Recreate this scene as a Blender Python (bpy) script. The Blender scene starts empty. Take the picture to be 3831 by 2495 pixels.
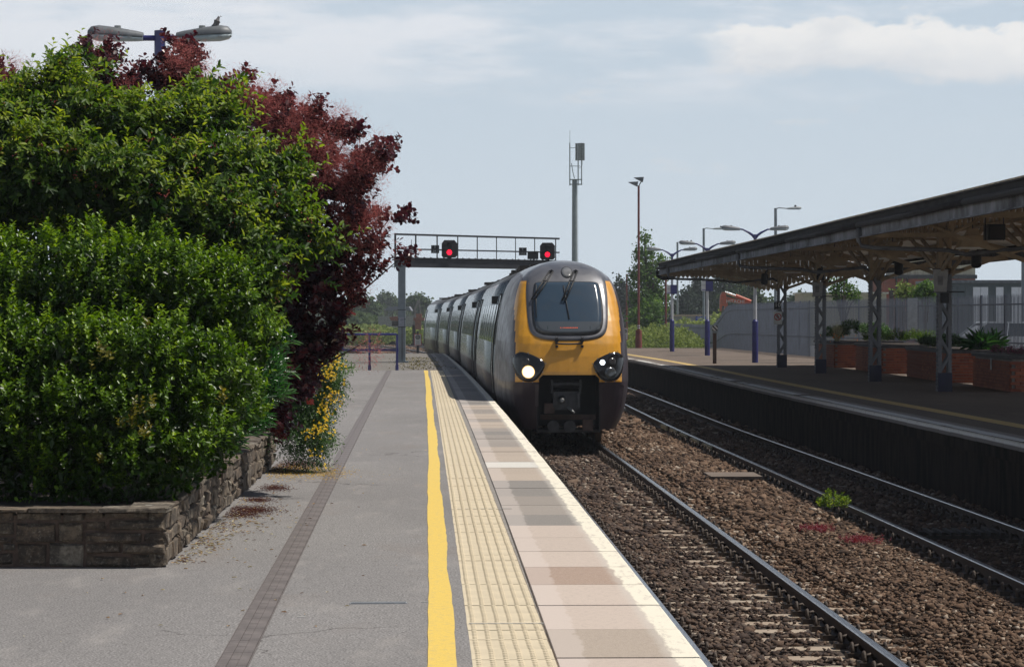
import bpy, math, random
import numpy as np
from mathutils import Vector
R = math.radians
rng = np.random.default_rng(7)
random.seed(11)
C = bpy.context.scene.collection
S = bpy.context.scene

# ------------------------------------------------------------------ camera, sky, sun, exposure
cam = bpy.data.objects.new('camera', bpy.data.cameras.new('camera')); C.objects.link(cam)
cam.location = (0, 0, 1.63); cam.rotation_euler = (R(90 - 0.3227), 0, 0)
cam.data.sensor_width = 36; cam.data.lens = 94.0
cam.data.clip_start = 0.3; cam.data.clip_end = 9000
S.camera = cam
SUN_EL, SUN_AZ = 62.0, 6.0          # azimuth from +X towards +Y
sv = Vector((math.cos(R(SUN_EL)) * math.cos(R(SUN_AZ)), math.cos(R(SUN_EL)) * math.sin(R(SUN_AZ)), math.sin(R(SUN_EL))))
sun = bpy.data.objects.new('sun', bpy.data.lights.new('sun', 'SUN')); C.objects.link(sun)
sun.data.energy = 5.0; sun.data.angle = R(0.53); sun.data.color = (1.0, 0.955, 0.88)
sun.rotation_euler = (-sv).to_track_quat('-Z', 'Y').to_euler()
W = bpy.data.worlds.new('World'); S.world = W; W.use_nodes = True
nt = W.node_tree; nt.nodes.clear()
def wn(t, **k):
    n = nt.nodes.new(t)
    for a, b in k.items(): setattr(n, a, b)
    return n
def wl(a, b): nt.links.new(a, b)
sky = wn('ShaderNodeTexSky', sky_type='NISHITA', sun_disc=False, sun_elevation=R(SUN_EL), sun_rotation=R(90 - SUN_AZ), air_density=1.0, dust_density=1.2, ozone_density=1.5)
tc = wn('ShaderNodeTexCoord'); sep = wn('ShaderNodeSeparateXYZ'); wl(tc.outputs['Generated'], sep.inputs[0])
def wmath(op, a, b=None, c=None, clamp=False):
    n = wn('ShaderNodeMath', operation=op, use_clamp=clamp)
    for i, v in enumerate((a, b, c)):
        if v is None: continue
        if isinstance(v, (int, float)): n.inputs[i].default_value = v
        else: wl(v, n.inputs[i])
    return n.outputs[0]
def wnoise(scale, detail, mapscale=(1, 1, 1), loc=(0, 0, 0), rough=0.55):
    m = wn('ShaderNodeMapping'); m.inputs['Scale'].default_value = mapscale; m.inputs['Location'].default_value = loc
    wl(tc.outputs['Generated'], m.inputs['Vector'])
    n = wn('ShaderNodeTexNoise'); n.inputs['Scale'].default_value = scale; n.inputs['Detail'].default_value = detail; n.inputs['Roughness'].default_value = rough
    wl(m.outputs[0], n.inputs['Vector']); return n.outputs['Fac']
def wmix(fac, a, b):
    n = wn('ShaderNodeMix', data_type='RGBA')
    if isinstance(fac, (int, float)): n.inputs['Factor'].default_value = fac
    else: wl(fac, n.inputs['Factor'])
    for i, v in ((6, a), (7, b)):
        if isinstance(v, tuple): n.inputs[i].default_value = (*v, 1)
        else: wl(v, n.inputs[i])
    return n.outputs[2]
def wramp(v, a, b):
    n = wn('ShaderNodeMapRange', interpolation_type='SMOOTHSTEP'); n.inputs['From Min'].default_value = a; n.inputs['From Max'].default_value = b
    wl(v, n.inputs['Value']); return n.outputs[0]
z = sep.outputs['Z']
# thin veil of high cloud whitening the lower sky, thinning upwards
base = wmix(wmath('MULTIPLY', wramp(z, 0.27, 0.115), 0.84), sky.outputs[0], (12.6, 14.8, 17.0))
lowh = wramp(z, 0.125, 0.0)
base = wmix(wmath('MULTIPLY', lowh, 0.55), base, (14.3, 15.9, 17.2))
n1 = wnoise(5.0, 8, (1.0, 1.0, 5.0), (0.3, 0, 0.2), 0.6)
veil = wmath('MULTIPLY', wmath('MULTIPLY', wramp(n1, 0.46, 0.60), 0.9), wramp(z, 0.5, 0.2))
base = wmix(wmath('MULTIPLY', veil, wramp(z, 0.06, 0.105)), base, (16.4, 16.9, 17.8))
# flat-bottomed cumulus band
nb = wnoise(16.0, 10, (1.0, 1.0, 2.2), (0.0, 0, 0.55), 0.60)
nlow = wnoise(2.3, 2, (1.0, 1.0, 0.2), (4.2, 0, 0))
zc = wmath('ADD', z, wmath('MULTIPLY', wmath('SUBTRACT', nb, 0.5), 0.044))
top = wramp(zc, 0.1130, 0.1100); bot = wramp(zc, 0.0870, 0.0945)
band = wmath('MULTIPLY', top, bot)
azm = wmath('ADD', sep.outputs['X'], wmath('MULTIPLY', wmath('SUBTRACT', nb, 0.5), 0.05))
az = wmath('MULTIPLY', wramp(azm, 0.070, 0.088), wramp(azm, 0.62, 0.45))
front = wramp(sep.outputs['Y'], 0.0, 0.2)
cl = wmath('MULTIPLY', wmath('MULTIPLY', band, az), front)
shade = wramp(zc, 0.086, 0.112)
ccol = wmix(wmath('MULTIPLY', shade, wramp(nb, 0.35, 0.62)), (14.9, 15.3, 15.9), (19.0, 18.7, 18.3))
base = wmix(wmath('MULTIPLY', cl, 0.93), base, ccol)
# small wisps
nw = wnoise(22.0, 5, (1.0, 1.0, 3.5), (1.3, 0.4, 0.1))
wz = wmath('MULTIPLY', wramp(z, 0.045, 0.06), wramp(z, 0.1, 0.08))
base = wmix(wmath('MULTIPLY', wmath('MULTIPLY', wramp(nw, 0.60, 0.74), wz), 0.6), base, (14.9, 15.3, 15.8))
bg = wn('ShaderNodeBackground'); bg.inputs['Strength'].default_value = 0.056; wl(base, bg.inputs['Color'])
wl(bg.outputs[0], wn('ShaderNodeOutputWorld').inputs['Surface'])
S.view_settings.view_transform = 'Standard'; S.view_settings.look = 'None'; S.view_settings.gamma = 1.0
S.view_settings.exposure = -0.13; S.view_settings.use_curve_mapping = False
S.cycles.max_bounces = 6; S.cycles.diffuse_bounces = 3; S.cycles.glossy_bounces = 3; S.cycles.transmission_bounces = 4; S.cycles.transparent_max_bounces = 6

# ------------------------------------------------------------------ material helpers
MATS = {}
class NT:
    def __init__(s, name):
        s.m = bpy.data.materials.new(name); s.m.use_nodes = True; s.t = s.m.node_tree; s.t.nodes.clear()
        s.out = s.n('ShaderNodeOutputMaterial'); s._tc = None
    def n(s, t, **k):
        x = s.t.nodes.new(t)
        for a, b in k.items(): setattr(x, a, b)
        return x
    def l(s, a, b): s.t.links.new(a, b)
    def put(s, sock, v):
        if isinstance(v, tuple): sock.default_value = (*v, 1) if len(v) == 3 and sock.type == 'RGBA' else v
        elif isinstance(v, (int, float)): sock.default_value = v
        else: s.l(v, sock)
    def tc(s, o='Object'):
        if not s._tc: s._tc = s.n('ShaderNodeTexCoord')
        return s._tc.outputs[o]
    def geo(s): return s.n('ShaderNodeNewGeometry').outputs['Position']
    def noise(s, scale, detail=4, vec=None, sc=(1, 1, 1), rough=0.55, out='Fac'):
        v = vec or s.tc()
        m = s.n('ShaderNodeMapping'); m.inputs['Scale'].default_value = sc; s.l(v, m.inputs['Vector'])
        x = s.n('ShaderNodeTexNoise'); x.inputs['Scale'].default_value = scale; x.inputs['Detail'].default_value = detail; x.inputs['Roughness'].default_value = rough
        s.l(m.outputs[0], x.inputs['Vector']); return x.outputs[out]
    def mix(s, f, a, b, mode='MIX'):
        x = s.n('ShaderNodeMix', data_type='RGBA', blend_type=mode); s.put(x.inputs['Factor'], f); s.put(x.inputs[6], a); s.put(x.inputs[7], b); return x.outputs[2]
    def ramp(s, v, a, b, lo=0.0, hi=1.0):
        x = s.n('ShaderNodeMapRange', interpolation_type='SMOOTHSTEP')
        for i, q in ((0, v), (1, a), (2, b), (3, lo), (4, hi)): s.put(x.inputs[i], q)
        return x.outputs[0]
    def math(s, op, a, b=None):
        x = s.n('ShaderNodeMath', operation=op); s.put(x.inputs[0], a)
        if b is not None: s.put(x.inputs[1], b)
        return x.outputs[0]
    def attr(s, name, o='Fac'):
        x = s.n('ShaderNodeAttribute'); x.attribute_name = name; return x.outputs[o]
    def bump(s, h, dist=0.01, st=0.6):
        x = s.n('ShaderNodeBump'); x.inputs['Distance'].default_value = dist; x.inputs['Strength'].default_value = st; s.l(h, x.inputs['Height']); return x.outputs[0]
    def bsdf(s, col, rough=0.8, metal=0.0, normal=None, **k):
        b = s.n('ShaderNodeBsdfPrincipled'); s.put(b.inputs['Base Color'], col); s.put(b.inputs['Roughness'], rough); s.put(b.inputs['Metallic'], metal)
        if normal is not None: s.l(normal, b.inputs['Normal'])
        for a, v in k.items(): s.put(b.inputs[a.replace('_', ' ')], v)
        return b.outputs[0]
    def done(s, sh): s.l(sh, s.out.inputs['Surface']); return s.m
def mat(name, col, rough=0.7, metal=0.0, var=0.25, scale=6.0, bump=0.0, dirt=None, dirt_amt=0.5, dscale=2.0, spec=0.5, coat=0.0, sc=(1, 1, 1)):
    if name in MATS: return MATS[name]
    t = NT(name); n = t.noise(scale, 6, sc=sc)
    dark = tuple(c * (1 - var) for c in col); lite = tuple(min(1, c * (1 + var)) for c in col)
    c = t.mix(t.ramp(n, 0.3, 0.7), dark, lite)
    if dirt:
        d = t.noise(dscale, 8, sc=sc, rough=0.7); c = t.mix(t.ramp(d, 1 - dirt_amt - 0.15, 1 - dirt_amt + 0.2), c, dirt)
    nm = t.bump(t.noise(scale * 6, 5), bump, 0.7) if bump else None
    MATS[name] = t.done(t.bsdf(c, rough, metal, nm, Specular_IOR_Level=spec, Coat_Weight=coat)); return MATS[name]
def emat(name, col, st):
    t = NT(name); e = t.n('ShaderNodeEmission'); e.inputs['Color'].default_value = (*col, 1); e.inputs['Strength'].default_value = st
    return t.done(e.outputs[0])

# ------------------------------------------------------------------ geometry helpers
ORG = {}
def tag(o, label=None, cat=None, group=None, kind=None):
    if label: o['label'] = label
    if cat: o['category'] = cat
    if group: o['group'] = group
    if kind: o['kind'] = kind
    return o
def thing(name, label, cat, loc=(0, 0, 0), rz=0.0, group=None):
    o = bpy.data.objects.new(name, None); C.objects.link(o); o.location = loc; o.rotation_euler = (0, 0, rz)
    o.empty_display_size = 0.2; ORG[o.name] = Vector(loc)
    return tag(o, label, cat, group)
def link(name, me, parent=None, loc=None):
    o = bpy.data.objects.new(name, me); C.objects.link(o)
    if parent: o.parent = parent
    if loc is not None: o.location = loc
    return o
def dup(o, parent=None):
    c = o.copy(); C.objects.link(c); c.parent = parent
    for ch in list(o.children): dup(ch, c)
    return c
class MB:
    def __init__(s): s.v = []; s.f = []; s.m = []; s.sm = []
    def add(s, vs, fs, m=0, sm=False):
        b = len(s.v); s.v += [tuple(p) for p in vs]; s.f += [tuple(b + i for i in f) for f in fs]; s.m += [m] * len(fs); s.sm += [sm] * len(fs); return s
    def box(s, c, d, rz=0.0, m=0, tilt=None):
        hx, hy, hz = d[0] / 2, d[1] / 2, d[2] / 2; ca, sa = math.cos(rz), math.sin(rz); vs = []
        for k in (-1, 1):
            for i, j in ((-1, -1), (1, -1), (1, 1), (-1, 1)):
                x, y = i * hx, j * hy; vs.append((c[0] + x * ca - y * sa, c[1] + x * sa + y * ca, c[2] + k * hz))
        return s.add(vs, [(3, 2, 1, 0), (4, 5, 6, 7), (0, 1, 5, 4), (1, 2, 6, 5), (2, 3, 7, 6), (3, 0, 4, 7)], m)
    def bar(s, p0, p1, w, h, m=0, up=(0, 0, 1)):
        a, b = Vector(p0), Vector(p1); d = (b - a).normalized(); u = Vector(up)
        if abs(d.dot(u)) > 0.98: u = Vector((0, 1, 0))
        sd = d.cross(u).normalized(); u = sd.cross(d); vs = []
        for p in (a, b):
            for i, j in ((-1, -1), (1, -1), (1, 1), (-1, 1)): vs.append(p + sd * (i * w / 2) + u * (j * h / 2))
        return s.add(vs, [(0, 1, 2, 3), (7, 6, 5, 4), (0, 4, 5, 1), (1, 5, 6, 2), (2, 6, 7, 3), (3, 7, 4, 0)], m)
    def cyl(s, p0, p1, r0, r1=None, n=10, m=0, sm=True, caps=True):
        r1 = r0 if r1 is None else r1; a, b = Vector(p0), Vector(p1); d = (b - a).normalized()
        u = Vector((0, 0, 1)) if abs(d.z) < 0.9 else Vector((1, 0, 0)); sd = d.cross(u).normalized(); u = sd.cross(d); vs = []
        for p, r in ((a, r0), (b, r1)):
            for k in range(n): t = 2 * math.pi * k / n; vs.append(p + sd * (r * math.cos(t)) + u * (r * math.sin(t)))
        s.add(vs, [(k, (k + 1) % n, n + (k + 1) % n, n + k) for k in range(n)], m, sm)
        if caps: s.add(vs[:n], [tuple(range(n))[::-1]], m); s.add(vs[n:], [tuple(range(n))], m)
        return s
    def tube(s, pts, r, n=8, m=0, caps=True):
        pts = [Vector(p) for p in pts]; rs = r if isinstance(r, (list, tuple)) else [r] * len(pts); vs = []
        for i, p in enumerate(pts):
            d = (pts[min(i + 1, len(pts) - 1)] - pts[max(i - 1, 0)]).normalized()
            u = Vector((0, 0, 1)) if abs(d.z) < 0.95 else Vector((0, 1, 0)); sd = d.cross(u).normalized(); u = sd.cross(d)
            for k in range(n): t = 2 * math.pi * k / n; vs.append(p + sd * (rs[i] * math.cos(t)) + u * (rs[i] * math.sin(t)))
        fs = [(i * n + k, i * n + (k + 1) % n, (i + 1) * n + (k + 1) % n, (i + 1) * n + k) for i in range(len(pts) - 1) for k in range(n)]
        if caps: fs += [tuple(range(n))[::-1], tuple((len(pts) - 1) * n + k for k in range(n))]
        return s.add(vs, fs, m, True)
    def loft(s, secs, closed=True, caps=True, m=0, sm=False):
        n = len(secs[0]); vs = [p for q in secs for p in q]; e = n if closed else n - 1
        fs = [(i * n + k, i * n + (k + 1) % n, (i + 1) * n + (k + 1) % n, (i + 1) * n + k) for i in range(len(secs) - 1) for k in range(e)]
        s.add(vs, fs, m, sm)
        if caps and closed: s.add(secs[0], [tuple(range(n))[::-1]], m); s.add(secs[-1], [tuple(range(n))], m)
        return s
    def prism(s, poly, axis, a, b, m=0):
        def P(p, t): return (t, p[0], p[1]) if axis == 'x' else ((p[0], t, p[1]) if axis == 'y' else (p[0], p[1], t))
        return s.loft([[P(p, a) for p in poly], [P(p, b) for p in poly]], m=m)
    def build(s, name, mats, parent=None, sharp=True):
        off = Vector((0, 0, 0)); q = parent
        while q is not None:
            if q.name in ORG: off = ORG[q.name]; break
            q = q.parent
        me = bpy.data.meshes.new(name)
        me.from_pydata([(p[0] - off[0], p[1] - off[1], p[2] - off[2]) for p in s.v], [], s.f)
        mats = mats if isinstance(mats, (list, tuple)) else [mats]
        for q in mats: me.materials.append(q)
        if len(mats) > 1: me.polygons.foreach_set('material_index', s.m)
        me.polygons.foreach_set('use_smooth', s.sm)
        me.update(); return link(name, me, parent)
def np_mesh(name, v, f, m, parent=None, attrs=None, smooth=False, off=None):
    v = np.asarray(v, np.float32); f = np.asarray(f, np.int32)
    if off is None:
        off = Vector((0, 0, 0)); q = parent
        while q is not None:
            if q.name in ORG: off = ORG[q.name]; break
            q = q.parent
    v = v - np.array(off, np.float32)
    me = bpy.data.meshes.new(name); n, k = f.shape
    me.vertices.add(len(v)); me.vertices.foreach_set('co', v.ravel())
    me.loops.add(n * k); me.loops.foreach_set('vertex_index', f.ravel())
    me.polygons.add(n); me.polygons.foreach_set('loop_start', np.arange(0, n * k, k, dtype=np.int32))
    if smooth: me.polygons.foreach_set('use_smooth', np.ones(n, bool))
    for a, val in (attrs or {}).items():
        t = me.attributes.new(a, 'FLOAT', 'POINT'); t.data.foreach_set('value', np.asarray(val, np.float32))
    me.materials.append(m); me.update(calc_edges=True); me.validate()
    return link(name, me, parent)
def stamp(tv, tf, P, M, Sc):
    """copy a template (tv, tf) to positions P with matrices M (N,3,3) and scales Sc"""
    N = len(P); k = len(tv)
    v = np.einsum('nij,kj->nki', M, tv) * Sc[:, None, None] + P[:, None, :] if np.ndim(Sc) == 1 else np.einsum('nij,nkj->nki', M, tv[None] * Sc[:, None, :]) + P[:, None, :]
    f = (tf[None] + (np.arange(N) * k)[:, None, None]).reshape(-1, tf.shape[1])
    return v.reshape(-1, 3), f
def unit(a): return a / np.maximum(np.linalg.norm(a, axis=-1, keepdims=True), 1e-9)
def frame(fwd, nrm):
    fwd = unit(fwd); sd = unit(np.cross(fwd, nrm)); n = np.cross(sd, fwd); return np.stack([sd, fwd, n], axis=-1)
def rand_rot(N):
    return frame(rng.normal(size=(N, 3)), rng.normal(size=(N, 3)))
FONT = {}
def text_mb(txt, size, depth=0.004):
    key = (txt, size)
    if key not in FONT:
        cu = bpy.data.curves.new('txt', 'FONT'); cu.body = txt; cu.size = size; cu.align_x = 'CENTER'; cu.align_y = 'CENTER'; cu.extrude = depth / 2; cu.resolution_u = 2
        o = bpy.data.objects.new('txt', cu); C.objects.link(o); dg = bpy.context.evaluated_depsgraph_get(); dg.update()
        me = bpy.data.meshes.new_from_object(o.evaluated_get(dg)); bpy.data.objects.remove(o)
        FONT[key] = ([tuple(v.co) for v in me.vertices], [tuple(p.vertices) for p in me.polygons])
    return FONT[key]
def text(name, txt, size, at, m, parent, rz=0.0, depth=0.004):
    """flat lettering standing upright, read from -Y"""
    vs, fs = text_mb(txt, size, depth); mb = MB(); ca, sa = math.cos(rz), math.sin(rz)
    mb.add([(at[0] + x * ca + zz * sa, at[1] + x * sa - zz * ca, at[2] + y) for x, y, zz in vs], fs); return mb.build(name, m, parent)

# ------------------------------------------------------------------ survey: lines that run along the curve of the line
def sstep(a, b, t): t = min(1, max(0, (t - a) / (b - a))); return t * t * (3 - 2 * t)
def E(d): return 1.27 - .027 * d - .000066 * d * d - (.0003 * (d - 125) ** 2 if d > 125 else 0)      # near platform edge
def bump_(d): return .6 * sstep(55, 105, d)
def R1(d): return E(d) + 2.17                       # right rail of near track
def RA(d): return E(d) + 4.43 + bump_(d) * .8       # left rail of far track
def RB(d): return RA(d) + 1.435
def ER(d): return E(d) + 6.47 + bump_(d) * .95      # far platform edge
def TL(d): return .22 - .03164 * d - .0000181 * d * d
def YL(d): return .064 - .03073 * d - .0000266 * d * d
def DR(d): return -.858 - .03658 * d + .0000097 * d * d
def RY(d): return ER(d) + 1.15
def head(fn, d): return math.atan2(-(fn(d + .5) - fn(d - .5)), 1.0)     # rotation about z of a piece lying along the line
ZR = -0.92                                          # top of rail
def strip(mb, f0, f1, d0, d1, z0, z1=None, step=1.0, m=0):
    n = max(1, int(round((d1 - d0) / step))); z1 = z0 if z1 is None else z1
    a = [d0 + (d1 - d0) * i / n for i in range(n + 1)]
    vs = []
    for d in a: vs += [(f0(d), d, z0), (f1(d), d, z1)]
    return mb.add(vs, [(2 * i, 2 * i + 1, 2 * i + 3, 2 * i + 2) for i in range(n)], m)
def px(x, d): return (x - 1190) / 6215 * d           # lateral position of a sight line at distance d
def pz(y, d): return 1.63 - (y - 740) / 6215 * d

# ------------------------------------------------------------------ materials of the setting
def asphalt(name, a, b, rough=0.92, patch=0.0):
    t = NT(name); v = t.geo()
    n = t.noise(75, 3, v); g = t.noise(30, 4, v); h = t.noise(16, 5, v, (1, .5, 1), .7); l = t.noise(0.45, 5, v, (1, .35, 1)); s = t.noise(2.5, 6, v, (1.0, .3, 1), 0.65)
    c = t.mix(t.ramp(n, 0.38, 0.62), tuple(q * .78 for q in a), tuple(q * 1.06 for q in b))
    c = t.mix(t.math('MULTIPLY', t.ramp(g, 0.6, 0.75), 0.5), c, tuple(min(1, q * 1.5) for q in b))
    c = t.mix(t.ramp(h, 0.4, 0.7, 0.0, 0.34), c, tuple(q * 0.70 for q in a))
    c = t.mix(t.ramp(l, 0.35, 0.7, 0.0, 0.4), c, tuple(q * 0.72 for q in a))
    c = t.mix(t.ramp(s, 0.52, 0.75, 0.0, 0.38), c, tuple(q * w_ for q, w_ in zip(b, (1.22, 1.18, 1.12))))
    br = t.noise(.9, 6, v, (1, .4, 1), .7); c = t.mix(t.ramp(br, .52, .72, 0, .35), c, tuple(q * w_ for q, w_ in zip(a, (1.05, .92, .82))))
    vo = t.n('ShaderNodeTexVoronoi', feature='DISTANCE_TO_EDGE'); vo.inputs['Scale'].default_value = .33
    wv = t.n('ShaderNodeVectorMath', operation='ADD'); sc_ = t.n('ShaderNodeVectorMath', operation='SCALE'); sc_.inputs['Scale'].default_value = .9; t.l(t.noise(1.3, 6, v, out='Color'), sc_.inputs[0]); t.l(v, wv.inputs[0]); t.l(sc_.outputs[0], wv.inputs[1]); t.l(wv.outputs[0], vo.inputs['Vector'])
    ck = t.math('MULTIPLY', t.ramp(vo.outputs['Distance'], .0015, .0045, 1, 0), t.ramp(t.noise(.5, 3, v), .50, .58)); c = t.mix(t.math('MULTIPLY', ck, .65), c, (.05, .045, .042))
    gm = t.n('ShaderNodeTexVoronoi'); gm.inputs['Scale'].default_value = 3.1; t.l(v, gm.inputs['Vector']); c = t.mix(t.ramp(gm.outputs['Distance'], .035, .055, .55, 0), c, (.07, .065, .06))
    return t.done(t.bsdf(c, rough, 0, t.bump(n, 0.008, 1.0), Specular_IOR_Level=0.10))
M_asph = asphalt('asphalt_light', (.205, .195, .190), (.315, .300, .292))
M_asph_far = asphalt('asphalt_brown', (.14, .112, .092), (.215, .172, .142))
def paint(name, col, under, wear=0.45, scale=25):
    t = NT(name); v = t.geo(); n = t.noise(scale, 8, v, rough=0.7); f = t.noise(120, 3, v)
    c = t.mix(t.ramp(f, 0.3, 0.7), tuple(q * .88 for q in col), col)
    c = t.mix(t.ramp(n, 1 - wear - .05, 1 - wear + .12, 0, 0.85), c, under)
    return t.done(t.bsdf(c, 0.75, 0, t.bump(f, 0.003, 0.6)))
M_yline = paint('yellow_line_paint', (.76, .53, .105), (.55, .41, .16), 0.46)
M_yline_far = paint('worn_yellow_paint', (.58, .40, .13), (.30, .24, .16), 0.45, 8)
M_wline = paint('white_line_paint', (.62, .60, .55), (.3, .28, .26), 0.3)
M_mortar = mat('mortar', (.24, .22, .20), .95, var=.25, scale=14, bump=.004)
M_gravel_dirt = mat('track_dirt', (.075, .058, .045), 1.0, var=.5, scale=30, bump=.02)
t = NT('ground_earth'); v = t.geo(); n = t.noise(.25, 8, v); g = t.noise(3, 6, v)
c = t.mix(t.ramp(n, .4, .62), (.10, .13, .035), (.19, .165, .10)); c = t.mix(t.ramp(g, .4, .7, 0, .5), c, (.05, .075, .02))
M_ground = t.done(t.bsdf(c, 1.0, 0, t.bump(g, .1, .6)))
# coping slab: object colour is the stone, attribute u runs 0 (tactile side) to 1 (track edge)
t = NT('coping_stone'); v = t.geo(); oi = t.n('ShaderNodeObjectInfo'); u = t.attr('u'); n = t.noise(150, 4, v); w = t.noise(7, 8, v, (1, .35, 1), .7); w2 = t.noise(16, 6, v, (1, .25, 1), .7)
st = t.noise(30, 6, v, (1, .6, 1), .7)
c = t.mix(t.ramp(n, .3, .7, .0, .38), oi.outputs['Color'], (.62, .53, .46)); c = t.mix(t.ramp(st, .45, .75, 0, .25), c, (.16, .14, .13))
lite = t.mix(0.55, oi.outputs['Color'], (.62, .54, .49))
inner = t.ramp(t.math('ADD', u, t.math('MULTIPLY', t.math('SUBTRACT', w, .5), .22)), .20, .23, 1, 0)
c = t.mix(t.math('MULTIPLY', inner, .75), c, lite)
edge = t.ramp(t.math('ADD', u, t.math('MULTIPLY', t.math('SUBTRACT', w, .5), .16)), .80, .83)
c = t.mix(t.math('MULTIPLY', t.ramp(t.math('ADD', u, t.math('MULTIPLY', t.math('SUBTRACT', w2, .5), .10)), .72, .80), .45), c, (.55, .51, .45))
c = t.mix(t.math('MULTIPLY', edge, t.ramp(w2, .66, .50, .35, 1)), c, (.76, .70, .57))
M_coping = t.done(t.bsdf(c, .85, 0, t.bump(n, .003, .7)))
M_tile = mat('buff_tactile_concrete', (.585, .495, .35), .85, var=.10, scale=3, bump=.002, dirt=(.40, .30, .19), dirt_amt=.28, dscale=5)
M_tile_j = mat('tile_joint_dirt', (.20, .16, .12), .95, var=.3, scale=10)
M_drain = mat('drain_channel_iron', (.165, .142, .134), .6, metal=.1, var=.25, scale=5, bump=.002, dirt=(.20, .17, .15), dirt_amt=.35)
M_dark = mat('black_void', (.008, .008, .008), .9, var=.1)
M_galv = mat('galvanised_steel', (.33, .34, .35), .5, metal=.35, var=.15, scale=10)

# ------------------------------------------------------------------ ground and track bed
mb = MB(); mb.add([(-700, -60, -1.42), (700, -60, -1.42), (700, 900, -1.42), (-700, 900, -1.42)], [(0, 1, 2, 3)])
tag(mb.build('ground', M_ground), kind='structure', label='rough green and brown ground beyond the station')
mb = MB(); strip(mb, lambda d: E(d) - .35 - (0 if d < 125 else 1.6), lambda d: ER(d) + .4, -12, 420, -1.10, step=4)
tag(mb.build('track_bed', M_gravel_dirt), kind='structure', label='dark earth and gravel bed under the two tracks')
# near platform
NP = tag(bpy.data.objects.new('near_platform', None), 'grey asphalt platform in the foreground with coping slabs and tactile tiles', kind='structure'); C.objects.link(NP); ORG[NP.name] = Vector((0, 0, 0))
mb = MB(); strip(mb, lambda d: -16.0, lambda d: TL(d) - .004, -12, 83.7, 0, step=2); mb.build('asphalt_surface', M_asph, NP)
mb = MB(); strip(mb, lambda d: -10.0 - .05 * d, lambda d: E(d) - .02, 83.7, 125, -.004, step=2); mb.build('rough_end_surface', asphalt('asphalt_end', (.17, .155, .14), (.25, .235, .215)), NP)
mb = MB(); strip(mb, lambda d: -16.3, lambda d: E(d) - .7, 125, 140, -.004, step=15); mb.v = [(x, y, -.004 if y < 130 else -1.3) for x, y, z in mb.v]; mb.build('end_ramp', M_mortar, NP)
mb = MB(); strip(mb, lambda d: TL(d) - .03, lambda d: E(d) - .05, -12, 84.4, -.012, step=2); mb.build('mortar_bed', M_mortar, NP)
mb = MB(); strip(mb, lambda d: E(d) - .09, lambda d: E(d) - .09, -12, 125, -.05, -1.25, step=2); mb.build('platform_wall', mat('blue_brick', (.06, .05, .05), .8, var=.4, scale=12), NP)
mb = MB(); n = 400; vs = []
wob = [0.0]
for i in range(n): wob.append(max(-.010, min(.010, wob[-1] + random.uniform(-.003, .003))))
wob2 = [0.0]
for i in range(n): wob2.append(max(-.012, min(.012, wob2[-1] + random.uniform(-.005, .005))))
for i in range(n + 1):
    d = -12 + (83.7 + 12) * i / n; vs += [(YL(d) - .062 + wob[i], d, .004), (YL(d) + .062 + wob2[i], d, .004)]
mb.add(vs, [(2 * i, 2 * i + 1, 2 * i + 3, 2 * i + 2) for i in range(n)]); mb.build('yellow_safety_line', M_yline, NP)
mb = MB(); mb.box((-4.0, 83.75, .0005), (5.6, .06, .007)); mb.build('white_cross_line', M_wline, NP)
# coping slabs
def slab_mesh(L, w, name):
    th = .06; nu = 8; vs = []; us = []
    prof = [(0, -th), (0, -.006), (.004, 0)] + [(w * k / nu, 0) for k in range(1, nu)] + [(w - .012, 0), (w - .003, -.004), (w, -.014), (w, -th)]
    for y in (0, L):
        for q in prof: vs.append((q[0], y, q[1])); us.append(q[0] / w)
    k = len(prof); fs = [(i, i + 1, k + i + 1, k + i)[::-1] for i in range(k - 1)] + [tuple(range(k)), tuple(range(k, 2 * k))[::-1]]
    me = bpy.data.meshes.new(name); me.from_pydata(vs, [], fs); a = me.attributes.new('u', 'FLOAT', 'POINT'); a.data.foreach_set('value', us); me.materials.append(M_coping); return me
sl = slab_mesh(1.155, .70, 'coping_slab')
PK, TN, BR, DG, GB, WH = (.49, .40, .335), (.36, .29, .225), (.31, .205, .145), (.135, .13, .12), (.21, .185, .16), (.56, .55, .50)
seq = [PK, PK, PK, PK, PK, PK, PK, PK, PK, PK, PK, TN, PK, PK, BR, PK, PK, PK, DG, GB, GB, DG, DG, TN, TN, WH, TN, TN, TN, GB, GB, GB, DG, GB, TN, TN, GB, TN, TN, GB, GB, TN, TN, DG, DG, DG, DG]
k = 0; d = 12.85 - 11 * 1.17
while d < 124:
    c = seq[k] if k < len(seq) else random.choice([DG, DG, (.09, .09, .09)])
    o = link('coping_slab', sl, NP); a = head(E, d + .58); o.location = (E(d + .58) - .70 + math.sin(a) * .58, d, random.uniform(-.002, .003)); o.rotation_euler = (0, 0, a)
    j = random.uniform(.9, 1.1); o.color = (c[0] * j, c[1] * j, c[2] * j, 1); d += 1.17; k += 1
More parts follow.
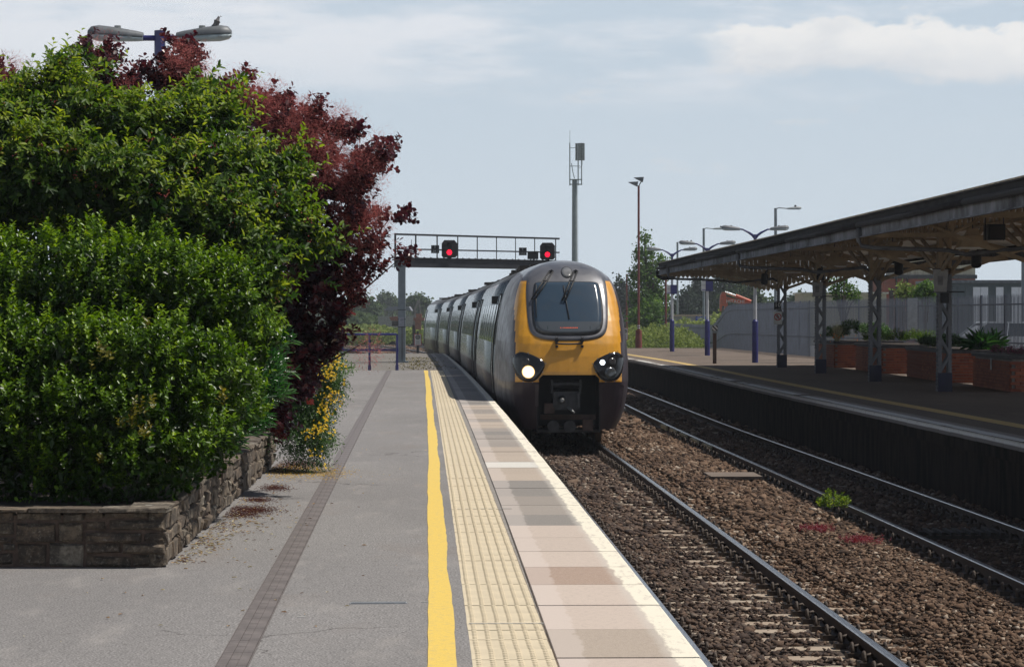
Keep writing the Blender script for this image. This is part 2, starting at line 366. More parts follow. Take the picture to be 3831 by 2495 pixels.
# tactile tiles with six rows of blisters
vs, fs = [], []
T = MB(); T.box((0, .1985, -.02), (.397, .397, .04)); vs += T.v; fs += T.f
for i in range(6):
    for j in range(6):
        cx, cy = -.1665 + .0666 * i, .032 + .0666 * j; b = len(vs)
        for r_, h_ in ((.0165, 0), (.0135, .0045)):
            for q in range(7): vs.append((cx + r_ * math.cos(q * .8976), cy + r_ * math.sin(q * .8976), h_))
        fs += [(b + q, b + (q + 1) % 7, b + 7 + (q + 1) % 7, b + 7 + q) for q in range(7)] + [tuple(b + 7 + q for q in range(7))]
tm = bpy.data.meshes.new('tactile_tile'); tm.from_pydata(vs, [], fs); tm.materials.append(M_tile)
simple = MB(); simple.box((0, .1985, -.02), (.397, .397, .04)); 
d = 12.37 - 4 * .4; i = 0
while d < 83.6:
    o = link('tactile_tile', tm, NP); o.location = (TL(d + .2) + .2, d, random.uniform(-.0015, .0025)); o.rotation_euler = (0, 0, head(TL, d) + random.uniform(-.006, .006)); d += .402
mb = MB(); strip(mb, lambda d: TL(d) - .01, lambda d: TL(d) + .40, 5, 84, -.009, step=2); mb.build('tile_bedding', M_tile_j, NP)
# slot drain
vs, fs = [], []
U = MB(); L = .498
for x0, x1 in ((-.070, -.024), (.024, .070)): U.box(((x0 + x1) / 2, L / 2, -.012), (x1 - x0, L - .004, .030))
for k in range(2): U.box((0, .125 + k * .249, -.012), (.043, .242, .027))
U.box((-.0755, L / 2, -.014), (.004, L, .028)); U.box((.0755, L / 2, -.014), (.004, L, .028))
dm = U.build('drain_unit', M_drain); me_d = dm.data; bpy.data.objects.remove(dm)
mb = MB(); strip(mb, lambda d: DR(d) - .079, lambda d: DR(d) + .079, 4, 83.7, .0015, step=2); mb.build('drain_trough', mat('drain_gap_dark', (.075, .066, .062), .9), NP)  # dark trough colour showing in the joints between drain units
d = 8.0
while d < 83.0:
    o = link('drain_unit', me_d, NP); o.location = (DR(d), d, .004); o.rotation_euler = (0, 0, head(DR, d)); d += .5
mb = MB()
for q in (-.022, -.008, .006, .020): mb.box((-.765, 15.3 + q, .003), (.31, .009, .010), R(4.5))
mb.box((-.765, 15.3, .0005), (.33, .062, .006), R(4.5)); mb.build('drain_cover', M_galv, NP)
mb = MB(); mb.box((-.50, 15.35, .002), (.05, .008, .004)); mb.box((-1.15, 14.6, .002), (.05, .010, .004), .1); mb.box((-.25, 22.9, .002), (.5, .012, .004), .02); mb.box((-.03, 14.25, .002), (.40, .010, .012), .02); mb.build('chalk_mark', M_wline, NP)
# patches of weeds and moss at the platform end
# far platform
FP = tag(bpy.data.objects.new('far_platform', None), 'brown asphalt platform across the tracks under the canopy', kind='structure'); C.objects.link(FP); ORG[FP.name] = Vector((0, 0, 0))
mb = MB(); strip(mb, lambda d: ER(d) - .01, lambda d: 13.0 + (9 if d < 110 else 0) * sstep(140, 100, d), 5, 147, 0, step=2); mb.build('asphalt_surface', M_asph_far, FP)
mb = MB(); strip(mb, lambda d: 12.9, lambda d: 70, 5, 190, -.3, step=20); mb.build('car_park_surface', asphalt('asphalt_car_park', (.15, .15, .15), (.2, .2, .2)), FP)
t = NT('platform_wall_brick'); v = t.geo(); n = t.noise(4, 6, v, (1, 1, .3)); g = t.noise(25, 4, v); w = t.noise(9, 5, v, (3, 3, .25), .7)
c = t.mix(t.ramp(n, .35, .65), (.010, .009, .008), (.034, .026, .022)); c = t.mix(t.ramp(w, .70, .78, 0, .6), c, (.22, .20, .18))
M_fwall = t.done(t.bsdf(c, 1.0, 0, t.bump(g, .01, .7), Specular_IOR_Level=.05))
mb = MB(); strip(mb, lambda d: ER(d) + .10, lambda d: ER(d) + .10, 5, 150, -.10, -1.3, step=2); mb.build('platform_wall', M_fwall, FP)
mb = MB(); strip(mb, lambda d: ER(d) + .04, lambda d: ER(d) + .04, 5, 150, -.10, -.30, step=2); strip(mb, lambda d: ER(d) + .10, lambda d: ER(d) + .04, 5, 150, -.30, -.30, step=2)
mb.build('corbel_course', M_fwall, FP)
def edge_mesh(L):
    w, th = .42, .12; prof = [(w, .003), (.045, .003), (.018, -.004), (.004, -.022), (0, -.05), (0, -th), (w, -th)]; vs = []
    for y in (0, L): vs += [(q[0], y, q[1]) for q in prof]
    k = len(prof); fs = [(i, i + 1, k + i + 1, k + i) for i in range(k - 1)] + [tuple(range(k))[::-1], tuple(range(k, 2 * k))]
    me = bpy.data.meshes.new('coping_slab'); me.from_pydata(vs, [], fs)
    t = NT('coping_white_edge'); v = t.geo(); n = t.noise(14, 8, v, rough=.7); s = t.tc(); sp = t.n('ShaderNodeSeparateXYZ'); t.l(s, sp.inputs[0])
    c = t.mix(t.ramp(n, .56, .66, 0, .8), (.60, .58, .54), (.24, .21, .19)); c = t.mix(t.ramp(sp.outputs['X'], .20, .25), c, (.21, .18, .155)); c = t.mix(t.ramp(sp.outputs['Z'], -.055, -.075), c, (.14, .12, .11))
    me.materials.append(t.done(t.bsdf(c, .8, 0, t.bump(n, .004, .5)))); return me
em = edge_mesh(.90)
d = 8.0
while d < 149:
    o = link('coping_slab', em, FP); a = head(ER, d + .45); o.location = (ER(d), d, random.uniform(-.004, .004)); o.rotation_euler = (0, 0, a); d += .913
mb = MB(); strip(mb, lambda d: RY(d) - .16, lambda d: RY(d) + .16, 5, 146, .004, step=1.5); mb.build('yellow_line', M_yline_far, FP)
mb = MB(); strip(mb, lambda d: ER(d) + .40, lambda d: 12.6, 146.6, 147.0, .02, step=1); mb.build('end_kerb', M_mortar, FP)
# patches and cracks in the far platform
mb = MB(); 
for (x, y, w, h, a) in ((7.6, 118, 1.3, 2.2, .05), (9.5, 104, 3.0, .5, .1), (10.2, 98, 2.6, 1.4, -.1), (8.4, 126, 2.0, 1.0, .1), (7.7, 133, .9, 1.2, 0)): mb.box((x, y, .0035), (w, h, .003), a)
mb.build('asphalt_patch', asphalt('asphalt_patch', (.10, .085, .075), (.16, .14, .12)), FP)

# ------------------------------------------------------------------ railway tracks
t = NT('rail_steel'); v = t.geo(); n = t.noise(40, 5, v, (3, .2, 3)); 
M_rail = t.done(t.bsdf(t.mix(n, (.045, .028, .020), (.085, .052, .038)), .75, .2))
t = NT('rail_head_steel'); v = t.geo(); n = t.noise(60, 4, v, (3, .05, 3))
M_head = t.done(t.bsdf(t.mix(n, (.19, .20, .22), (.36, .37, .40)), t.ramp(n, .3, .7, .18, .38), .9))
t = NT('sleeper_concrete'); v = t.tc(); n = t.noise(18, 7, v, (.4, 2, 1), .65); oi = t.n('ShaderNodeObjectInfo')
c = t.mix(t.ramp(n, .3, .7), (.27, .215, .16), (.44, .37, .29)); c = t.mix(t.math('MULTIPLY', oi.outputs['Random'], .4), c, (.27, .18, .12))
M_slp = t.done(t.bsdf(c, .9, 0, t.bump(n, .006, .7)))
M_clip = mat('rusty_clip_iron', (.075, .055, .042), .7, metal=.3, var=.35, scale=30)
def rail_obj(fn, parent, d0, d1, label=None):
    prof = [(-.07, -.16), (.07, -.16), (.07, -.148), (.012, -.128), (.010, -.045), (.034, -.035), (.035, -.010), (.026, 0), (-.026, 0), (-.035, -.010), (-.034, -.035), (-.010, -.045), (-.012, -.128), (-.07, -.148)]
    prof = prof[::-1]; secs = []; n = int((d1 - d0) / 1.5)
    for i in range(n + 1):
        d = d0 + (d1 - d0) * i / n; secs.append([(fn(d) + q[0], d, ZR + q[1]) for q in prof])
    mb = MB(); k = len(prof); vs = [p for s_ in secs for p in s_]
    mb.v = vs
    for i in range(n):
        for j in range(k):
            mb.f.append((i * k + j, i * k + (j + 1) % k, (i + 1) * k + (j + 1) % k, (i + 1) * k + j))
            top_ = min(prof[j][1], prof[(j + 1) % k][1]) > -.02; mb.m.append(1 if top_ else 0); mb.sm.append(False)
    return mb.build('rail', [M_rail, M_head], parent)
slpm = MB(); prof = [(-.15, -.2), (-.13, 0), (.13, 0), (.15, -.2)]
slpm.loft([[(x, q[0], q[1] - .008 * abs(x)) for q in prof] for x in (-1.25, -.9, -.3, .3, .9, 1.25)])
so = slpm.build('sleeper', M_slp); slp_me = so.data; bpy.data.objects.remove(so)
cm = MB()
cm.box((0, 0, .018), (.10, .13, .036)); pts = []
for i in range(9): a = math.pi * (i / 8) * 1.15 - .2; pts.append((.012 + .006 * i / 8, -.045 * math.cos(a), .045 + .050 * math.sin(a)))
cm.tube(pts, .011, 6); cm.tube([(-.05, .015, .05), (-.02, .03, .085), (.03, .03, .07)], .012, 6); cm.cyl((.0, -.03, .03), (.0, -.03, .075), .020, n=7)
co = cm.build('rail_clip', M_clip); clip_me = co.data; bpy.data.objects.remove(co)
def track(name, label, fnl, fnr, d0, d1):
    T = tag(bpy.data.objects.new(name, None), label, 'railway track', 'railway tracks between the platforms'); C.objects.link(T); ORG[T.name] = Vector((0, 0, 0))
    rail_obj(fnl, T, d0, d1); rail_obj(fnr, T, d0, d1)
    d = 8.0; n = 0
    while d < 150:
        xc = (fnl(d) + fnr(d)) / 2; a = head(fnl, d); s = link('sleeper', slp_me, T, (xc + random.uniform(-.03, .03), d, ZR - .168)); s.rotation_euler = (random.uniform(-.006, .006), random.uniform(-.004, .004), a + random.uniform(-.012, .012))
        if d < 62:
            for sx, r in ((-.7175, 0), (.7175, 0)):
                for q in (-1, 1):
                    cl_ = link('rail_clip', clip_me, s, (sx + q * .115, 0, .0)); cl_.rotation_euler = (0, 0, 0 if q > 0 else math.pi); cl_.scale = (1.3, 1.3, 1.25)
        d += .61 if d < 90 else .65; n += 1
    return T
T1 = track('railway_track', 'near railway track with the train standing on it beside the near platform', lambda d: R1(d) - 1.435, R1, -12, 420)
T2 = track('railway_track', 'empty far railway track beside the platform with the canopy', RA, RB, -12, 420)
mb = MB()
for i, d in enumerate((54.5, 57.0, 59.5, 62.0, 64.5)):
    mb = MB(); mb.box((RA(d) - .055, d, ZR - .075), (.05, 1.5, .10), head(RA, d)); mb.build('rail_damper_block', mat('cream_block', (.42, .38, .24), .8, var=.2), T2)
# ballast
def lumps(nv=9):
    out = []
    for k in range(nv):
        p = np.array([(1, 0, 0), (-1, 0, 0), (0, 1, 0), (0, -1, 0), (0, 0, 1), (0, 0, -1), (.7, .7, .3), (-.7, .6, -.3), (.6, -.7, .4), (-.6, -.7, .2)], float)[:6 + (k % 3)]
        p = p * (1 + rng.uniform(-.4, .3, (len(p), 1))) + rng.normal(0, .20, p.shape)
        import bmesh
        bm = bmesh.new(); [bm.verts.new(q) for q in p]; r = bmesh.ops.convex_hull(bm, input=bm.verts); bm.verts.ensure_lookup_table()
        dead = [v_ for v_ in bm.verts if not v_.link_faces]
        for v_ in dead: bm.verts.remove(v_)
        bm.verts.index_update(); bmesh.ops.triangulate(bm, faces=bm.faces)
        out.append((np.array([v_.co[:] for v_ in bm.verts]), np.array([[v_.index for v_ in f.verts] for f in bm.faces]))); bm.free()
    return out
LUMP = lumps()
t = NT('ballast_stone'); a = t.attr('rnd'); v = t.geo(); n = t.noise(45, 4, v); big = t.noise(.5, 4, v)
cr = t.n('ShaderNodeValToRGB'); t.l(a, cr.inputs[0]); e = cr.color_ramp.elements
e[0].position = 0; e[0].color = (.060, .042, .032, 1); e[1].position = 1; e[1].color = (.50, .42, .34, 1)
for p_, c_ in ((.25, (.095, .060, .040, 1)), (.55, (.165, .103, .068, 1)), (.8, (.235, .158, .108, 1)), (.93, (.33, .255, .19, 1))): q = e.new(p_); q.color = c_
sx = t.n('ShaderNodeSeparateXYZ'); t.l(v, sx.inputs[0])
c = t.mix(t.ramp(n, .3, .8, 0, .5), cr.outputs[0], (.075, .05, .038)); c = t.mix(t.attr('darken'), c, (.045, .040, .042))
M_bal = t.done(t.bsdf(c, .95, 0, t.bump(n, .006, .6), Specular_IOR_Level=.15))
def ballast(name, label, d0, d1, dens, size, fl, fr):
    N = int(dens * (d1 - d0) * 6.2); d = rng.uniform(d0, d1, N); u = rng.uniform(0, 1, N)
    El = np.array([fl(q) for q in d]); Er = np.array([fr(q) for q in d]); x = El + u * (Er - El)
    r1 = np.array([R1(q) for q in d]); ra = np.array([RA(q) for q in d])
    dz = np.zeros(N)
    for rr in (r1 - 1.435, r1, ra, ra + 1.435):
        keep = np.abs(x - rr) > .10; x = np.where(keep, x, x + np.sign(x - rr + 1e-6) * .12)
    six = (x > r1 + .55) & (x < ra - .55); hump = np.clip(1 - np.abs((x - (r1 + ra) / 2) / 1.15), 0, 1)
    z0 = -1.086 + np.where(six, .065 * hump ** .8, 0) + .012 * np.sin(d * 3.1 + x * 2) * np.sin(x * 5.3) + rng.uniform(-.018, .026, N)
    # over the sleepers (between the rails and at their ends) the stones lie a little lower
    insl = ((np.abs(x - (r1 - .7175)) < 1.15) | (np.abs(x - (ra + .7175)) < 1.15)); z0 -= np.where(insl, .012, 0)
    z0 += np.where((x < El + .5), .02, 0)
    ph = np.abs(((d - 8) / .61 + .5) % 1 - .5) * .61; z0 -= np.where((ph < .13) & (np.abs(x - r1 + .04) < .62) & (rng.uniform(0, 1, N) < .88), .055, 0)
    nearr = np.minimum.reduce([np.abs(x - (r1 - 1.435)), np.abs(x - r1), np.abs(x - ra), np.abs(x - ra - 1.435)]); z0 -= np.where(nearr < .24, .02, 0)
    sz = size * rng.lognormal(0, .28, N); rnd = np.clip(rng.beta(1.4, 1.7, N) + .12 * np.sin(d * .9) * np.sin(x * 1.7), 0, 1)
    darken = np.clip(np.where(np.abs(x - (r1 - .9)) < .75, .45, 0) + rng.uniform(-.2, .2, N) + np.where(np.abs(x - (ra + .7)) < .9, .25, 0), 0, .8)  # stones coloured darker between the rails of both tracks
    V, F, A, D_ = [], [], [], []; base = 0; g = rng.integers(0, len(LUMP), N)
    for k, (tv, tf) in enumerate(LUMP):
        i = np.where(g == k)[0]
        if not len(i): continue
        sc = np.stack([sz[i] * .62, sz[i] * .5, sz[i] * .36], 1); Rm = rand_rot(len(i))
        M = frame(np.stack([np.cos(rnd[i] * 99), np.sin(rnd[i] * 99), rng.normal(0, .35, len(i))], 1), np.stack([rng.normal(0, .35, len(i)), rng.normal(0, .35, len(i)), np.ones(len(i))], 1))
        v, f = stamp(tv, tf, np.stack([x[i], d[i], z0[i]], 1), M, sc); V.append(v); F.append(f + base); base += len(v); A.append(np.repeat(rnd[i], len(tv))); D_.append(np.repeat(darken[i], len(tv)))
    o = np_mesh(name, np.concatenate(V), np.concatenate(F), M_bal, attrs={'rnd': np.concatenate(A), 'darken': np.concatenate(D_)}); return tag(o, label, 'gravel', kind='stuff')
ballast('ballast', 'brown crushed stone ballast around both tracks in the foreground', 13, 33, 580, .051, lambda d: E(d) - .02, lambda d: ER(d) + .08)
ballast('ballast', 'brown crushed stone ballast around both tracks beside the train', 33, 62, 230, .078, lambda d: E(d) - .02, lambda d: ER(d) + .08)
ballast('ballast', 'far ballast between the rails beyond the platform ends', 62, 330, 22, .16, lambda d: E(d) - .1 - (0 if d < 126 else 1.2), lambda d: ER(d) + .05 + (0 if d < 150 else 1.2))

# ------------------------------------------------------------------ the train
def gloss(name, col, rough=.25, metal=0.0, coat=.6, dirt=(.09, .07, .055), amt=.25, var=.12, sc=(1, 1, 1), scale=3):
    t = NT(name); v = t.tc(); n = t.noise(scale, 7, v, sc, .65); s = t.noise(70, 3, v)
    c = t.mix(t.ramp(n, .3, .7), tuple(q * (1 - var) for q in col), tuple(q * (1 + var) for q in col)); c = t.mix(t.ramp(n, 1 - amt - .25, 1 - amt + .15, 0, .55), c, dirt)
    c = t.mix(t.ramp(s, .66, .74, 0, .35), c, dirt)
    r = t.ramp(n, .3, .75, rough, rough + .25)
    return t.done(t.bsdf(c, r, metal, t.bump(n, .003, .25), Coat_Weight=coat, Coat_Roughness=.12))
M_ty = gloss('train_yellow', (.72, .33, .018), .32, dirt=(.22, .13, .04), amt=.30, scale=4)
M_tdark = gloss('train_plum', (.035, .022, .030), .34, .0, coat=.15, dirt=(.08, .065, .055), amt=.25)
M_tgrey = gloss('train_dome_grey', (.13, .13, .14), .35, .4, dirt=(.10, .09, .08), amt=.3)
# coach side: silver above, plum-brown below, soft boundary bands as in the livery
t = NT('train_side'); v = t.tc(); sp = t.n('ShaderNodeSeparateXYZ'); t.l(v, sp.inputs[0]); n = t.noise(1.2, 6, v, (1, .5, 2)); n2 = t.noise(5, 6, v, (1, .4, 3), .7)
zz = sp.outputs['Z']
c = t.mix(t.ramp(zz, 1.30, 1.36), (.05, .035, .045), (.22, .24, .24)); c = t.mix(t.ramp(zz, 1.05, 1.5, 1, 0), c, (.045, .032, .036))
c = t.mix(t.ramp(zz, 3.28, 3.34), c, (.20, .205, .21)); c = t.mix(t.ramp(n2, .55, .8, 0, .5), c, (.10, .085, .07))
M_side = t.done(t.bsdf(c, t.math('ADD', t.ramp(n2, .3, .8, .16, .36), t.ramp(zz, 1.2, 1.5, .22, 0)), t.ramp(zz, 1.25, 1.4, 0, .75), t.bump(n, .012, .35), Specular_IOR_Level=.3, Coat_Weight=.12, Coat_Roughness=.15))
M_glass = NT('windscreen_glass'); t = M_glass; v = t.tc(); s = t.noise(90, 2, v); n = t.noise(3, 5, v)
sp = t.n('ShaderNodeSeparateXYZ'); t.l(v, sp.inputs[0])
c = t.mix(t.ramp(sp.outputs['Z'], 2.48, 2.50), (.075, .085, .095), (.035, .058, .085)); c = t.mix(t.ramp(s, .73, .77, 0, .6), c, (.25, .25, .24)); c = t.mix(t.ramp(n, .5, .8, 0, .3), c, (.06, .06, .06))
M_glass = t.done(t.bsdf(c, .16, 0, Coat_Weight=.3, Specular_IOR_Level=.5))
M_wing = mat('coach_window_glass', (.018, .026, .024), .08, var=.2, spec=.9)
M_rub = mat('black_rubber', (.014, .014, .015), .6, var=.2)
M_under = mat('underframe_grime', (.030, .024, .020), .85, metal=.1, var=.4, scale=8, dirt=(.06, .045, .035))
M_wheel = mat('wheel_steel', (.10, .075, .06), .55, metal=.6, var=.3)
M_roof = mat('coach_roof_grey', (.16, .165, .17), .5, metal=.4, var=.25, scale=3, dirt=(.06, .05, .04), dirt_amt=.35)
M_steel = mat('bare_steel', (.30, .30, .29), .4, metal=.8, var=.2)
M_bgrey = mat('dark_coupler_grey', (.05, .05, .052), .5, metal=.4, var=.3, scale=10)
WP = [(.36, 1.12), (.55, 1.22), (.8, 1.30), (1.05, 1.345), (1.3, 1.365), (1.7, 1.36), (2.1, 1.335), (2.5, 1.285), (2.9, 1.205), (3.1, 1.15), (3.25, 1.09), (3.38, 1.0), (3.5, .86), (3.6, .68), (3.68, .46), (3.73, .24), (3.755, .02)]
def Wz(z): return float(np.interp(z, [q[0] for q in WP], [q[1] for q in WP]))
Y0P = [(.36, .30), (.6, .22), (.9, .14), (1.2, .06), (1.32, .03), (1.5, .045), (1.8, .10), (2.05, .17), (2.2, .24), (2.5, .43), (2.9, .72), (3.25, 1.0), (3.4, 1.16), (3.52, 1.36), (3.62, 1.62), (3.69, 1.95), (3.73, 2.35), (3.755, 3.0)]
def Y0(z): return float(np.interp(z, [q[0] for q in Y0P], [q[1] for q in Y0P]))
GP = [(0, 0), (.2, .005), (.4, .02), (.6, .045), (.78, .085), (.92, .145), (1.02, .22), (1.09, .32), (1.14, .46), (1.18, .66), (1.22, .95), (1.27, 1.4), (1.32, 2.1), (1.35, 2.9), (1.365, 3.9)]
def nose_pt(u, z, off=0.0):
    """u: lateral position on a full-width section; returns the point on the nose skin"""
    k = Wz(z) / 1.365; w = max(0.0, (3.9 - Y0(z)) / 3.9)
    s = 1 if u >= 0 else -1; a = abs(u); y = float(np.interp(a, [q[0] for q in GP], [q[1] for q in GP])) * w + Y0(z)
    return [s * a * k, y - off, z]
def skin(x, z, off=0.0):
    """point of the nose skin seen from the front at lateral position x, height z"""
    return nose_pt(x / (Wz(z) / 1.365), z, off)
TR = thing('passenger_train', 'five-coach diesel train with yellow and plum nose arriving at the near platform, one headlight lit', 'train', (0, 0, 0))
D0 = 52.45
def Cx(d): return (R1(d) - .7175)
a0 = math.atan2(-(Cx(D0 + 16) - Cx(D0 + 2)), 14.0)
def place(o, d0, L):
    xa, xb = Cx(d0), Cx(d0 + L); a = math.atan2(-(xb - xa), L); o.location = (xa, d0, ZR); o.rotation_euler = (0, 0, a)
# coach 1 (leading) parts are authored at the origin, y back from the nose tip
NOSE = tag(bpy.data.objects.new('leading_coach', None), None); C.objects.link(NOSE); NOSE.parent = TR; ORG[NOSE.name] = Vector((0, 0, 0))
# nose shell
zs = sorted(set([round(.36 + .02 * i, 3) for i in range(170) if .36 + .02 * i < 3.6] + [3.62, 3.65, 3.68, 3.70, 3.72, 3.735, 3.75]))
us = [0]; 
while us[-1] < 1.10: us.append(round(us[-1] + .022, 4))
us += [1.125, 1.14, 1.16, 1.18, 1.20, 1.22, 1.245, 1.27, 1.295, 1.32, 1.335, 1.35, 1.358, 1.365]
full = [-u for u in us[::-1]] + us[1:]
mb = MB(); nU = len(full)
for z_ in zs:
    for u in full: mb.v.append(tuple(nose_pt(u, z_)))
def rrect(x, z, cx, cz, hx, hz, r):
    dx, dz = max(abs(x - cx) - hx + r, 0), max(abs(z - cz) - hz + r, 0); return math.hypot(dx, dz) < r
for i in range(len(zs) - 1):
    zc_ = (zs[i] + zs[i + 1]) / 2; k = Wz(zc_) / 1.365
    for j in range(nU - 1):
        uc = (full[j] + full[j + 1]) / 2; x = uc * k
        hole = abs(x) < .60 and zc_ < 1.45 and rrect(x, zc_, 0, .6, .60, .86, .16)
        if hole: continue
        if zc_ > 3.30: m = 2 if abs(x) < .85 else 1
        elif zc_ > 1.30 and abs(x) < 1.045 and abs(uc) < 1.16: m = 0
        else: m = 1
        mb.f.append((i * nU + j, i * nU + j + 1, (i + 1) * nU + j + 1, (i + 1) * nU + j)); mb.m.append(m); mb.sm.append(True)
mb.build('nose_shell', [M_ty, M_tdark, M_tgrey], NOSE)
def patch(name, outline, off, m, parent, rings=7, depth=.0):
    cx = sum(p[0] for p in outline) / len(outline); cz = sum(p[1] for p in outline) / len(outline); n = len(outline); mb = MB(); vs = [tuple(skin(p[0], p[1], -.01)) for p in outline]
    for r in range(rings + 1):
        k = 1 - r / rings
        for p in outline:
            x, z_ = cx + (p[0] - cx) * k, cz + (p[1] - cz) * k; vs.append(tuple(skin(x, z_, off)))
    fs = [(i * n + j, i * n + (j + 1) % n, (i + 1) * n + (j + 1) % n, (i + 1) * n + j) for i in range(rings + 1) for j in range(n)]
    mb.add(vs, fs, 0, True); return mb.build(name, m, parent)
def smooth_poly(pts, it=2):
    for _ in range(it):
        q = []
        for i in range(len(pts)):
            a, b = pts[i], pts[(i + 1) % len(pts)]; q += [(a[0] * .75 + b[0] * .25, a[1] * .75 + b[1] * .25), (a[0] * .25 + b[0] * .75, a[1] * .25 + b[1] * .75)]
        pts = q
    return pts
def mir(half): return half + [(-x, z_) for x, z_ in half[::-1]]
def dens(poly, h=.05):
    out = []
    for i in range(len(poly)):
        a, b = poly[i], poly[(i + 1) % len(poly)]; L = math.hypot(a[0] - b[0], a[1] - b[1]); n = max(1, int(L / h))
        out += [(a[0] + (b[0] - a[0]) * k / n, a[1] + (b[1] - a[1]) * k / n) for k in range(n)]
    return out
sur = dens(smooth_poly(mir([(.22, 2.11), (.52, 2.135), (.72, 2.22), (.79, 2.40), (.815, 2.9), (.80, 3.30), (.72, 3.50), (.45, 3.62), (.15, 3.66)])))
patch('windscreen_surround', sur, .012, M_tgrey, NOSE, 12)
patch('windscreen_seal', dens(smooth_poly(mir([(.3, 2.215), (.56, 2.235), (.69, 2.36), (.715, 2.75), (.66, 3.21), (.61, 3.285), (.3, 3.29)]))), .020, M_bgrey, NOSE, 9)
patch('windscreen', dens(smooth_poly(mir([(.3, 2.25), (.54, 2.27), (.65, 2.38), (.68, 2.75), (.635, 3.22), (.60, 3.27), (.3, 3.275)]))), .027, M_glass, NOSE, 9)
# destination display behind the lower glass
mb = MB(); dz_ = [(-.42, 2.335), (.44, 2.335), (.44, 2.40), (-.42, 2.40)]; mb.add([tuple(skin(x, z_, .029)) for x, z_ in dz_], [(0, 1, 2, 3)]); disp = mb.build('destination_display', mat('display_glass', (.035, .05, .052), .25), NOSE)
mb = MB(); x = -.16
while x < .17:
    w_ = random.choice((.012, .018, .024))
    if abs(x + .13) > .012: mb.add([tuple(skin(a, b, .033)) for a, b in ((x, 2.36), (x + w_, 2.36), (x + w_, 2.372), (x, 2.372))], [(0, 1, 2, 3)])
    x += w_ + .009
mb.build('led_lettering', emat('orange_led', (1, .16, .06), 1.1), disp)
# horn grille circle, headlamp pods, lamps
cir = lambda cx, cz, r, n=24: [(cx + r * math.cos(2 * math.pi * k / n), cz + r * math.sin(2 * math.pi * k / n)) for k in range(n)]
patch('roof_lamp_ring', cir(0.02, 3.475, .118), .018, M_rub, NOSE, 2); patch('roof_lamp', cir(0.02, 3.475, .105), .026, mat('roof_lamp_lens', (.17, .17, .17), .3, var=.2), NOSE, 2)
pod = [(-1.10, 1.80), (-.97, 1.90), (-.80, 1.87), (-.56, 1.76), (-.46, 1.66), (-.52, 1.50), (-.62, 1.36), (-.72, 1.30), (-.90, 1.31), (-1.04, 1.42), (-1.10, 1.62)]
M_pod = mat('headlight_pod_black', (.012, .011, .012), .12, var=.2, spec=.6)
M_lens = mat('unlit_lens', (.09, .095, .10), .12, metal=.5, var=.3, scale=30)
for sg in (-1, 1):
    P_ = [(x * -sg, z_) for x, z_ in pod]
    if sg > 0: P_ = P_[::-1]
    p = patch('headlight_pod', dens(smooth_poly(P_, 2), .03), .016, M_pod, NOSE, 5)
    if sg < 0:
        patch('headlight_glow_ring', cir(-.80, 1.50, .125), .026, emat('headlight_glow', (1.0, .62, .25), 1.6), p, 2); patch('headlight', cir(-.80, 1.50, .100), .032, emat('headlight_lit', (1.0, .90, .70), 9.0), p, 2); patch('marker_light', cir(-.85, 1.70, .075), .024, mat('dim_lens', (.035, .032, .032), .2), p, 2)  # warm glare round the lit lamp is an added emitting ring
    else:
        patch('marker_light', cir(.66, 1.685, .052, 12), .03, emat('marker_led', (.85, .93, 1.0), 5.0), p, 2); patch('headlight', cir(.82, 1.48, .115), .028, M_lens, p, 2); patch('marker_light', cir(.86, 1.70, .075), .024, mat('dim_lens', (.035, .032, .032), .2), p, 2)
    mb = MB()
    for q in P_: c_ = skin(q[0], q[1], .02); mb.cyl((c_[0], c_[1], c_[2]), (c_[0], c_[1] - .012, c_[2]), .012, n=6)
    mb.build('pod_bolt', M_steel, p)
# wipers: twin arms pivoting above the screen and thin blades
def on(x, z_, o): return tuple(skin(x, z_, o))
for s_, (xt, zt, xb, zb) in enumerate(((-.29, 3.50, -.68, 2.93), (.20, 3.50, -.07, 2.91))):
    mb = MB()
    for dx in (-.035, .035): mb.tube([on(xt + dx, zt, .06), on((xt + xb) / 2 + dx, (zt + zb) / 2, .09), on(xb + dx * .9, zb, .07)], .018, 6)
    for q in (.0, .35, .7, 1.0): mb.bar(on(xt + (xb - xt) * q - .045, zt + (zb - zt) * q, .075), on(xt + (xb - xt) * q + .045, zt + (zb - zt) * q, .075), .02, .02)
    mb.cyl(on(xt, zt, .0), on(xt, zt, .09), .03)
    w = mb.build('wiper_arm', M_rub, NOSE)
    mb = MB(); 
    bl = ((-.61, 3.22, -.63, 2.57),) if s_ == 0 else ((-.065, 3.20, .02, 2.54),)
    for x0, z0, x1, z1 in bl: mb.tube([on(x0, z0, .04), on((x0 + x1) / 2, (z0 + z1) / 2, .045), on(x1, z1, .04)], .012, 5)
    mb.build('wiper_blade', M_rub, w)
# washer step bar and lamp irons below the screen
mb = MB(); mb.tube([on(x / 10 * .27, 2.06 - .012 * (1 - (x / 10) ** 2), .05) for x in range(-10, 11, 2)], .020, 6); mb.build('step_bar', M_bgrey, NOSE)
for x in (-.24, .26):
    mb = MB(); mb.cyl(on(x, 2.12, .0), on(x, 2.12, .10), .045, .04, 10); mb.tube([on(x, 2.13, .08), on(x - .02, 2.20, .10)], .008, 5); mb.tube([on(x, 2.13, .08), on(x + .03, 2.20, .10)], .008, 5); mb.build('washer_nozzle', M_rub, NOSE)
    mb = MB(); mb.box((x, skin(x, 2.0)[1] - .03, 2.0), (.05, .08, .05)); mb.build('lamp_iron', M_rub, NOSE)
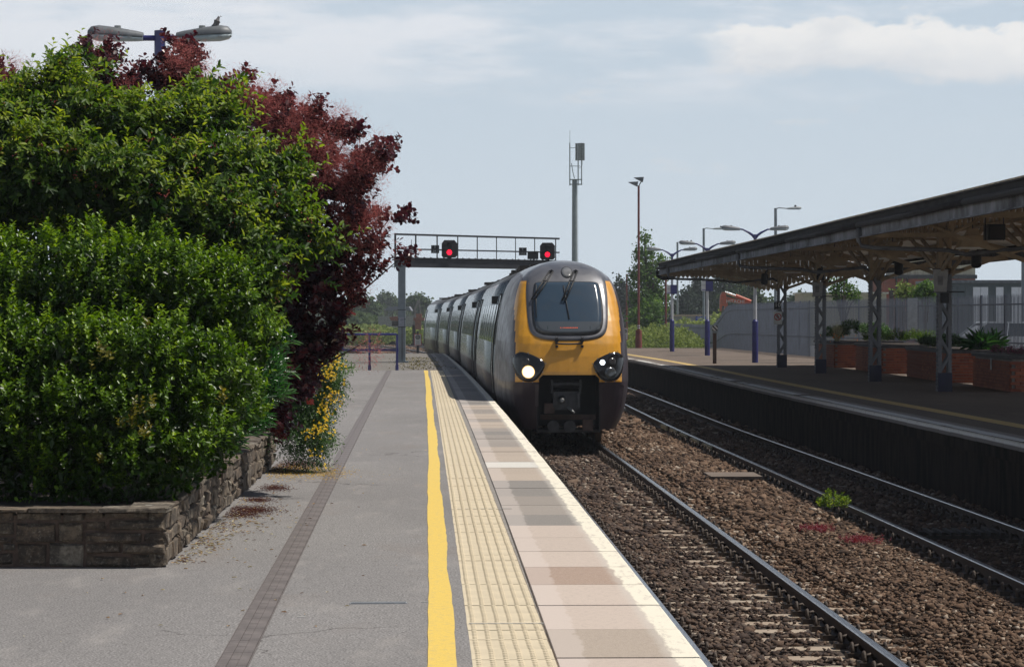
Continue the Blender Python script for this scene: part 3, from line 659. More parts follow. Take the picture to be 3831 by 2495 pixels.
# coupler recess
mb = MB()
mb.box((0, 1.25, .95), (1.24, .04, 1.1)); mb.box((-.61, .75, .9), (.03, 1.1, 1.2)); mb.box((.61, .75, .9), (.03, 1.1, 1.2)); mb.box((0, .75, 1.475), (1.24, 1.1, .03)); mb.box((0, .8, .33), (1.24, 1.0, .05))
mb.build('coupler_recess', M_rub, NOSE)
mb = MB(); mb.box((0, .55, 1.24), (.56, .22, .10)); mb.cyl((-.30, .44, 1.25), (.22, .44, 1.25), .075, n=12); mb.box((-.32, .45, 1.2), (.04, .18, .26)); mb.box((.24, .45, 1.2), (.04, .18, .26)); mb.build('coupler_cover', M_bgrey, NOSE)
mb = MB(); mb.box((-.05, .35, .93), (.50, .3, .36)); mb.cyl((-.14, .22, .96), (-.14, .02, .94), .085, .045, 14); mb.cyl((.10, .205, .95), (.10, .19, .95), .10, n=16); mb.box((-.28, .2, .95), (.06, .12, .30)); mb.box((.19, .2, .95), (.06, .12, .30)); cp = mb.build('coupler', M_bgrey, NOSE)
mb = MB(); mb.tube([(-.02, .15, .80), (.10, .0, .70)], .022, 6); mb.cyl((-.14, .02, .94), (-.14, -.02, .94), .05, .03, 10); mb.build('coupler_cone', M_steel, cp)
for x, zc2, r in ((-.30, .42, .12), (.02, .42, .12)): mb = MB(); mb.cyl((x, .35, zc2), (x, .22, zc2), r, n=12); mb.build('air_pipe', M_bgrey, NOSE)
mb = MB(); mb.box((.38, .3, .45), (.2, .2, .22)); mb.box((-.38, .3, .78), (.2, .3, .2)); mb.box((.0, .45, .60), (1.1, .12, .10)); mb.build('jumper_box', mat('rust_box', (.07, .045, .035), .8), NOSE)
# lower corner valances
for sg in (-1, 1):
    mb = MB(); 
    for zz0, zz1, xa, xb, o in ((.80, 1.25, .60, 1.10, .03), (.36, .80, .62, 1.06, .01)):
        poly = [(xa, zz0 + .02), (xb - .05, zz0), (xb, zz0 + .07), (xb, zz1 - .03), (xb - .04, zz1), (xa, zz1)]
        vs = [tuple(skin(sg * p[0], p[1], o)) for p in poly] + [(sg * p[0], skin(sg * p[0], p[1], 0)[1] + .12, p[1]) for p in poly]; n = len(poly)
        mb.add(vs, [tuple(range(n)), tuple(range(n, 2 * n))[::-1]] + [(i, (i + 1) % n, n + (i + 1) % n, n + i) for i in range(n)])
    mb.build('corner_valance', gloss('valance_plum_grey', (.065, .05, .055), .35, .2, amt=.35), NOSE)
# body of a coach
prof = [(.0, .36)] ; half = [(q[1], q[0]) for q in WP]
ring = [(x, z_) for x, z_ in half] + [(-x, z_) for x, z_ in half[::-1]]
def coach_body(y0, y1, parent):
    mb = MB(); k = len(ring); vs = []
    for y in (y0, y1): vs += [(x, y, z_) for x, z_ in ring]
    for i in range(k):
        j = (i + 1) % k; mb.f.append((i, j, k + j, k + i)[::-1]); mb.sm.append(True); mb.m.append(0 if ring[i][1] < 3.3 or ring[j][1] < 3.3 else 1)
    mb.v = vs; mb.f += [tuple(range(k)), tuple(range(k, 2 * k))[::-1]]; mb.m += [2, 2]; mb.sm += [False, False]
    return mb.build('body_shell', [M_side, M_roof, M_rub], parent)
def side_pt(y, z_, s, o=0.0): return (s * (Wz(z_) + o), y, z_)
def side_panel(mb, s, y0, y1, z0, z1, o, m=0):
    zs_ = np.linspace(z0, z1, 5); vs = []
    for z_ in zs_: vs += [side_pt(y0, z_, s, o), side_pt(y1, z_, s, o)]
    fs = [(2 * i, 2 * i + 1, 2 * i + 3, 2 * i + 2) for i in range(4)]; mb.add(vs, fs if s > 0 else [f[::-1] for f in fs], m)
    b = [side_pt(y0, z_, s, -.01) for z_ in zs_]; mb.add([vs[2 * i] for i in range(5)] + b, [(i, i + 1, 5 + i + 1, 5 + i) for i in range(4)], m)
def coach_fit(parent, y0, L, cab=False):
    ws = y0 + (7.0 if cab else 3.3); we = y0 + L - 3.3; n = int((we - ws) / 1.95)
    for s in (-1, 1):
        for i in range(n):
            mb = MB(); a = ws + i * 1.95; side_panel(mb, s, a, a + 1.5, 2.03, 2.86, .010); mb.build('window', M_wing, parent)
        for dy in ((y0 + 4.6 if cab else y0 + 1.1), y0 + L - 2.2):
            mb = MB(); side_panel(mb, s, dy, dy + 1.0, .95, 3.05, .020); dr = mb.build('door', M_side, parent)
            mb = MB(); side_panel(mb, s, dy + .2, dy + .8, 2.03, 2.86, .032); mb.build('door_window', M_wing, dr)
            mb = MB()
            for q in (-.02, 1.0): side_panel(mb, s, dy + q, dy + q + .02, .95, 3.08, .034)
            mb.build('door_seal', M_rub, dr)
            mb = MB(); mb.box((s * 1.36, dy + .5, .62), (.22, 1.1, .05)); mb.box((s * 1.30, dy + .5, .45), (.05, .08, .3)); mb.build('door_step', M_steel, dr)
        mb = MB(); mb.box((s * 1.24, y0 + (7.3 if cab else 4.0), 2.96), (.16, .12, .17)); mb.build('side_lamp', M_rub, parent)
        mb = MB(); mb.box((s * 1.0, y0 + L / 2, .55), (.55, L * .45, .5)); mb.box((s * 1.02, y0 + L / 2 - 5.6, .5), (.4, 1.0, .4)); mb.build('underfloor_box', M_under, parent)
    mb = MB(); rr = random.Random(int(y0 * 7 + L * 10))
    for i in range(10):
        yy = y0 + (7.5 if cab else 1.5) + i * (L - (9 if cab else 3)) / 10; w_ = rr.uniform(.5, 1.3); mb.box((rr.uniform(-.2, .2), yy + .7, 3.745), (w_ * .8, rr.uniform(.6, 1.3), rr.uniform(.06, .11)))
    for q in (-.6, .6): mb.tube([(q, y0 + (7 if cab else .5), 3.64), (q, y0 + L - .5, 3.64)], .03, 5)
    mb.build('roof_equipment', M_under, parent)
    for bc in (y0 + (3.9 if cab else 3.2), y0 + L - 3.2):
        bg_ = MB(); 
        for s in (-1, 1): bg_.box((s * .98, bc, .52), (.12, 3.1, .22)); bg_.box((s * .98, bc, .42), (.2, .8, .34))
        bg_.box((0, bc, .6), (1.9, .5, .25)); b_ = bg_.build('bogie', M_under, parent)
        for wy in (bc - 1.2, bc + 1.2):
            mb = MB()
            for s in (-1, 1): mb.cyl((s * .68, wy, .42), (s * .80, wy, .42), .42, n=24); mb.cyl((s * .655, wy, .42), (s * .68, wy, .42), .45, n=24)
            mb.cyl((-.7, wy, .42), (.7, wy, .42), .08, n=8); mb.build('wheelset', M_wheel, b_)
coach_body(3.9, 23.4, NOSE); coach_fit(NOSE, 0, 23.4, True)
for s in (-1, 1):
    mb = MB(); side_panel(mb, s, 3.92, 4.45, 2.0, 2.95, .012); mb.build('cab_side_window', M_wing, NOSE)
place(NOSE, D0, 23.4)
mb = MB(); 
for q in np.linspace(0, .5, 4): mb.loft([[(x * .93, y, .5 + (z_ - .5) * .96) for x, z_ in ring] for y in (q, q + .08)])
gn = mb.build('gangway_bellows', M_rub, TR); ORG[gn.name] = Vector((0, 0, 0)); gang = [gn]
d = D0 + 23.4; place(gn, d, .6)
L2 = 22.3
CO = tag(bpy.data.objects.new('coach', None), None); C.objects.link(CO); CO.parent = TR; ORG[CO.name] = Vector((0, 0, 0))
coach_body(0, L2, CO); coach_fit(CO, 0, L2); d += .6; place(CO, d, L2); d += L2
for i in range(3):
    g = dup(gn, TR); place(g, d, .6); d += .6
    c2 = dup(CO, TR); place(c2, d, L2); d += L2

# ------------------------------------------------------------------ lamps, gantry, posts
M_blue = mat('blue_post_paint', (.022, .022, .14), .35, var=.2, scale=4, coat=.3)
M_white = mat('white_post_paint', (.50, .51, .52), .45, var=.12, scale=3, dirt=(.25, .24, .22), dirt_amt=.2)
M_lgrey = mat('lantern_grey', (.13, .14, .15), .5, var=.2, scale=8, dirt=(.25, .25, .24), dirt_amt=.2)
M_ldiff = mat('lantern_bowl', (.38, .44, .46), .3, var=.12, scale=6)
M_redp = mat('red_oxide_paint', (.17, .040, .032), .6, var=.25, scale=3)
M_gpost = mat('grey_post_paint', (.20, .23, .25), .5, var=.12, scale=3, dirt=(.15, .13, .12), dirt_amt=.15)
M_black = mat('black_steel', (.014, .015, .02), .55, var=.3)
M_sigw = mat('sign_white', (.58, .58, .56), .5, var=.06)
M_sigb = mat('sign_black', (.012, .012, .013), .5, var=.1)
M_sigr = mat('sign_red', (.40, .02, .03), .5, var=.1)
M_conc = mat('concrete', (.30, .29, .27), .9, var=.25, scale=8, bump=.004)
def lantern(mb_top, mb_bowl, x0, x1, z0, z1, h=.17, w=.26):
    """long street-light head from the arm (x0) to the tip (x1)"""
    secs, sec2 = [], []
    for k, hh, ww in ((0, .5, .5), (.1, .62, .6), (.5, .9, .95), (.8, 1.0, 1.0), (.94, .8, .85), (1.0, .35, .5)):
        x, z_ = x0 + (x1 - x0) * k, z0 + (z1 - z0) * k; W_, H_ = w * ww / 2, h * hh
        secs.append([(x, W_ * math.cos(t_), z_ + H_ * .62 * math.sin(t_)) for t_ in np.linspace(0, math.pi, 8)] + [(x, -W_, z_ - .01), (x, W_, z_ - .01)])
        sec2.append([(x, W_ * .93, z_ - .012), (x, W_ * .88, z_ - .012 - H_ * .36), (x, 0, z_ - .012 - H_ * .46), (x, -W_ * .88, z_ - .012 - H_ * .36), (x, -W_ * .93, z_ - .012)])
    mb_top.loft(secs, sm=True); mb_bowl.loft(sec2, sm=True)
def double_lamp(name, label, loc, H, hub, arm, head_, straight, sign, group):
    L = thing(name, label, 'lamp post', loc, group=group); b = Vector(loc); X, Y, Z = b
    mb = MB(); mb.cyl((X, Y, Z), (X, Y, Z + 1.52), .115, n=14); mb.cyl((X, Y, Z + 1.52), (X, Y, Z + 1.60), .115, .06, n=14); mb.build('base_sleeve', M_blue, L)
    mb = MB(); mb.cyl((X, Y, Z + 1.55), (X, Y, Z + H - hub), .066, .056, n=12); mb.build('post', M_white, L)
    mb = MB(); 
    if straight:
        mb.cyl((X, Y, Z + H - hub), (X, Y, Z + H), .068, n=14)
        for s in (-1, 1): mb.cyl((X, Y, Z + H - .09), (X + s * arm, Y, Z + H - .09), .034, n=8)
    else:
        mb.cyl((X, Y, Z + H - hub), (X, Y, Z + H - .14), .055, n=10)
        for s in (-1, 1): mb.tube([(X, Y, Z + H - .30), (X + s * .10, Y, Z + H - .17), (X + s * .22, Y, Z + H - .08), (X + s * .32, Y, Z + H - .03), (X + s * (arm * .8), Y, Z + H + .04), (X + s * arm, Y, Z + H + .05)], [.05, .05, .045, .035, .03, .03], 7)
    mb.build('bracket_arm', M_blue, L)
    for s in (-1, 1):
        za = Z + H - (.075 if straight else -.055); T_, B_ = MB(), MB(); lantern(T_, B_, X + s * (arm - .02), X + s * (arm + head_), za, za + .045)
        for q in (T_, B_): q.v = [(a, b + Y, c_) for a, b, c_ in q.v]
        l = T_.build('lantern', M_lgrey, L); B_.build('lantern_bowl', M_ldiff, l)
        mb = MB(); 
        for q in (.2, .8): mb.box((X + s * (arm + head_ * q), Y - .125, za - .01), (.05, .02, .02))
        mb.cyl((X + s * (arm + head_ * .45), Y, za + .10), (X + s * (arm + head_ * .45), Y, za + .135), .04, n=8); mb.build('lantern_clip', M_steel, l)
    if sign:
        zc_ = Z + 3.05; h_ = .45
        mb = MB(); mb.box((X + .07, Y - .08, zc_), (.32, .30, h_)); mb.build('sign_side', M_blue, L)
        mb = MB(); mb.box((X - .17 - .005, Y - .085, zc_), (.17, .26, h_ - .02)); sg = mb.build('name_sign', M_sigw, L)
        tx = text('sign_lettering', 'Taunton', .038, (X - .175, Y - .218, zc_ + .04), M_sigb, sg, depth=.004)
        mb = MB(); mb.box((X - .175, Y - .217, zc_ - .17), (.165, .004, .05)); mb.build('sign_band', mat('sign_violet', (.25, .24, .38), .5), sg)
    return L
LX = px(372, 32.3)
LL = double_lamp('lamp_post', 'tall double-headed lamp post rising behind the purple bush, pigeon on its right head', (LX, 32.3, 0), 5.10, .30, .22, .645, True, False, 'double-headed platform lamp posts')
for (vx, d_, lab) in ((1562, 131.5, 'farthest double-headed lamp post on the far platform, nearest the birch tree'), (1644, 117.5, 'middle double-headed lamp post on the far platform, beside the wooden marker post'), (1755, 98.4, 'nearest double-headed lamp post on the far platform, just beyond the canopy end')):
    double_lamp('lamp_post', lab, (px(vx, d_), d_, 0), 4.95 if d_ > 125 else 4.86, .55, .58, .66, False, True, 'double-headed platform lamp posts')
# pigeon: one skinned body on the right lantern
PX_, PZ_ = px(503, 32.3), pz(71, 32.3)
def skin_mesh(name, verts, edges, radii, m, parent=None, sub=2):
    me = bpy.data.meshes.new(name); me.from_pydata(verts, edges, []); o = bpy.data.objects.new(name, me); C.objects.link(o)
    md = o.modifiers.new('s', 'SKIN'); 
    for i, r in enumerate(radii): me.skin_vertices[0].data[i].radius = r
    me.skin_vertices[0].data[0].use_root = True
    o.modifiers.new('u', 'SUBSURF').levels = sub; dg = bpy.context.evaluated_depsgraph_get(); dg.update()
    m2 = bpy.data.meshes.new_from_object(o.evaluated_get(dg)); bpy.data.objects.remove(o); m2.name = name; m2.materials.clear(); m2.materials.append(m)
    m2.polygons.foreach_set('use_smooth', [True] * len(m2.polygons)); return link(name, m2, parent)
PG = thing('pigeon', 'grey pigeon perched on the right head of the tall lamp post', 'bird', (PX_, 32.3, PZ_))
M_pig = mat('pigeon_feather', (.16, .15, .155), .8, var=.3, scale=40)
skin_mesh('body', [(0, 0, .075), (.012, 0, .11), (.026, 0, .145), (.036, 0, .168), (-.010, .008, .045), (-.028, .012, .012), (-.042, .015, -.022)], [(0, 1), (1, 2), (2, 3), (0, 4), (4, 5), (5, 6)], [(.040, .036), (.032, .03), (.016, .016), (.018, .017), (.032, .03), (.016, .010), (.010, .004)], M_pig, PG)
mb = MB(); mb.cyl((.048, 0, .168), (.068, 0, .160), .005, .001, 6); mb.build('beak', M_black, PG) if False else None
mb = MB(); mb.cyl((PX_ + .048, 32.3, PZ_ + .168), (PX_ + .070, 32.3, PZ_ + .158), .006, .001, 6); mb.build('beak', M_black, PG)
for s in (-1, 1):
    mb = MB(); mb.loft([[(PX_ + .010 - .05 * k, 32.3 + s * (.040 - .012 * k), PZ_ + .115 - .125 * k + dz) for dz in (w_, 0, -w_)] + [(PX_ + .010 - .05 * k, 32.3 + s * (.030 - .012 * k), PZ_ + .115 - .125 * k)] for k, w_ in ((0, .012), (.25, .032), (.6, .03), (1, .006))], sm=True); mb.build('wing', mat('pigeon_wing', (.20, .19, .19), .8, var=.3, scale=30), PG)
    mb = MB(); mb.cyl((PX_ - .005, 32.3 + s * .015, PZ_ + .04), (PX_ - .002, 32.3 + s * .015, PZ_ + .0), .004, n=5); mb.cyl((PX_ - .002, 32.3 + s * .015, PZ_ + .002), (PX_ + .022, 32.3 + s * .018, PZ_ + .001), .003, n=5); mb.build('leg', mat('pigeon_leg', (.35, .08, .07), .7), PG)

# signal gantry
GD = 98.9; GX = px(934, GD)
G = thing('signal_gantry', 'black railed signal gantry spanning the near track on one grey square column', 'signal gantry', (GX, GD, 0))
mb = MB(); mb.box((GX, GD, 1.9), (.27, .27, 3.8)); mb.box((GX, GD, .03), (.5, .5, .06)); mb.build('column', M_gpost, G)
mb = MB(); mb.box((GX - .01, GD - .16, pz(748, GD)), (.19, .07, .34)); bx = mb.build('telephone_box', mat('light_grey_box', (.30, .31, .36), .5), G)
mb = MB()
for q in (-.035, 0, .035): mb.bar((GX + q - .03, GD - .199, pz(744, GD) - .02), (GX + q + .03, GD - .199, pz(744, GD) + .04), .012, .006)
mb.build('box_louvre', M_sigb, bx)
mb = MB(); mb.tube([(GX + .01, GD - .15, pz(758, GD)), (GX + .015, GD - .15, .05)], .012, 5); mb.build('cable', M_black, G)
for zz_ in (pz(742, GD), pz(760, GD), pz(720, GD)): mb = MB(); mb.box((GX, GD, zz_), (.30, .30, .025)); mb.build('column_clamp', M_bgrey, G)
g0, g1 = Vector((px(918, GD), GD, 0)), Vector((px(1300, 104.5), 104.5, 0))
def gp(t, z_, o=0.0): p = g0.lerp(g1, t); return (p.x, p.y + o, z_)
zb0, zb1 = 3.53, 3.86
mb = MB()
for o in (-.30, .30):
    mb.bar(gp(.0, (zb0 + zb1) / 2, o), gp(1.0, (zb0 + zb1) / 2, o), .06, zb1 - zb0)
    for k in range(26): mb.box(gp(.02 + k * .038, zb1 + .02, o), (.05, .05, .06))
mb.bar(gp(0, zb1 + .01), gp(1, zb1 + .01), .62, .03); mb.bar(gp(0, zb0 + .02), gp(1, zb0 + .02), .62, .03); mb.build('beam', M_black, G)
tl = lambda x: (x - 918) / 382
for o in (-.34, .34):
    mb = MB(); mb.bar(gp(0, 4.74, o), gp(1.0, 4.74, o), .035, .05); mb.bar(gp(0, 4.20, o), gp(1.0, 4.20, o), .03, .035)
    mb.build('handrail', M_black, G)
    for x in (919, 964, 1012, 1059, 1104, 1149, 1194, 1240, 1291):
        mb = MB(); mb.bar(gp(tl(x), zb1, o), gp(tl(x), 4.76, o), .03, .03); mb.build('rail_post', M_black, G)
mb = MB(); mb.bar(gp(0, 4.72, -.34), gp(0, 4.72, .34), .03, .03); mb.bar(gp(0.0, zb1 - .4, -.4), gp(0, 4.7, -.4), .02, .02); mb.bar(gp(.095, zb1, .1), gp(.095, 4.55, .1), .02, .02); mb.build('end_rail', M_black, G)
M_sigd = mat('signal_housing', (.045, .035, .034), .6, var=.35, scale=6)
M_rlamp = emat('red_signal_lamp', (1.0, .008, .03), 3.4)
def signal(vx, label, plate, lines, box=False):
    t_ = tl(vx); p = g0.lerp(g1, t_); d = p.y - .45; sc_ = d / 6215
    zt, zb_ = (4.56, 3.90); T_ = thing('railway_signal', label, 'signal', (p.x, d, zb_), group='red colour-light signals on the gantry'); w = .58; x = p.x
    mb = MB(); ch = .07; mb.prism([(x - w / 2 + ch, zb_), (x + w / 2 - ch, zb_), (x + w / 2, zb_ + ch), (x + w / 2, zt - .12), (x + w / 2 - .1, zt), (x - w / 2 + .1, zt), (x - w / 2, zt - .12), (x - w / 2, zb_ + ch)], 'y', d, d + .04); mb.box((x, d + .12, (zt + zb_) / 2), (.3, .2, .5)); mb.build('backboard', M_sigd, T_)
    for zc_, mm in ((4.10, M_rlamp), (4.34, M_black)):
        mb = MB(); mb.cyl((x, d - .012, zc_), (x, d - .02, zc_), .095 if mm is M_rlamp else .09, n=18); mb.build('lamp_lens', mm, T_)
        mb = MB(); n = 14; a_ = [(-.2 + (math.pi + .4) * k / n) for k in range(n + 1)]
        vs = [(x + .12 * math.cos(q), d, zc_ + .12 * math.sin(q)) for q in a_] + [(x + .12 * math.cos(q), d - .26, zc_ + .12 * math.sin(q)) for q in a_] + [(x + .13 * math.cos(q), d, zc_ + .13 * math.sin(q)) for q in a_] + [(x + .13 * math.cos(q), d - .26, zc_ + .13 * math.sin(q)) for q in a_]
        m_ = n + 1; mb.add(vs, [(i, i + 1, m_ + i + 1, m_ + i) for i in range(n)] + [(2 * m_ + i, 3 * m_ + i, 3 * m_ + i + 1, 2 * m_ + i + 1) for i in range(n)] + [(m_ + i, m_ + i + 1, 3 * m_ + i + 1, 3 * m_ + i) for i in range(n)])
        mb.build('lamp_hood', M_black, T_)
    mb = MB(); mb.box((x, d + .05, zb_ - .03), (.16, .1, .10)); mb.box((x, d + .3, 4.2), (.06, .4, .06)); mb.build('mounting_bracket', M_black, T_)
    xp = g0.lerp(g1, tl(plate)).x; N = thing('number_plate', 'black plate reading E %s beside the %s signal' % (lines[1], 'left' if lines[1] == '285' else 'right'), 'sign', (xp, d, 4.05), group='signal number plates')
    mb = MB(); mb.box((xp, d, 4.22), (.30, .02, .30)); mb.bar((xp, d + .02, 4.2), (xp, d + .12, 4.2), .25, .03); mb.build('plate', M_sigb, N)
    text('plate_lettering', lines[0], .135, (xp, d - .014, 4.30), M_sigw, N); text('plate_lettering', lines[1], .135, (xp, d - .014, 4.155), M_sigw, N)
signal(1040.5, 'left signal on the gantry showing red, between plate E 285 and the middle rails', 1007.5, ('E', '285'))
signal(1270.5, 'right signal on the gantry showing red, directly above the train roof', 1211.5, ('E', '385'))
p = g0.lerp(g1, tl(1235.5)); mb = MB(); mb.box((p.x, p.y - .4, 4.06), (.42, .06, .30)); mb.box((p.x + .02, p.y - .36, 3.9), (.05, .05, .2)); mb.box((p.x, p.y - .45, 4.20), (.46, .14, .03)); tag(mb.build('route_indicator', M_sigb), 'blank black route indicator box left of the right signal', 'indicator')

# blue handrail at the end of the near platform
H = thing('handrail', 'dark blue tubular handrail across the end of the near platform', 'railing', (px(922, 83.9), 83.9, 0))
xs = [px(922.5, 83.9) - .86 * i for i in range(6)]
for i, x in enumerate(xs):
    mb = MB(); mb.cyl((x, 83.9, 0), (x, 83.9, 1.13), .038, n=10); mb.cyl((x, 83.9, 0), (x, 83.9, .17), .052, n=10); mb.cyl((x, 83.9, .60), (x, 83.9, .68), .05, n=10); mb.build('rail_post', M_blue, H)
for z_ in (1.13, .64): mb = MB(); mb.cyl((xs[0], 83.9, z_), (xs[-1], 83.9, z_), .038, n=10); mb.build('rail', M_blue, H)
# telecom mast
MD = 258.0; MX = px(1335.5, MD); u_ = MD / 6215
Mt = thing('telecom_mast', 'tall grey mobile phone mast standing behind the train roof', 'mast', (MX, MD, -1.4)); zt = pz(418, MD)
mb = MB(); mb.cyl((MX, MD, -1.4), (MX, MD, zt), 15 * u_ / 2, 11.5 * u_ / 2, 16); mb.build('pole', M_gpost, Mt)
mb = MB()
for vx, a, b, r in ((1324.2, 333, 432, .045 / .04), (1343.5, 335, 432, 1.0), (1351.5, 333, 431, 1.0)): mb.cyl((px(vx, MD), MD - .3, pz(b, MD)), (px(vx, MD), MD - .3, pz(a, MD)), .055, n=7)
for y in (418, 429): mb.box((px(1338, MD), MD - .1, pz(y, MD)), (30 * u_, .5, .08))
mb.box((px(1336, MD), MD - .3, pz(387, MD)), (24 * u_, .06, .06)); mb.box((px(1331, MD), MD - .3, pz(344.5, MD)), (14 * u_, .05, .05)); mb.cyl((px(1324.2, MD), MD - .3, pz(333, MD)), (px(1324.4, MD), MD - .3, pz(304, MD)), .018, n=5)
mb.tube([(px(1328, MD), MD - .3, pz(380, MD)), (px(1331, MD), MD - .3, pz(400, MD)), (px(1335, MD), MD - .3, pz(416, MD))], .04, 5); mb.tube([(px(1354, MD), MD - .3, pz(374, MD)), (px(1353, MD), MD - .3, pz(385, MD)), (px(1346, MD), MD - .3, pz(392, MD))], .02, 5)
mb.build('head_frame', M_gpost, Mt)
for vx, w in ((1339.5, 5), (1346.5, 8), (1355, 7)): mb = MB(); mb.box((px(vx, MD), MD - .45 + (.2 if w == 5 else 0), pz(354, MD)), (w * u_, .18, 40 * u_)); mb.build('panel_antenna', mat('antenna_grey', (.22, .235, .24), .6), Mt)
mb = MB(); mb.tube([(px(1340, MD) + .1, MD - .25, zt), (px(1341.5, MD) + .1, MD - .3, -1)], .02, 5); mb.build('cable', M_gpost, Mt)
# floodlight pole and lamps beyond the far platform
def simple_pole(name, label, cat, vx, d, zb, vtop, r, m, extra, group=None):
    x = px(vx, d); T_ = thing(name, label, cat, (x, d, zb), group=group); mb = MB(); mb.cyl((x, d, zb), (x, d, pz(vtop, d)), r * 1.1, r, 10); mb.build('pole', m, T_); extra(T_, x, d); return T_
def flood(T_, x, d):
    u = d / 6215
    mb = MB(); mb.cyl((x, d, 0), (x, d, 1.0), .19, .17, 8); mb.build('pole_base', M_redp, T_)
    for z_ in (1.08, 1.2): mb = MB(); mb.cyl((x, d, z_), (x, d, z_ + .06), .085, n=10); mb.build('pole_band', M_white, T_)
    for (xa, ya, xb, yb) in ((1460, 424.5, 1481, 434), (1473, 414, 1494, 424)):
        mb = MB(); X0, Z0, X1, Z1 = px(xa, d), pz(ya, d), px(xb, d), pz(ya - 2, d)
        mb.loft([[(X0, d - .05, Z0), (X0, d + .05, Z0), (X0, d + .05, Z0 + .02), (X0, d - .05, Z0 + .02)], [(X1, d - .2, pz(yb, d)), (X1, d + .2, pz(yb, d)), (X1 + .05, d + .2, Z1), (X1 + .05, d - .2, Z1)]]); h_ = mb.build('floodlight', M_lgrey, T_)
        mb = MB(); mb.bar((X1 - .08, d, pz(yb - 2, d)), (x, d, pz(433, d)), .05, .05); mb.build('floodlight_bracket', M_black, h_)
simple_pole('floodlight_pole', 'tall red-brown floodlight pole behind the far platform end', 'floodlight', 1484.3, 146.8, -.1, 432, .062, M_redp, flood)
def one_arm(dx, ya, yb, hl, m):
    def f(T_, x, d):
        u = d / 6215; mb = MB(); mb.tube([(x, d, pz(ya, d) - .05), (x + dx * .3 * u, d, pz(ya, d) + .02), (x + dx * u, d, pz(yb, d))], .035, 6); mb.build('bracket_arm', m, T_)
        A, B = MB(), MB(); lantern(A, B, 0, hl, 0, .03, .16, .26); 
        for q in (A, B): q.v = [(x + dx * u + a, d + b, pz(yb, d) + c_) for a, b, c_ in q.v]
        l = A.build('lantern', mat('pale_lantern', (.36, .38, .39), .5), T_); B.build('lantern_bowl', M_ldiff, l)
        mb = MB(); mb.cyl((x + (dx + 18) * u, d, pz(yb, d) + .08), (x + (dx + 18) * u, d, pz(yb, d) + .20), .06, n=8); mb.build('photocell', M_black, l)
    return f
for vx, top, d_, lab in ((1574.5, 563, 225, 'grey car park street light farthest away, its head behind the platform lamps'), (1635.5, 531, 190, 'grey car park street light in the middle of the three, left of the canopy roof'), (1802.5, 484, 155, 'grey car park street light rising above the canopy roof')):
    simple_pole('street_light', lab, 'street light', vx, d_, -1.2, top, .085, M_gpost, one_arm(28 if d_ < 160 else (22 if d_ < 200 else 14), top, top + 1, .80, M_gpost), 'grey single-armed car park street lights')
simple_pole('street_light', 'plain grey street light post at the right edge beyond the palisade fence', 'street light', 2379.5, 112, -.3, 500, .10, M_gpost, one_arm(-20, 500, 499, -.8, M_gpost), 'grey single-armed car park street lights')
simple_pole('yard_lamp', 'red-brown yard lamp with a short arm, between the train and the floodlight pole', 'lamp post', 1456.7, 205, -1.2, 637, .07, M_redp, one_arm(16, 637, 632, .62, M_redp))
def cab(T_, x, d): mb = MB(); mb.box((x, d - .1, -.35), (1.1, .6, 1.2)); mb.build('concrete_base', M_conc, T_)
simple_pole('red_post', 'thin red-brown post on a concrete base under the canopy corner', 'post', 1547.5, 158, -.6, 628, .062, M_redp, cab)
x = px(1664, 110.5); T_ = thing('marker_post', 'short wooden post with a black and white striped plate on the far platform', 'marker post', (x, 96.6, 0)); x = px(1661, 96.6)
mb = MB(); mb.box((x, 96.6, .60), (.13, .11, 1.20)); mb.build('post', mat('weathered_wood', (.085, .055, .042), .9, var=.35, scale=8, sc=(4, 4, .4)), T_)
mb = MB(); mb.box((x, 96.5, 1.24), (.20, .10, .28)); mb.build('plate_box', M_gpost, T_)
t = NT('diagonal_stripes'); v = t.tc(); w = t.n('ShaderNodeTexWave', wave_type='BANDS', bands_direction='DIAGONAL'); w.inputs['Scale'].default_value = 4.2; t.l(v, w.inputs['Vector'])
mb = MB(); mb.box((x, 96.44, 1.28), (.19, .01, .18)); mb.build('striped_plate', t.done(t.bsdf(t.mix(t.ramp(w.outputs['Fac'], .48, .52), (.02, .02, .02), (.6, .6, .58)), .6)), T_)
# limited-clearance / signal sign posts by the track
def sign_post(label, vx, vy, w, h, d, zb):
    x = px(vx, d); zc_ = pz(vy, d); T_ = thing('track_sign', label, 'sign', (x, d, zb), group='white trackside signs with a round lamp')
    mb = MB(); mb.box((x, d + .05, (zb + zc_) / 2), (.12, .06, zc_ - zb)); mb.cyl((x, d + .04, zc_ + h / 2), (x, d + .04, zc_ + h / 2 + .12), .06, n=8); mb.build('post', M_bgrey, T_)
    mb = MB(); mb.box((x, d, zc_), (w, .03, h)); bd = mb.build('border', M_sigr, T_)
    mb = MB(); mb.box((x, d - .017, zc_), (w * .87, .01, h * .92)); mb.build('face', M_sigw, T_)
    mb = MB(); mb.cyl((x, d - .02, zc_ + h * .22), (x, d - .09, zc_ + h * .22), w * .34, n=18); mb.build('lamp_ring', M_bgrey, T_)
    mb = MB(); mb.cyl((x, d - .091, zc_ + h * .22), (x, d - .095, zc_ + h * .22), w * .27, n=18); mb.build('lamp_lens', mat('grey_lens', (.2, .2, .17), .3), T_)
    mb = MB(); 
    for k in range(4): mb.box((x, d - .024, zc_ - h * (.10 + .095 * k)), (w * (.55 - .08 * (k % 2)), .004, h * .022))
    mb.build('small_print', M_sigb, T_)
sign_post('white red-edged trackside sign between the gantry column and the last coach', 971, 789.5, .36, .58, 135, -1.1)
sign_post('white red-edged trackside sign peeping out right of the train nose', 1452.5, 776, .30, .62, 135, -1.1)

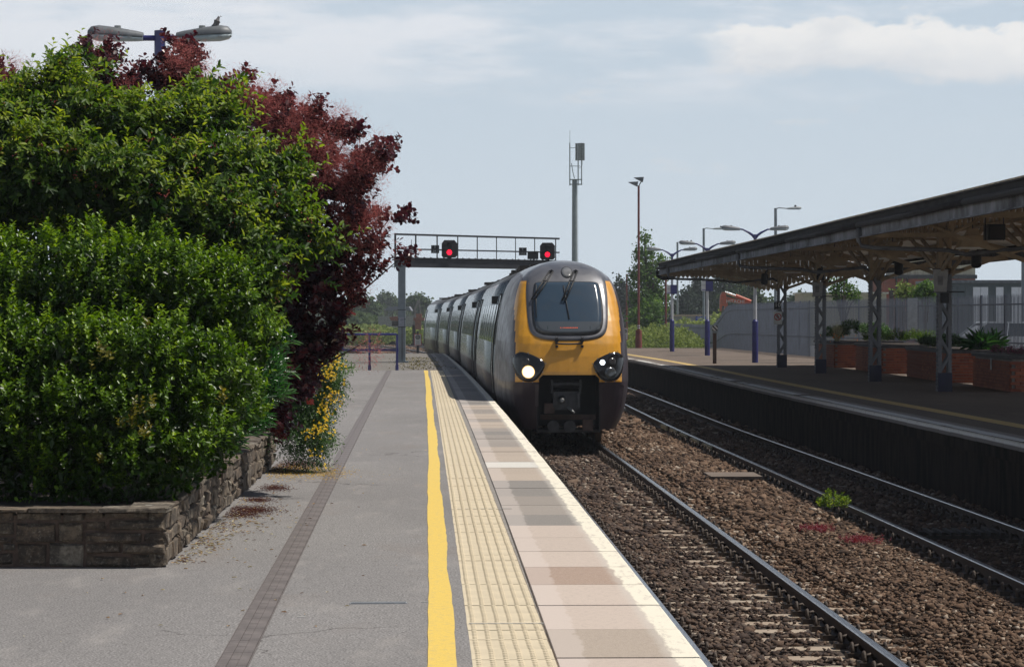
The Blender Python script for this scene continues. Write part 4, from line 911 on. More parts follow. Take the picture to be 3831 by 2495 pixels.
# ------------------------------------------------------------------ canopy on the far platform
M_cream = mat('cream_ironwork', (.36, .27, .165), .7, var=.2, scale=4, dirt=(.07, .045, .028), dirt_amt=.33, dscale=3)
M_cboard = mat('cream_boarding', (.42, .32, .20), .75, var=.16, scale=2.5, dirt=(.09, .06, .04), dirt_amt=.25)
M_clad = mat('ceiling_white_sheet', (.74, .74, .70), .7, var=.12, scale=2, dirt=(.2, .17, .13), dirt_amt=.25)
M_rooft = mat('roof_tan_sheet', (.36, .31, .235), .85, var=.2, scale=3, bump=.005, dirt=(.13, .12, .10), dirt_amt=.35)
M_gut = mat('old_gutter_paint', (.024, .021, .021), .9, spec=.2, var=.35, scale=4, dirt=(.03, .028, .028), dirt_amt=.45, sc=(1, .5, 1))
M_fasc = mat('peeling_fascia', (.21, .215, .235), .9, var=.3, scale=7, dirt=(.035, .032, .032), dirt_amt=.45, dscale=1.6, sc=(.6, .45, .35), spec=.2)
M_colg = mat('column_grey_paint', (.165, .172, .19), .6, var=.12, scale=4)
M_cblue = mat('column_blue_paint', (.007, .007, .038), .45, var=.2, scale=4)
CN = thing('platform_canopy', 'long cream and grey station canopy on lattice columns over the far platform', 'canopy', (px(1815, 88.9), 88.9, 0))
st = [93.0, 88.9, 79.5, 69.2, 59.6, 49.8, 40.0, 30.2, 20.4, 10.0]
ex = lambda d: ER(d) + .28 - .30 * sstep(62, 93, d); cx_ = lambda d: ER(d) + 3.72; bx_ = lambda d: ER(d) + 7.2
ZE, ZR2 = 3.50, 4.32
for i in range(len(st) - 1):
    a, b = st[i], st[i + 1]; 
    mb = MB(); n = 6
    for s0, s1 in ((ex, cx_), (bx_, cx_)):
        P = lambda f, d, z_: (f(d), d, z_)
        for t_, mm in ((0, 0),):
            vs = [P(s0, a, ZE), P(s1, a, ZR2), P(s1, b, ZR2), P(s0, b, ZE), P(s0, a, ZE + .035), P(s1, a, ZR2 + .035), P(s1, b, ZR2 + .035), P(s0, b, ZE + .035)]
            mb.add(vs, [(0, 1, 2, 3), (7, 6, 5, 4), (0, 4, 5, 1), (2, 6, 7, 3), (0, 3, 7, 4), (1, 5, 6, 2)]); mb.m[-6:] = [1, 0, 0, 0, 0, 0]
    mb.build('roof_bay', [M_rooft, M_clad], CN)
    # corrugation ribs at the eave edge
    mb = MB(); k = int((a - b) / .35)
    for q in range(k): d = b + (q + .5) * .35; mb.bar((ex(d) - .03, d, ZE + .045), (ex(d) + .9, d, ZE + .045 + .9 * (ZR2 - ZE) / 3.22), .10, .03)
    mb.build('sheet_ribs', M_rooft, CN)
    for side, f in ((-1, ex), (1, bx_)):
        def W3(d, dx, z_): return (f(d) + side * dx, d, z_)
        mb = MB(); mb.bar(W3(a, .02, ZE - .02), W3(b, .02, ZE - .02), .03, .12); mb.bar(W3(a, .035, ZE + .02), W3(b, .035, ZE + .02), .06, .02); mb.build('roof_edge_board', M_gut, CN)
        mb = MB(); mb.tube([W3(a, .075, ZE - .135), W3((a + b) / 2, .08, ZE - .15), W3(b, .075, ZE - .135)], .052, 9); mb.build('gutter', M_gut, CN)
        mb = MB(); mb.bar(W3(a, -.01, ZE - .245), W3(b, -.01, ZE - .245), .035, .20); mb.bar(W3(a, .015, ZE - .355), W3(b, .015, ZE - .355), .06, .02); mb.build('fascia_board', M_fasc, CN)
    # purlins
    for q in (.25, .5, .75):
        for f0 in (ex, bx_):
            p = lambda d: f0(d) + (cx_(d) - f0(d)) * q
            mb = MB(); z_ = ZE + (ZR2 - ZE) * q - .06; mb.bar((p(a), a, z_), (p(b), b, z_), .06, .10); mb.build('purlin', M_cream, CN)
    # lattice girder along the columns
    mb = MB(); zt_, zb_ = 4.05, 3.55
    mb.bar((cx_(a), a, zt_), (cx_(b), b, zt_), .08, .06); mb.bar((cx_(a), a, zb_), (cx_(b), b, zb_), .08, .06); n = max(2, int((a - b) / .55))
    for q in range(n):
        d0, d1 = a + (b - a) * q / n, a + (b - a) * (q + 1) / n; dm_ = (d0 + d1) / 2
        mb.bar((cx_(d0), d0, zb_), (cx_(dm_), dm_, zt_), .05, .03); mb.bar((cx_(dm_), dm_, zt_), (cx_(d1), d1, zb_), .05, .03)
    mb.build('lattice_girder', M_cream, CN)
    # longitudinal struts from the column brackets
    if i > 0:
        for s0, s1 in ((a, b), (b, a)):
            q = s0 + (s1 - s0) * .36
            for o in (-.12, .12): mb = MB(); mb.bar((cx_(s0) + o, s0, 2.62), (cx_(q) + o, q, 3.50), .05, .09); mb.build('long_strut', M_cream, CN)
for i, d in enumerate(st):
    c = cx_(d); end = (i == 0)
    # transverse frame: arms rise from the bracket then run level to both eaves
    for s, f in ((-1, ex), (1, bx_)):
        fx = f(d); kx = c + s * 1.75
        mb = MB(); 
        if not end or True: mb.bar((c + s * .15, d, 2.62 if not end else 3.10), (kx, d, 3.18), .06, .085)
        mb.bar((kx, d, 3.18), (fx, d, 3.18), .06, .085); mb.build('arm', M_cream, CN)
        mb = MB(); mb.bar((c, d, ZR2 - .12), (fx, d, ZE - .10), .07, .12); mb.build('rafter', M_cream, CN)
        if not end:
            mb = MB(); mb.bar((kx, d, 3.18), (kx, d, ZE + (ZR2 - ZE) * abs(kx - fx) / abs(c - fx) - .1), .05, .05); mb.bar((kx, d, 3.2), (c + s * .1, d, 4.1), .05, .05); mb.bar((kx, d, 3.2), ((fx + kx) / 2 + s * .2, d, ZE + .1), .05, .05); mb.bar((c, d, 3.75), (fx - s * .9, d, 3.62), .05, .07); mb.build('truss_web', M_cream, CN)
    if end: continue
    K = tag(bpy.data.objects.new('column', None), None); C.objects.link(K); K.parent = CN; hw = .135; W_ = .30; L_ = .022
    for sx in (-1, 1):
        for sy in (-1, 1):
            mb = MB(); X, Y = c + sx * hw, d + sy * hw
            for z0, z1, m_ in ((.42, 2.62, 0), (2.62, 4.2, 1)):
                mb.box((X - sx * .026, Y, (z0 + z1) / 2), (.075, L_, z1 - z0), m=m_); mb.box((X, Y - sy * .03, (z0 + z1) / 2), (L_, .07, z1 - z0), m=m_)
            mb.build('corner_angle', [M_colg, M_cream], K)
    mb = MB(); zz_ = .45; k = 0; stp = .40
    while zz_ < 3.9:
        m_ = 0 if zz_ < 2.5 else 1
        for s in (-1, 1):
            x0, x1 = (c - .10, c + .10) if k % 2 == 0 else (c + .10, c - .10); mb.bar((x0, d + s * (hw + .004), zz_), (x1, d + s * (hw + .004), zz_ + stp - .06), .012, .058, m_, up=(1, 0, 0))
            y0, y1 = (d - .10, d + .10) if k % 2 == 0 else (d + .10, d - .10); mb.bar((c + s * (hw + .004), y0, zz_), (c + s * (hw + .004), y1, zz_ + stp - .06), .058, .012, m_, up=(1, 0, 0))
        zz_ += stp; k += 1
    mb.build('lacing_bars', [M_colg, M_cream], K)
    mb = MB(); mb.box((c, d, .21), (.315, .315, .42)); mb.build('base_casing', M_cblue, K)
    mb = MB(); zz_ = .08
    while zz_ < 2.6:
        for yy in (-1, 1): mb.cyl((c - hw - .011, d + yy * (hw - .03), zz_), (c - hw - .034, d + yy * (hw - .03), zz_), .020, .012, 6, m=0 if zz_ > .42 else 1)
        mb.cyl((c + hw + .011, d - hw + .03, zz_), (c + hw + .034, d - hw + .03, zz_), .020, .012, 6, m=0 if zz_ > .42 else 1); zz_ += .085
    mb.build('rivets', [M_colg, M_cblue], K)['kind'] = 'stuff'
    for s in (-1, 1):
        mb = MB(); mb.add([(c + s * .14, d - .02, 2.52), (c + s * .30, d - .02, 2.66), (c + s * .14, d - .02, 2.78), (c + s * .14, d + .02, 2.52), (c + s * .30, d + .02, 2.66), (c + s * .14, d + .02, 2.78)], [(0, 1, 2), (5, 4, 3), (0, 3, 4, 1), (1, 4, 5, 2)]); mb.build('bracket_plate', M_cream, K)
    mb = MB(); mb.box((c, d, 3.9), (.5, .06, .5)); mb.build('gusset_plate', M_cream, K)
    # down pipe from the gutter to the column
    if i in (1, 3, 5, 7):
        e_ = ex(d + 0.0); dd = d - (0 if i == 1 else 0)
        mb = MB(); mb.tube([(e_ - .06, dd, ZE - .18), (e_ - .06, dd, ZE - .42), (e_ - .0, dd, ZE - .52), (e_ + .25, dd, ZE - .56), (e_ + 1.6, dd, ZE - .60), (c - 1.5, dd, ZE - .68), (c - .30, dd, 2.95), (c - .1, dd, 2.85)], .04, 8); mb.cyl((e_ - .06, dd, ZE - .22), (e_ - .06, dd, ZE - .36), .08, n=10); mb.build('downpipe', mat('grey_downpipe', (.12, .12, .125), .8, var=.25, scale=6), CN)
# end screen of vertical boards with pointed, pierced ends
d = 93.03; x = ex(d) + .02; k = 0; bw = .148
while x < bx_(d) - .1:
    c = cx_(d); u = abs(x + bw / 2 - c); zl = 3.10 if u > 1.75 else 3.10 - (1.75 - u) * .27
    ztop = ZE + (ZR2 - ZE) * (1 - u / 3.45) - .03; ztop = max(ztop, zl + .3)
    mb = MB(); X0, X1, xm = x, x + bw - .006, x + bw / 2; zc_ = zl + .14; r = .026
    ring_ = [(xm + r * math.cos(a_), zc_ + r * math.sin(a_)) for a_ in [math.pi / 4 + math.pi / 2 * q for q in range(4)]]      # NE NW SW SE
    y0, y1 = d, d + .022
    for yy, flip in ((y0, 0), (y1, 1)):
        vs = [(X0, yy, zl), (xm, yy, zl - .075), (X1, yy, zl), (X1, yy, ztop), (X0, yy, ztop)] + [(q[0], yy, q[1]) for q in ring_]
        fs = [(0, 1, 7), (1, 8, 7), (1, 2, 8), (2, 3, 5, 8), (3, 4, 6, 5), (4, 0, 7, 6)]; mb.add(vs, fs if not flip else [f[::-1] for f in fs])
    mb.add([(X0, y0, zl), (xm, y0, zl - .075), (X1, y0, zl), (X1, y1, zl), (xm, y1, zl - .075), (X0, y1, zl)], [(0, 5, 4, 1), (1, 4, 3, 2)])
    mb.build('screen_board', M_cboard, CN); x += bw; k += 1
for z_ in (3.22, 3.42): mb = MB(); mb.box(((ex(d) + bx_(d)) / 2, d - .03, z_), (bx_(d) - ex(d) - .2, .04, .06)); mb.build('screen_rail', M_cream, CN)
# roof return at the gable end
for f0 in (ex, bx_): mb = MB(); mb.bar((f0(93.1), 93.1, ZE + .03), (cx_(93.1), 93.1, ZR2 + .03), .06, .10); mb.build('barge_board', M_rooft, CN)
mb = MB(); mb.tube([(ex(93) - .06, 93.0, ZE - .2), (ex(93) - .06, 93.0, ZE - .40), (ex(93) + .1, 93.0, ZE - .48), (ex(93) + .5, 93.0, ZE - .47)], .06, 8); mb.build('downpipe', M_gut, CN)
# hanging luminaires, loudspeakers, a monitor and signs
for i in range(1, len(st) - 2):
    d = (st[i] + st[i + 1]) / 2 + .8; x = cx_(d) - .2
    T_ = thing('hanging_lamp', 'box lamp hung under the canopy, %s bay from its far end' % ('first', 'second', 'third', 'fourth', 'fifth', 'sixth', 'seventh')[i - 1], 'lamp', (x, d, 3.25), group='box lamps under the canopy')
    mb = MB(); mb.loft([[(x + sx * .20, d + sy * .2, 3.35) for sx, sy in ((-1, -1), (1, -1), (1, 1), (-1, 1))], [(x + sx * .32, d + sy * .3, 3.10) for sx, sy in ((-1, -1), (1, -1), (1, 1), (-1, 1))]]); mb.box((x, d, 3.42), (.22, .22, .14)); mb.build('housing', M_cboard, T_)
    mb = MB(); mb.box((x, d, 3.085), (.6, .56, .03)); mb.build('diffuser', M_clad, T_); mb = MB(); mb.cyl((x, d, 3.48), (x, d, 4.1), .012, n=5); mb.build('hanger', M_black, T_)
for i, (d, dx) in enumerate(((88.5, -.62), (79.1, -.05), (68.8, .55), (59.3, .65))):
    x = cx_(d) + dx; nm = ('farthest', 'second', 'third', 'nearest')[i]
    T_ = thing('loudspeaker', 'black drum loudspeaker under the canopy by the %s visible column' % nm, 'loudspeaker', (x, d, 3.0), group='loudspeakers under the canopy')
    mb = MB(); mb.cyl((x - .03, d - .22, 2.80 + .0), (x, d - .05, 3.06), .115, n=14); mb.build('drum', M_sigb, T_); mb = MB(); mb.bar((x, d - .05, 3.05), (x + .10, d, 3.25), .05, .05); mb.build('bracket', M_black, T_)
d = 52.0; x = px(2311, d); zc_ = pz(540, d); T_ = thing('train_indicator', 'dark hanging departure screen under the canopy at upper right', 'screen', (x, d, zc_ - .2))
mb = MB(); mb.box((x, d, zc_), (.34, .5, .30)); mb.build('case', M_sigb, T_); mb = MB(); mb.box((x + .02, d - .256, zc_ - .01), (.27, .01, .22)); mb.build('screen', mat('dead_screen', (.03, .022, .018), .3), T_)
for s in (-1, 1): mb = MB(); mb.bar((x + s * .18, d, zc_ - .16), (x + s * .18, d, zc_ + .42), .02, .03); mb.build('hanger_strap', M_black, T_)
# signs on the columns
def plate(name, label, cat, x, d, z_, w, h, m): T_ = thing(name, label, cat, (x, d, z_ - h / 2)); mb = MB(); mb.box((x, d, z_), (w, .02, h)); mb.build('plate', m, T_); return T_
d = st[1] - .20; x = px(1807.5, d)
T_ = plate('car_stop_sign', 'black car stop sign with number 10 on the far column', 'sign', x, d, pz(711, d), .235, .265, M_sigb)
text('sign_number', '10', .21, (x, d - .013, pz(709, d)), M_sigw, T_); text('sign_small_text', 'CAR STOP', .035, (x, d - .013, pz(711, d) - .105), M_sigw, T_)
T_ = plate('no_entry_sign', 'white sign with a red circle and crossed-out walking figure on the far column', 'sign', x, d - .03, pz(739, d), .27, .42, M_sigw); d -= .045; zc_ = pz(736.5, d)
mb = MB(); n = 28; ro, ri = .122, .094
mb.add([(x + r * math.cos(2 * math.pi * k / n), d, zc_ + r * math.sin(2 * math.pi * k / n)) for r in (ro, ri) for k in range(n)], [(k, (k + 1) % n, n + (k + 1) % n, n + k) for k in range(n)]); mb.bar((x - .075, d, zc_ + .075), (x + .075, d, zc_ - .075), .006, .026); mb.build('prohibition_ring', M_sigr, T_)
mb = MB(); mb.cyl((x - .012, d + .004, zc_ + .065), (x - .012, d + .001, zc_ + .065), .017, n=10)
mb.prism([(x - .022, zc_ + .04), (x + .012, zc_ + .045), (x + .022, zc_ + .0), (x + .008, zc_ - .02), (x - .012, zc_ - .012)], 'y', d + .001, d + .004)
for a_, b_ in (((x - .006, zc_ - .015), (x - .042, zc_ - .08)), ((x + .01, zc_ - .015), (x + .03, zc_ - .08)), ((x - .02, zc_ + .035), (x - .05, zc_ + .0)), ((x + .015, zc_ + .035), (x + .048, zc_ - .005))): mb.bar((a_[0], d + .003, a_[1]), (b_[0], d + .003, b_[1]), .003, .015)
mb.build('walking_figure', M_sigb, T_)
text('sign_small_text', 'Passengers must not', .025, (x, d + .015, pz(736.5, d) - .155), M_sigb, T_); text('sign_small_text', 'pass this point', .025, (x, d + .015, pz(736.5, d) - .185), M_sigb, T_)
for vx, vy, w, h, dd, lab in ((1900.5, 672, .33, .42, st[2] - .4, 'white hanging sign on the second visible canopy column'), (2186.5, 652, .34, .50, st[4] - .4, 'white tapered hanging sign on the nearest visible canopy column')):
    x, z_ = px(vx, dd), pz(vy, dd); T_ = thing('hanging_sign', lab, 'sign', (x, dd, z_ - h / 2), group='white hanging signs on canopy columns')
    mb = MB(); mb.prism([(x - w * .42, z_ - h / 2), (x + w * .38, z_ - h / 2), (x + w / 2, z_ + h / 2), (x - w / 2, z_ + h / 2)], 'y', dd, dd + .03); mb.build('panel', mat('dull_white_panel', (.33, .33, .33), .6, var=.2, scale=5), T_)
    mb = MB(); mb.bar((x - w / 2, dd + .02, z_ + h / 2), (x + .55, dd + .2, z_ + h / 2), .03, .03); mb.bar((x - w / 2, dd + .02, z_ - h / 2), (x + .55, dd + .2, z_ - h / 2), .03, .03); mb.build('bracket', M_black, T_)
    mb = MB(); mb.box((x - .01, dd - .004, z_), (.12, .004, .2)); mb.build('faded_print', mat('faded_print', (.2, .2, .21), .7), T_)
dd = st[4] - .25; T_ = thing('speaker_box', 'small black box on the nearest visible canopy column', 'box', (px(2194, dd), dd, pz(704, dd))); mb = MB(); mb.box((px(2194, dd), dd, pz(693, dd)), (.19, .16, .22)); mb.build('case', M_sigb, T_); mb = MB(); mb.cyl((px(2194, dd), dd - .08, pz(693, dd)), (px(2194, dd), dd - .09, pz(693, dd)), .07, n=12); mb.build('grille', M_black, T_)

# ------------------------------------------------------------------ brick planters along the far platform
M_brick = NT('red_brick'); t = M_brick; oi = t.n('ShaderNodeObjectInfo'); n = t.noise(30, 4, t.geo())
c = t.mix(oi.outputs['Random'], (.20, .055, .030), (.34, .105, .050)); c = t.mix(t.ramp(n, .5, .8, 0, .5), c, (.12, .05, .035)); M_brick = t.done(t.bsdf(c, .85, 0, t.bump(n, .004, .5)))
M_soil = mat('planter_soil', (.035, .025, .018), 1, var=.4, scale=20, bump=.02)
M_pcop = mat('blue_coping_brick', (.045, .045, .05), .7, var=.35, scale=8)
bm_ = MB(); bm_.box((0, 0, 0), (.215, .100, .065)); bo = bm_.build('brick', M_brick); brick_me = bo.data; bpy.data.objects.remove(bo)
def planter(label, p0, p1, p2, H=.80):
    """side face p0 (far) -> p1 (near corner) faces the platform, end face p1 -> p2 faces the camera"""
    T_ = thing('brick_planter', label, 'planter', (p1[0], p1[1], 0), group='stepped brick planters on the far platform'); p3 = (p2[0], p0[1])
    mb = MB(); ins = .055
    mb.prism([(p0[0] + ins, p0[1] - ins), (p1[0] + ins, p1[1] + ins), (p2[0] - ins, p2[1] + ins), (p3[0] - ins, p3[1] - ins)], 'z', 0, H - .07); mb.build('mortar_core', M_mortar, T_)
    mb = MB(); mb.prism([(p0[0] + .25, p0[1] - .25), (p1[0] + .25, p1[1] + .25), (p2[0] - .2, p2[1] + .25), (p3[0] - .2, p3[1] - .25)], 'z', H - .08, H + .01); mb.build('soil', M_soil, T_)
    segs = [(p1, p2), (p1, p0)]; slots = []
    rows = int((H - .07) / .075)
    for a, b in segs:
        A, B = Vector((*a, 0)), Vector((*b, 0)); L = (B - A).length; u = (B - A).normalized(); ang = math.atan2(u.y, u.x); inn = Vector((-u.y, u.x, 0)) if (a, b) == segs[0] else Vector((u.y, -u.x, 0))
        for r in range(rows):
            q = .0 + (.1125 if r % 2 else 0)
            while q + .2 < L: p = A + u * (q + .1125) + inn * .052; slots.append((p.x, p.y, .04 + .075 * r, ang)); q += .225
    slots.sort(key=lambda s_: s_[1])
    for s_ in slots[:300]:
        o = link('brick', brick_me, T_, (s_[0] - p1[0], s_[1] - p1[1], s_[2])); o.rotation_euler = (0, 0, s_[3])
    if len(slots) > 300:
        mb = MB()
        for s_ in slots[300:]: mb.box((s_[0], s_[1], s_[2]), (.215, .1, .065), s_[3])
        mb.build('far_bricks', M_brick, T_)['kind'] = 'stuff'
    for a, b in segs + [((p2[0] - .1, p2[1]), p3)]:
        A, B = Vector((*a, 0)), Vector((*b, 0)); mid = (A + B) / 2; u = B - A; s_ = 1 if (a, b) != segs[1] else -1
        inn = Vector((-u.y, u.x, 0)).normalized() * .10 * s_
        mb = MB(); mb.box((mid.x + inn.x * .9, mid.y + inn.y * .9, H - .035 + (.003 if (a, b) == segs[1] else 0)), (u.length + .06, .24, .075), math.atan2(u.y, u.x)); mb.build('coping', M_pcop, T_)
    return T_
planter('farthest brick planter on the far platform, full of leafy plants and grass', (10.54, 93.2), (10.64, 88.3), (12.9, 88.3), .87)
planter('second brick planter, behind the third canopy column, with low dark shrubs', (10.94, 85.3), (10.88, 78.6), (13.1, 78.6), .84)
planter('third brick planter, left of the nearest canopy column, with spiky plants', (11.10, 75.3), (10.97, 67.5), (13.4, 67.5), .82)
planter('nearest brick planter at the right edge with pink flowers', (11.13, 64.6), (11.03, 59.2), (13.6, 59.2), .80)
mb = MB(); mb.box((11.055, 61.7, .58), (.015, .11, .27)); tag(mb.build('depth_marker', mat('marker_white', (.5, .5, .5), .6)), 'thin white strip fixed to the nearest brick planter', 'strip')

# ------------------------------------------------------------------ palisade fence
M_pal = mat('palisade_grey', (.085, .098, .13), .55, metal=.25, var=.18, scale=2)
F_ = thing('palisade_fence', 'grey steel palisade fence with pointed pales behind the far platform', 'fence', (12.7, 115, 0))
fl = [(17.6, 66, 2.42, 0), (16.1, 83, 2.42, 0), (14.35, 100, 2.42, 0), (12.75, 115, 2.42, 0), (11.72, 142, 2.42, -.05), (11.60, 145, 2.30, -.1), (11.50, 148, 1.75, -.2), (11.36, 151, 1.30, -.3), (9.75, 171, 1.36, -.5)]
pm = MB(); h_ = 1.0
pm.add([(-.031, 0, 0), (-.012, -.012, 0), (.012, -.012, 0), (.031, 0, 0), (-.031, 0, .94), (-.012, -.012, .97), (.012, -.012, .97), (.031, 0, .94), (0, -.004, 1.0), (-.031, .004, 0), (.031, .004, 0), (-.031, .004, .94), (.031, .004, .94)],
       [(0, 1, 5, 4), (1, 2, 6, 5), (2, 3, 7, 6), (4, 5, 8), (5, 6, 8), (6, 7, 8), (9, 11, 12, 10), (11, 8, 12), (0, 4, 11, 9), (3, 10, 12, 7)])
po = pm.build('pale', M_pal); pale_me = po.data; bpy.data.objects.remove(po); pales = []
dist = 0; tot = []
for (x0, y0, h0, g0_), (x1, y1, h1, g1_) in zip(fl[:-1], fl[1:]):
    L = math.hypot(x1 - x0, y1 - y0); n = int(L / .148); ang = math.atan2(y1 - y0, x1 - x0)
    for k in range(n): t_ = (k + .5) / n; pales.append((x0 + (x1 - x0) * t_, y0 + (y1 - y0) * t_, h0 + (h1 - h0) * t_, g0_ + (g1_ - g0_) * t_, ang))
    for rz_ in (.35, .86): 
        mb = MB(); mb.bar((x0, y0 + .03, g0_ + (h0 - g0_) * rz_), (x1, y1 + .03, g1_ + (h1 - g1_) * rz_), .045, .05); mb.build('fence_rail', M_pal, F_)
    m_ = max(1, round(L / 2.75))
    for k in range(m_): t_ = k / m_; X, Y = x0 + (x1 - x0) * t_, y0 + (y1 - y0) * t_; mb = MB(); g_ = g0_ + (g1_ - g0_) * t_; mb.box((X + .05, Y + .05, (g_ - .4 + h0 + (h1 - h0) * t_ - .03) / 2), (.10, .055, h0 + (h1 - h0) * t_ - .03 - g_ + .4), ang); mb.build('fence_post', M_pal, F_)
pales = [p for p in pales if p[1] > 72]; pales.sort(key=lambda p: p[1])
for p in pales[:300]:
    o = link('pale', pale_me, F_, (p[0] - 12.7, p[1] - 115, p[3])); o.rotation_euler = (0, random.uniform(-.008, .008), p[4]); o.scale = (1, 1, p[2] - p[3] + random.uniform(-.02, .02))
tv = np.array([v_.co[:] for v_ in pale_me.vertices]); 
mb = MB()
for p in pales[300:]:
    ca, sa = math.cos(p[4]), math.sin(p[4]); mb.add([(p[0] + q[0] * ca - q[1] * sa, p[1] + q[0] * sa + q[1] * ca, p[3] + q[2] * (p[2] - p[3])) for q in tv], [tuple(f.vertices) for f in pale_me.polygons])
mb.build('far_pales', M_pal, F_)['kind'] = 'stuff'
mb = MB(); xq, yq = px(2121, 91.0), 91.0; mb.box((xq, yq, pz(729, 91)), (.33, .03, 1.05)); tag(mb.build('fence_notice', mat('mirror_panel', (.40, .42, .43), .4, var=.15)), 'tall pale panel fixed to the fence between two canopy columns', 'panel')

# ------------------------------------------------------------------ stone planter on the near platform
M_stone = NT('rubble_stone'); t = M_stone; oi = t.n('ShaderNodeObjectInfo'); v = t.geo(); n = t.noise(9, 8, v, rough=.7); n2 = t.noise(45, 5, v, rough=.65); l_ = t.noise(6, 3, v)
cr = t.n('ShaderNodeValToRGB'); t.l(oi.outputs['Random'], cr.inputs[0]); e = cr.color_ramp.elements; e[0].color = (.13, .092, .062, 1); e[1].color = (.27, .24, .19, 1)
for p_, c_ in ((.3, (.16, .115, .078, 1)), (.55, (.20, .15, .10, 1)), (.8, (.25, .20, .145, 1))): q = e.new(p_); q.color = c_
c = t.mix(t.ramp(n, .34, .58, 0, .88), cr.outputs[0], (.035, .027, .021)); c = t.mix(t.ramp(n2, .52, .72, 0, .55), c, (.36, .31, .24)); c = t.mix(t.ramp(t.noise(2.2, 5, v), .45, .7, 0, .6), c, (.085, .06, .042)); c = t.mix(t.ramp(l_, .70, .74, 0, .7), c, (.40, .38, .33))
M_stone = t.done(t.bsdf(c, .9, 0, t.bump(n, .02, .8)))
def rough_block(L, Hh, D, j=.010):
    """a squared stone with chipped, uneven arrises; the outer face is y = 0, body towards +y"""
    mb = MB(); g = lambda s=1: random.uniform(-j, j) * s; c_ = .012
    o = [(-L / 2 + c_ + g(.5), g(), -Hh / 2 + c_ + g(.5)), (L / 2 - c_ + g(.5), g(), -Hh / 2 + c_ + g(.5)), (L / 2 - c_ + g(.5), g(), Hh / 2 - c_ + g(.5)), (-L / 2 + c_ + g(.5), g(), Hh / 2 - c_ + g(.5))]
    m_ = [(g(), -.006 + g(), -Hh / 2 + c_ * 1.2 + g(.6)), (g(), -.008 + g(), Hh / 2 - c_ * 1.2 + g(.6))]
    r = [(-L / 2 + g(.3), c_ + .006, -Hh / 2 + g(.3)), (L / 2 + g(.3), c_ + .006, -Hh / 2 + g(.3)), (L / 2 + g(.3), c_ + .006, Hh / 2 + g(.3)), (-L / 2 + g(.3), c_ + .006, Hh / 2 + g(.3))]
    b = [(-L / 2, D, -Hh / 2), (L / 2, D, -Hh / 2), (L / 2, D, Hh / 2), (-L / 2, D, Hh / 2)]
    mb.add(o + m_ + r + b, [(0, 4, 5, 3), (4, 1, 2, 5), (6, 7, 1, 4), (6, 4, 0), (7, 8, 2, 1), (8, 9, 5, 2), (9, 3, 5), (9, 6, 0, 3), (10, 11, 7, 6), (11, 12, 8, 7), (12, 13, 9, 8), (13, 10, 6, 9)]); return mb
PLX, PLY = -2.27, 17.5
WP_ = thing('stone_planter', 'low rubble stone planter wall holding the shrubs on the near platform', 'planter', (PLX, PLY, 0))
side_x = lambda d: PLX - .0315 * (d - 17.5)
mb = MB(); mb.prism([(PLX - .022, 17.522), (side_x(30.2) - .022, 30.15), (-7.0, 30.15), (-7.0, 17.522)], 'z', 0, .34); mb.build('mortar_core', mat('reddish_mortar', (.105, .072, .055), .95, var=.3, scale=20, bump=.01), WP_)
mb = MB(); mb.prism([(PLX - .25, 17.8), (side_x(30.2) - .25, 29.9), (-6.8, 29.9), (-6.8, 17.8)], 'z', .33, .365); mb.build('soil', M_soil, WP_)
def rubble_wall(p0, p1, zt=.372, big=1.0):
    A, B = Vector((*p0, 0)), Vector((*p1, 0)); L = (B - A).length; u = (B - A).normalized(); ang = math.atan2(u.y, u.x); q = 0
    while q < L - .02:
        seg = min(random.uniform(.38, .85) * big, L - q); seg = L - q if L - q - seg < .12 else seg
        n = random.choice((3, 4, 4, 5, 5)); w = [random.uniform(.5, 1.5) for _ in range(n)]; w = [x * zt / sum(w) for x in w]; z_ = .004
        for hh in w:
            r = 0
            while r < seg - .01:
                l_ = min(random.uniform(.12, .40) * big * (.8 + 3 * hh), seg - r); l_ = seg - r if seg - r - l_ < .06 else l_
                p = A + u * (q + r + l_ / 2); o = rough_block(max(.03, l_ - random.uniform(.010, .026)), max(.02, hh - random.uniform(.008, .020)), .11, .013).build('stone', M_stone); o.parent = WP_
                dp = random.uniform(-.016, .010); nx = Vector((-u.y, u.x, 0)); p = p + nx * (-dp if False else dp)
                o.location = (p.x - PLX, p.y - PLY, z_ + hh / 2 + random.uniform(-.004, .004)); o.rotation_euler = (random.uniform(-.05, .05), random.uniform(-.03, .03), ang + random.uniform(-.03, .03)); r += l_
            z_ += hh
        q += seg
rubble_wall((-5.9, 17.5), (PLX, 17.5)); rubble_wall((PLX, 17.5), (side_x(30.2), 30.2), big=1.35)
# worn capping stones
for (p0, p1, n0) in (((-5.9, 17.44), (PLX + .02, 17.44), 8), ((PLX + .02, 17.44), (side_x(30.2) + .02, 30.2), 24)):
    A, B = Vector((*p0, 0)), Vector((*p1, 0)); L = (B - A).length; u = (B - A).normalized(); ang = math.atan2(u.y, u.x); inn = Vector((-u.y, u.x, 0))
    for k in range(n0):
        p = A + u * (L * (k + .5) / n0) + inn * (.135 + random.uniform(-.008, .01)); hh = .016 + (random.uniform(-.004, .014) if n0 > 10 else random.uniform(0, .012)); mb = MB(); vs = []
        for zz_ in (0, hh): vs += [(sx * (L / n0 / 2 - .004) + random.uniform(-.008, .008), sy * .13 + random.uniform(-.012, .012), zz_ + random.uniform(-.003, .003)) for sx, sy in ((-1, -1), (0, -1), (1, -1), (1, 1), (0, 1), (-1, 1))]
        mb.add(vs, [(5, 4, 3, 2, 1, 0), (6, 7, 8, 9, 10, 11)] + [(i, (i + 1) % 6, 6 + (i + 1) % 6, 6 + i) for i in range(6)]); o = mb.build('capping_stone', M_stone); o.parent = WP_; o.location = (p.x - PLX, p.y - PLY, .365 + .002 * (n0 > 10)); o.rotation_euler = (0, 0, ang)

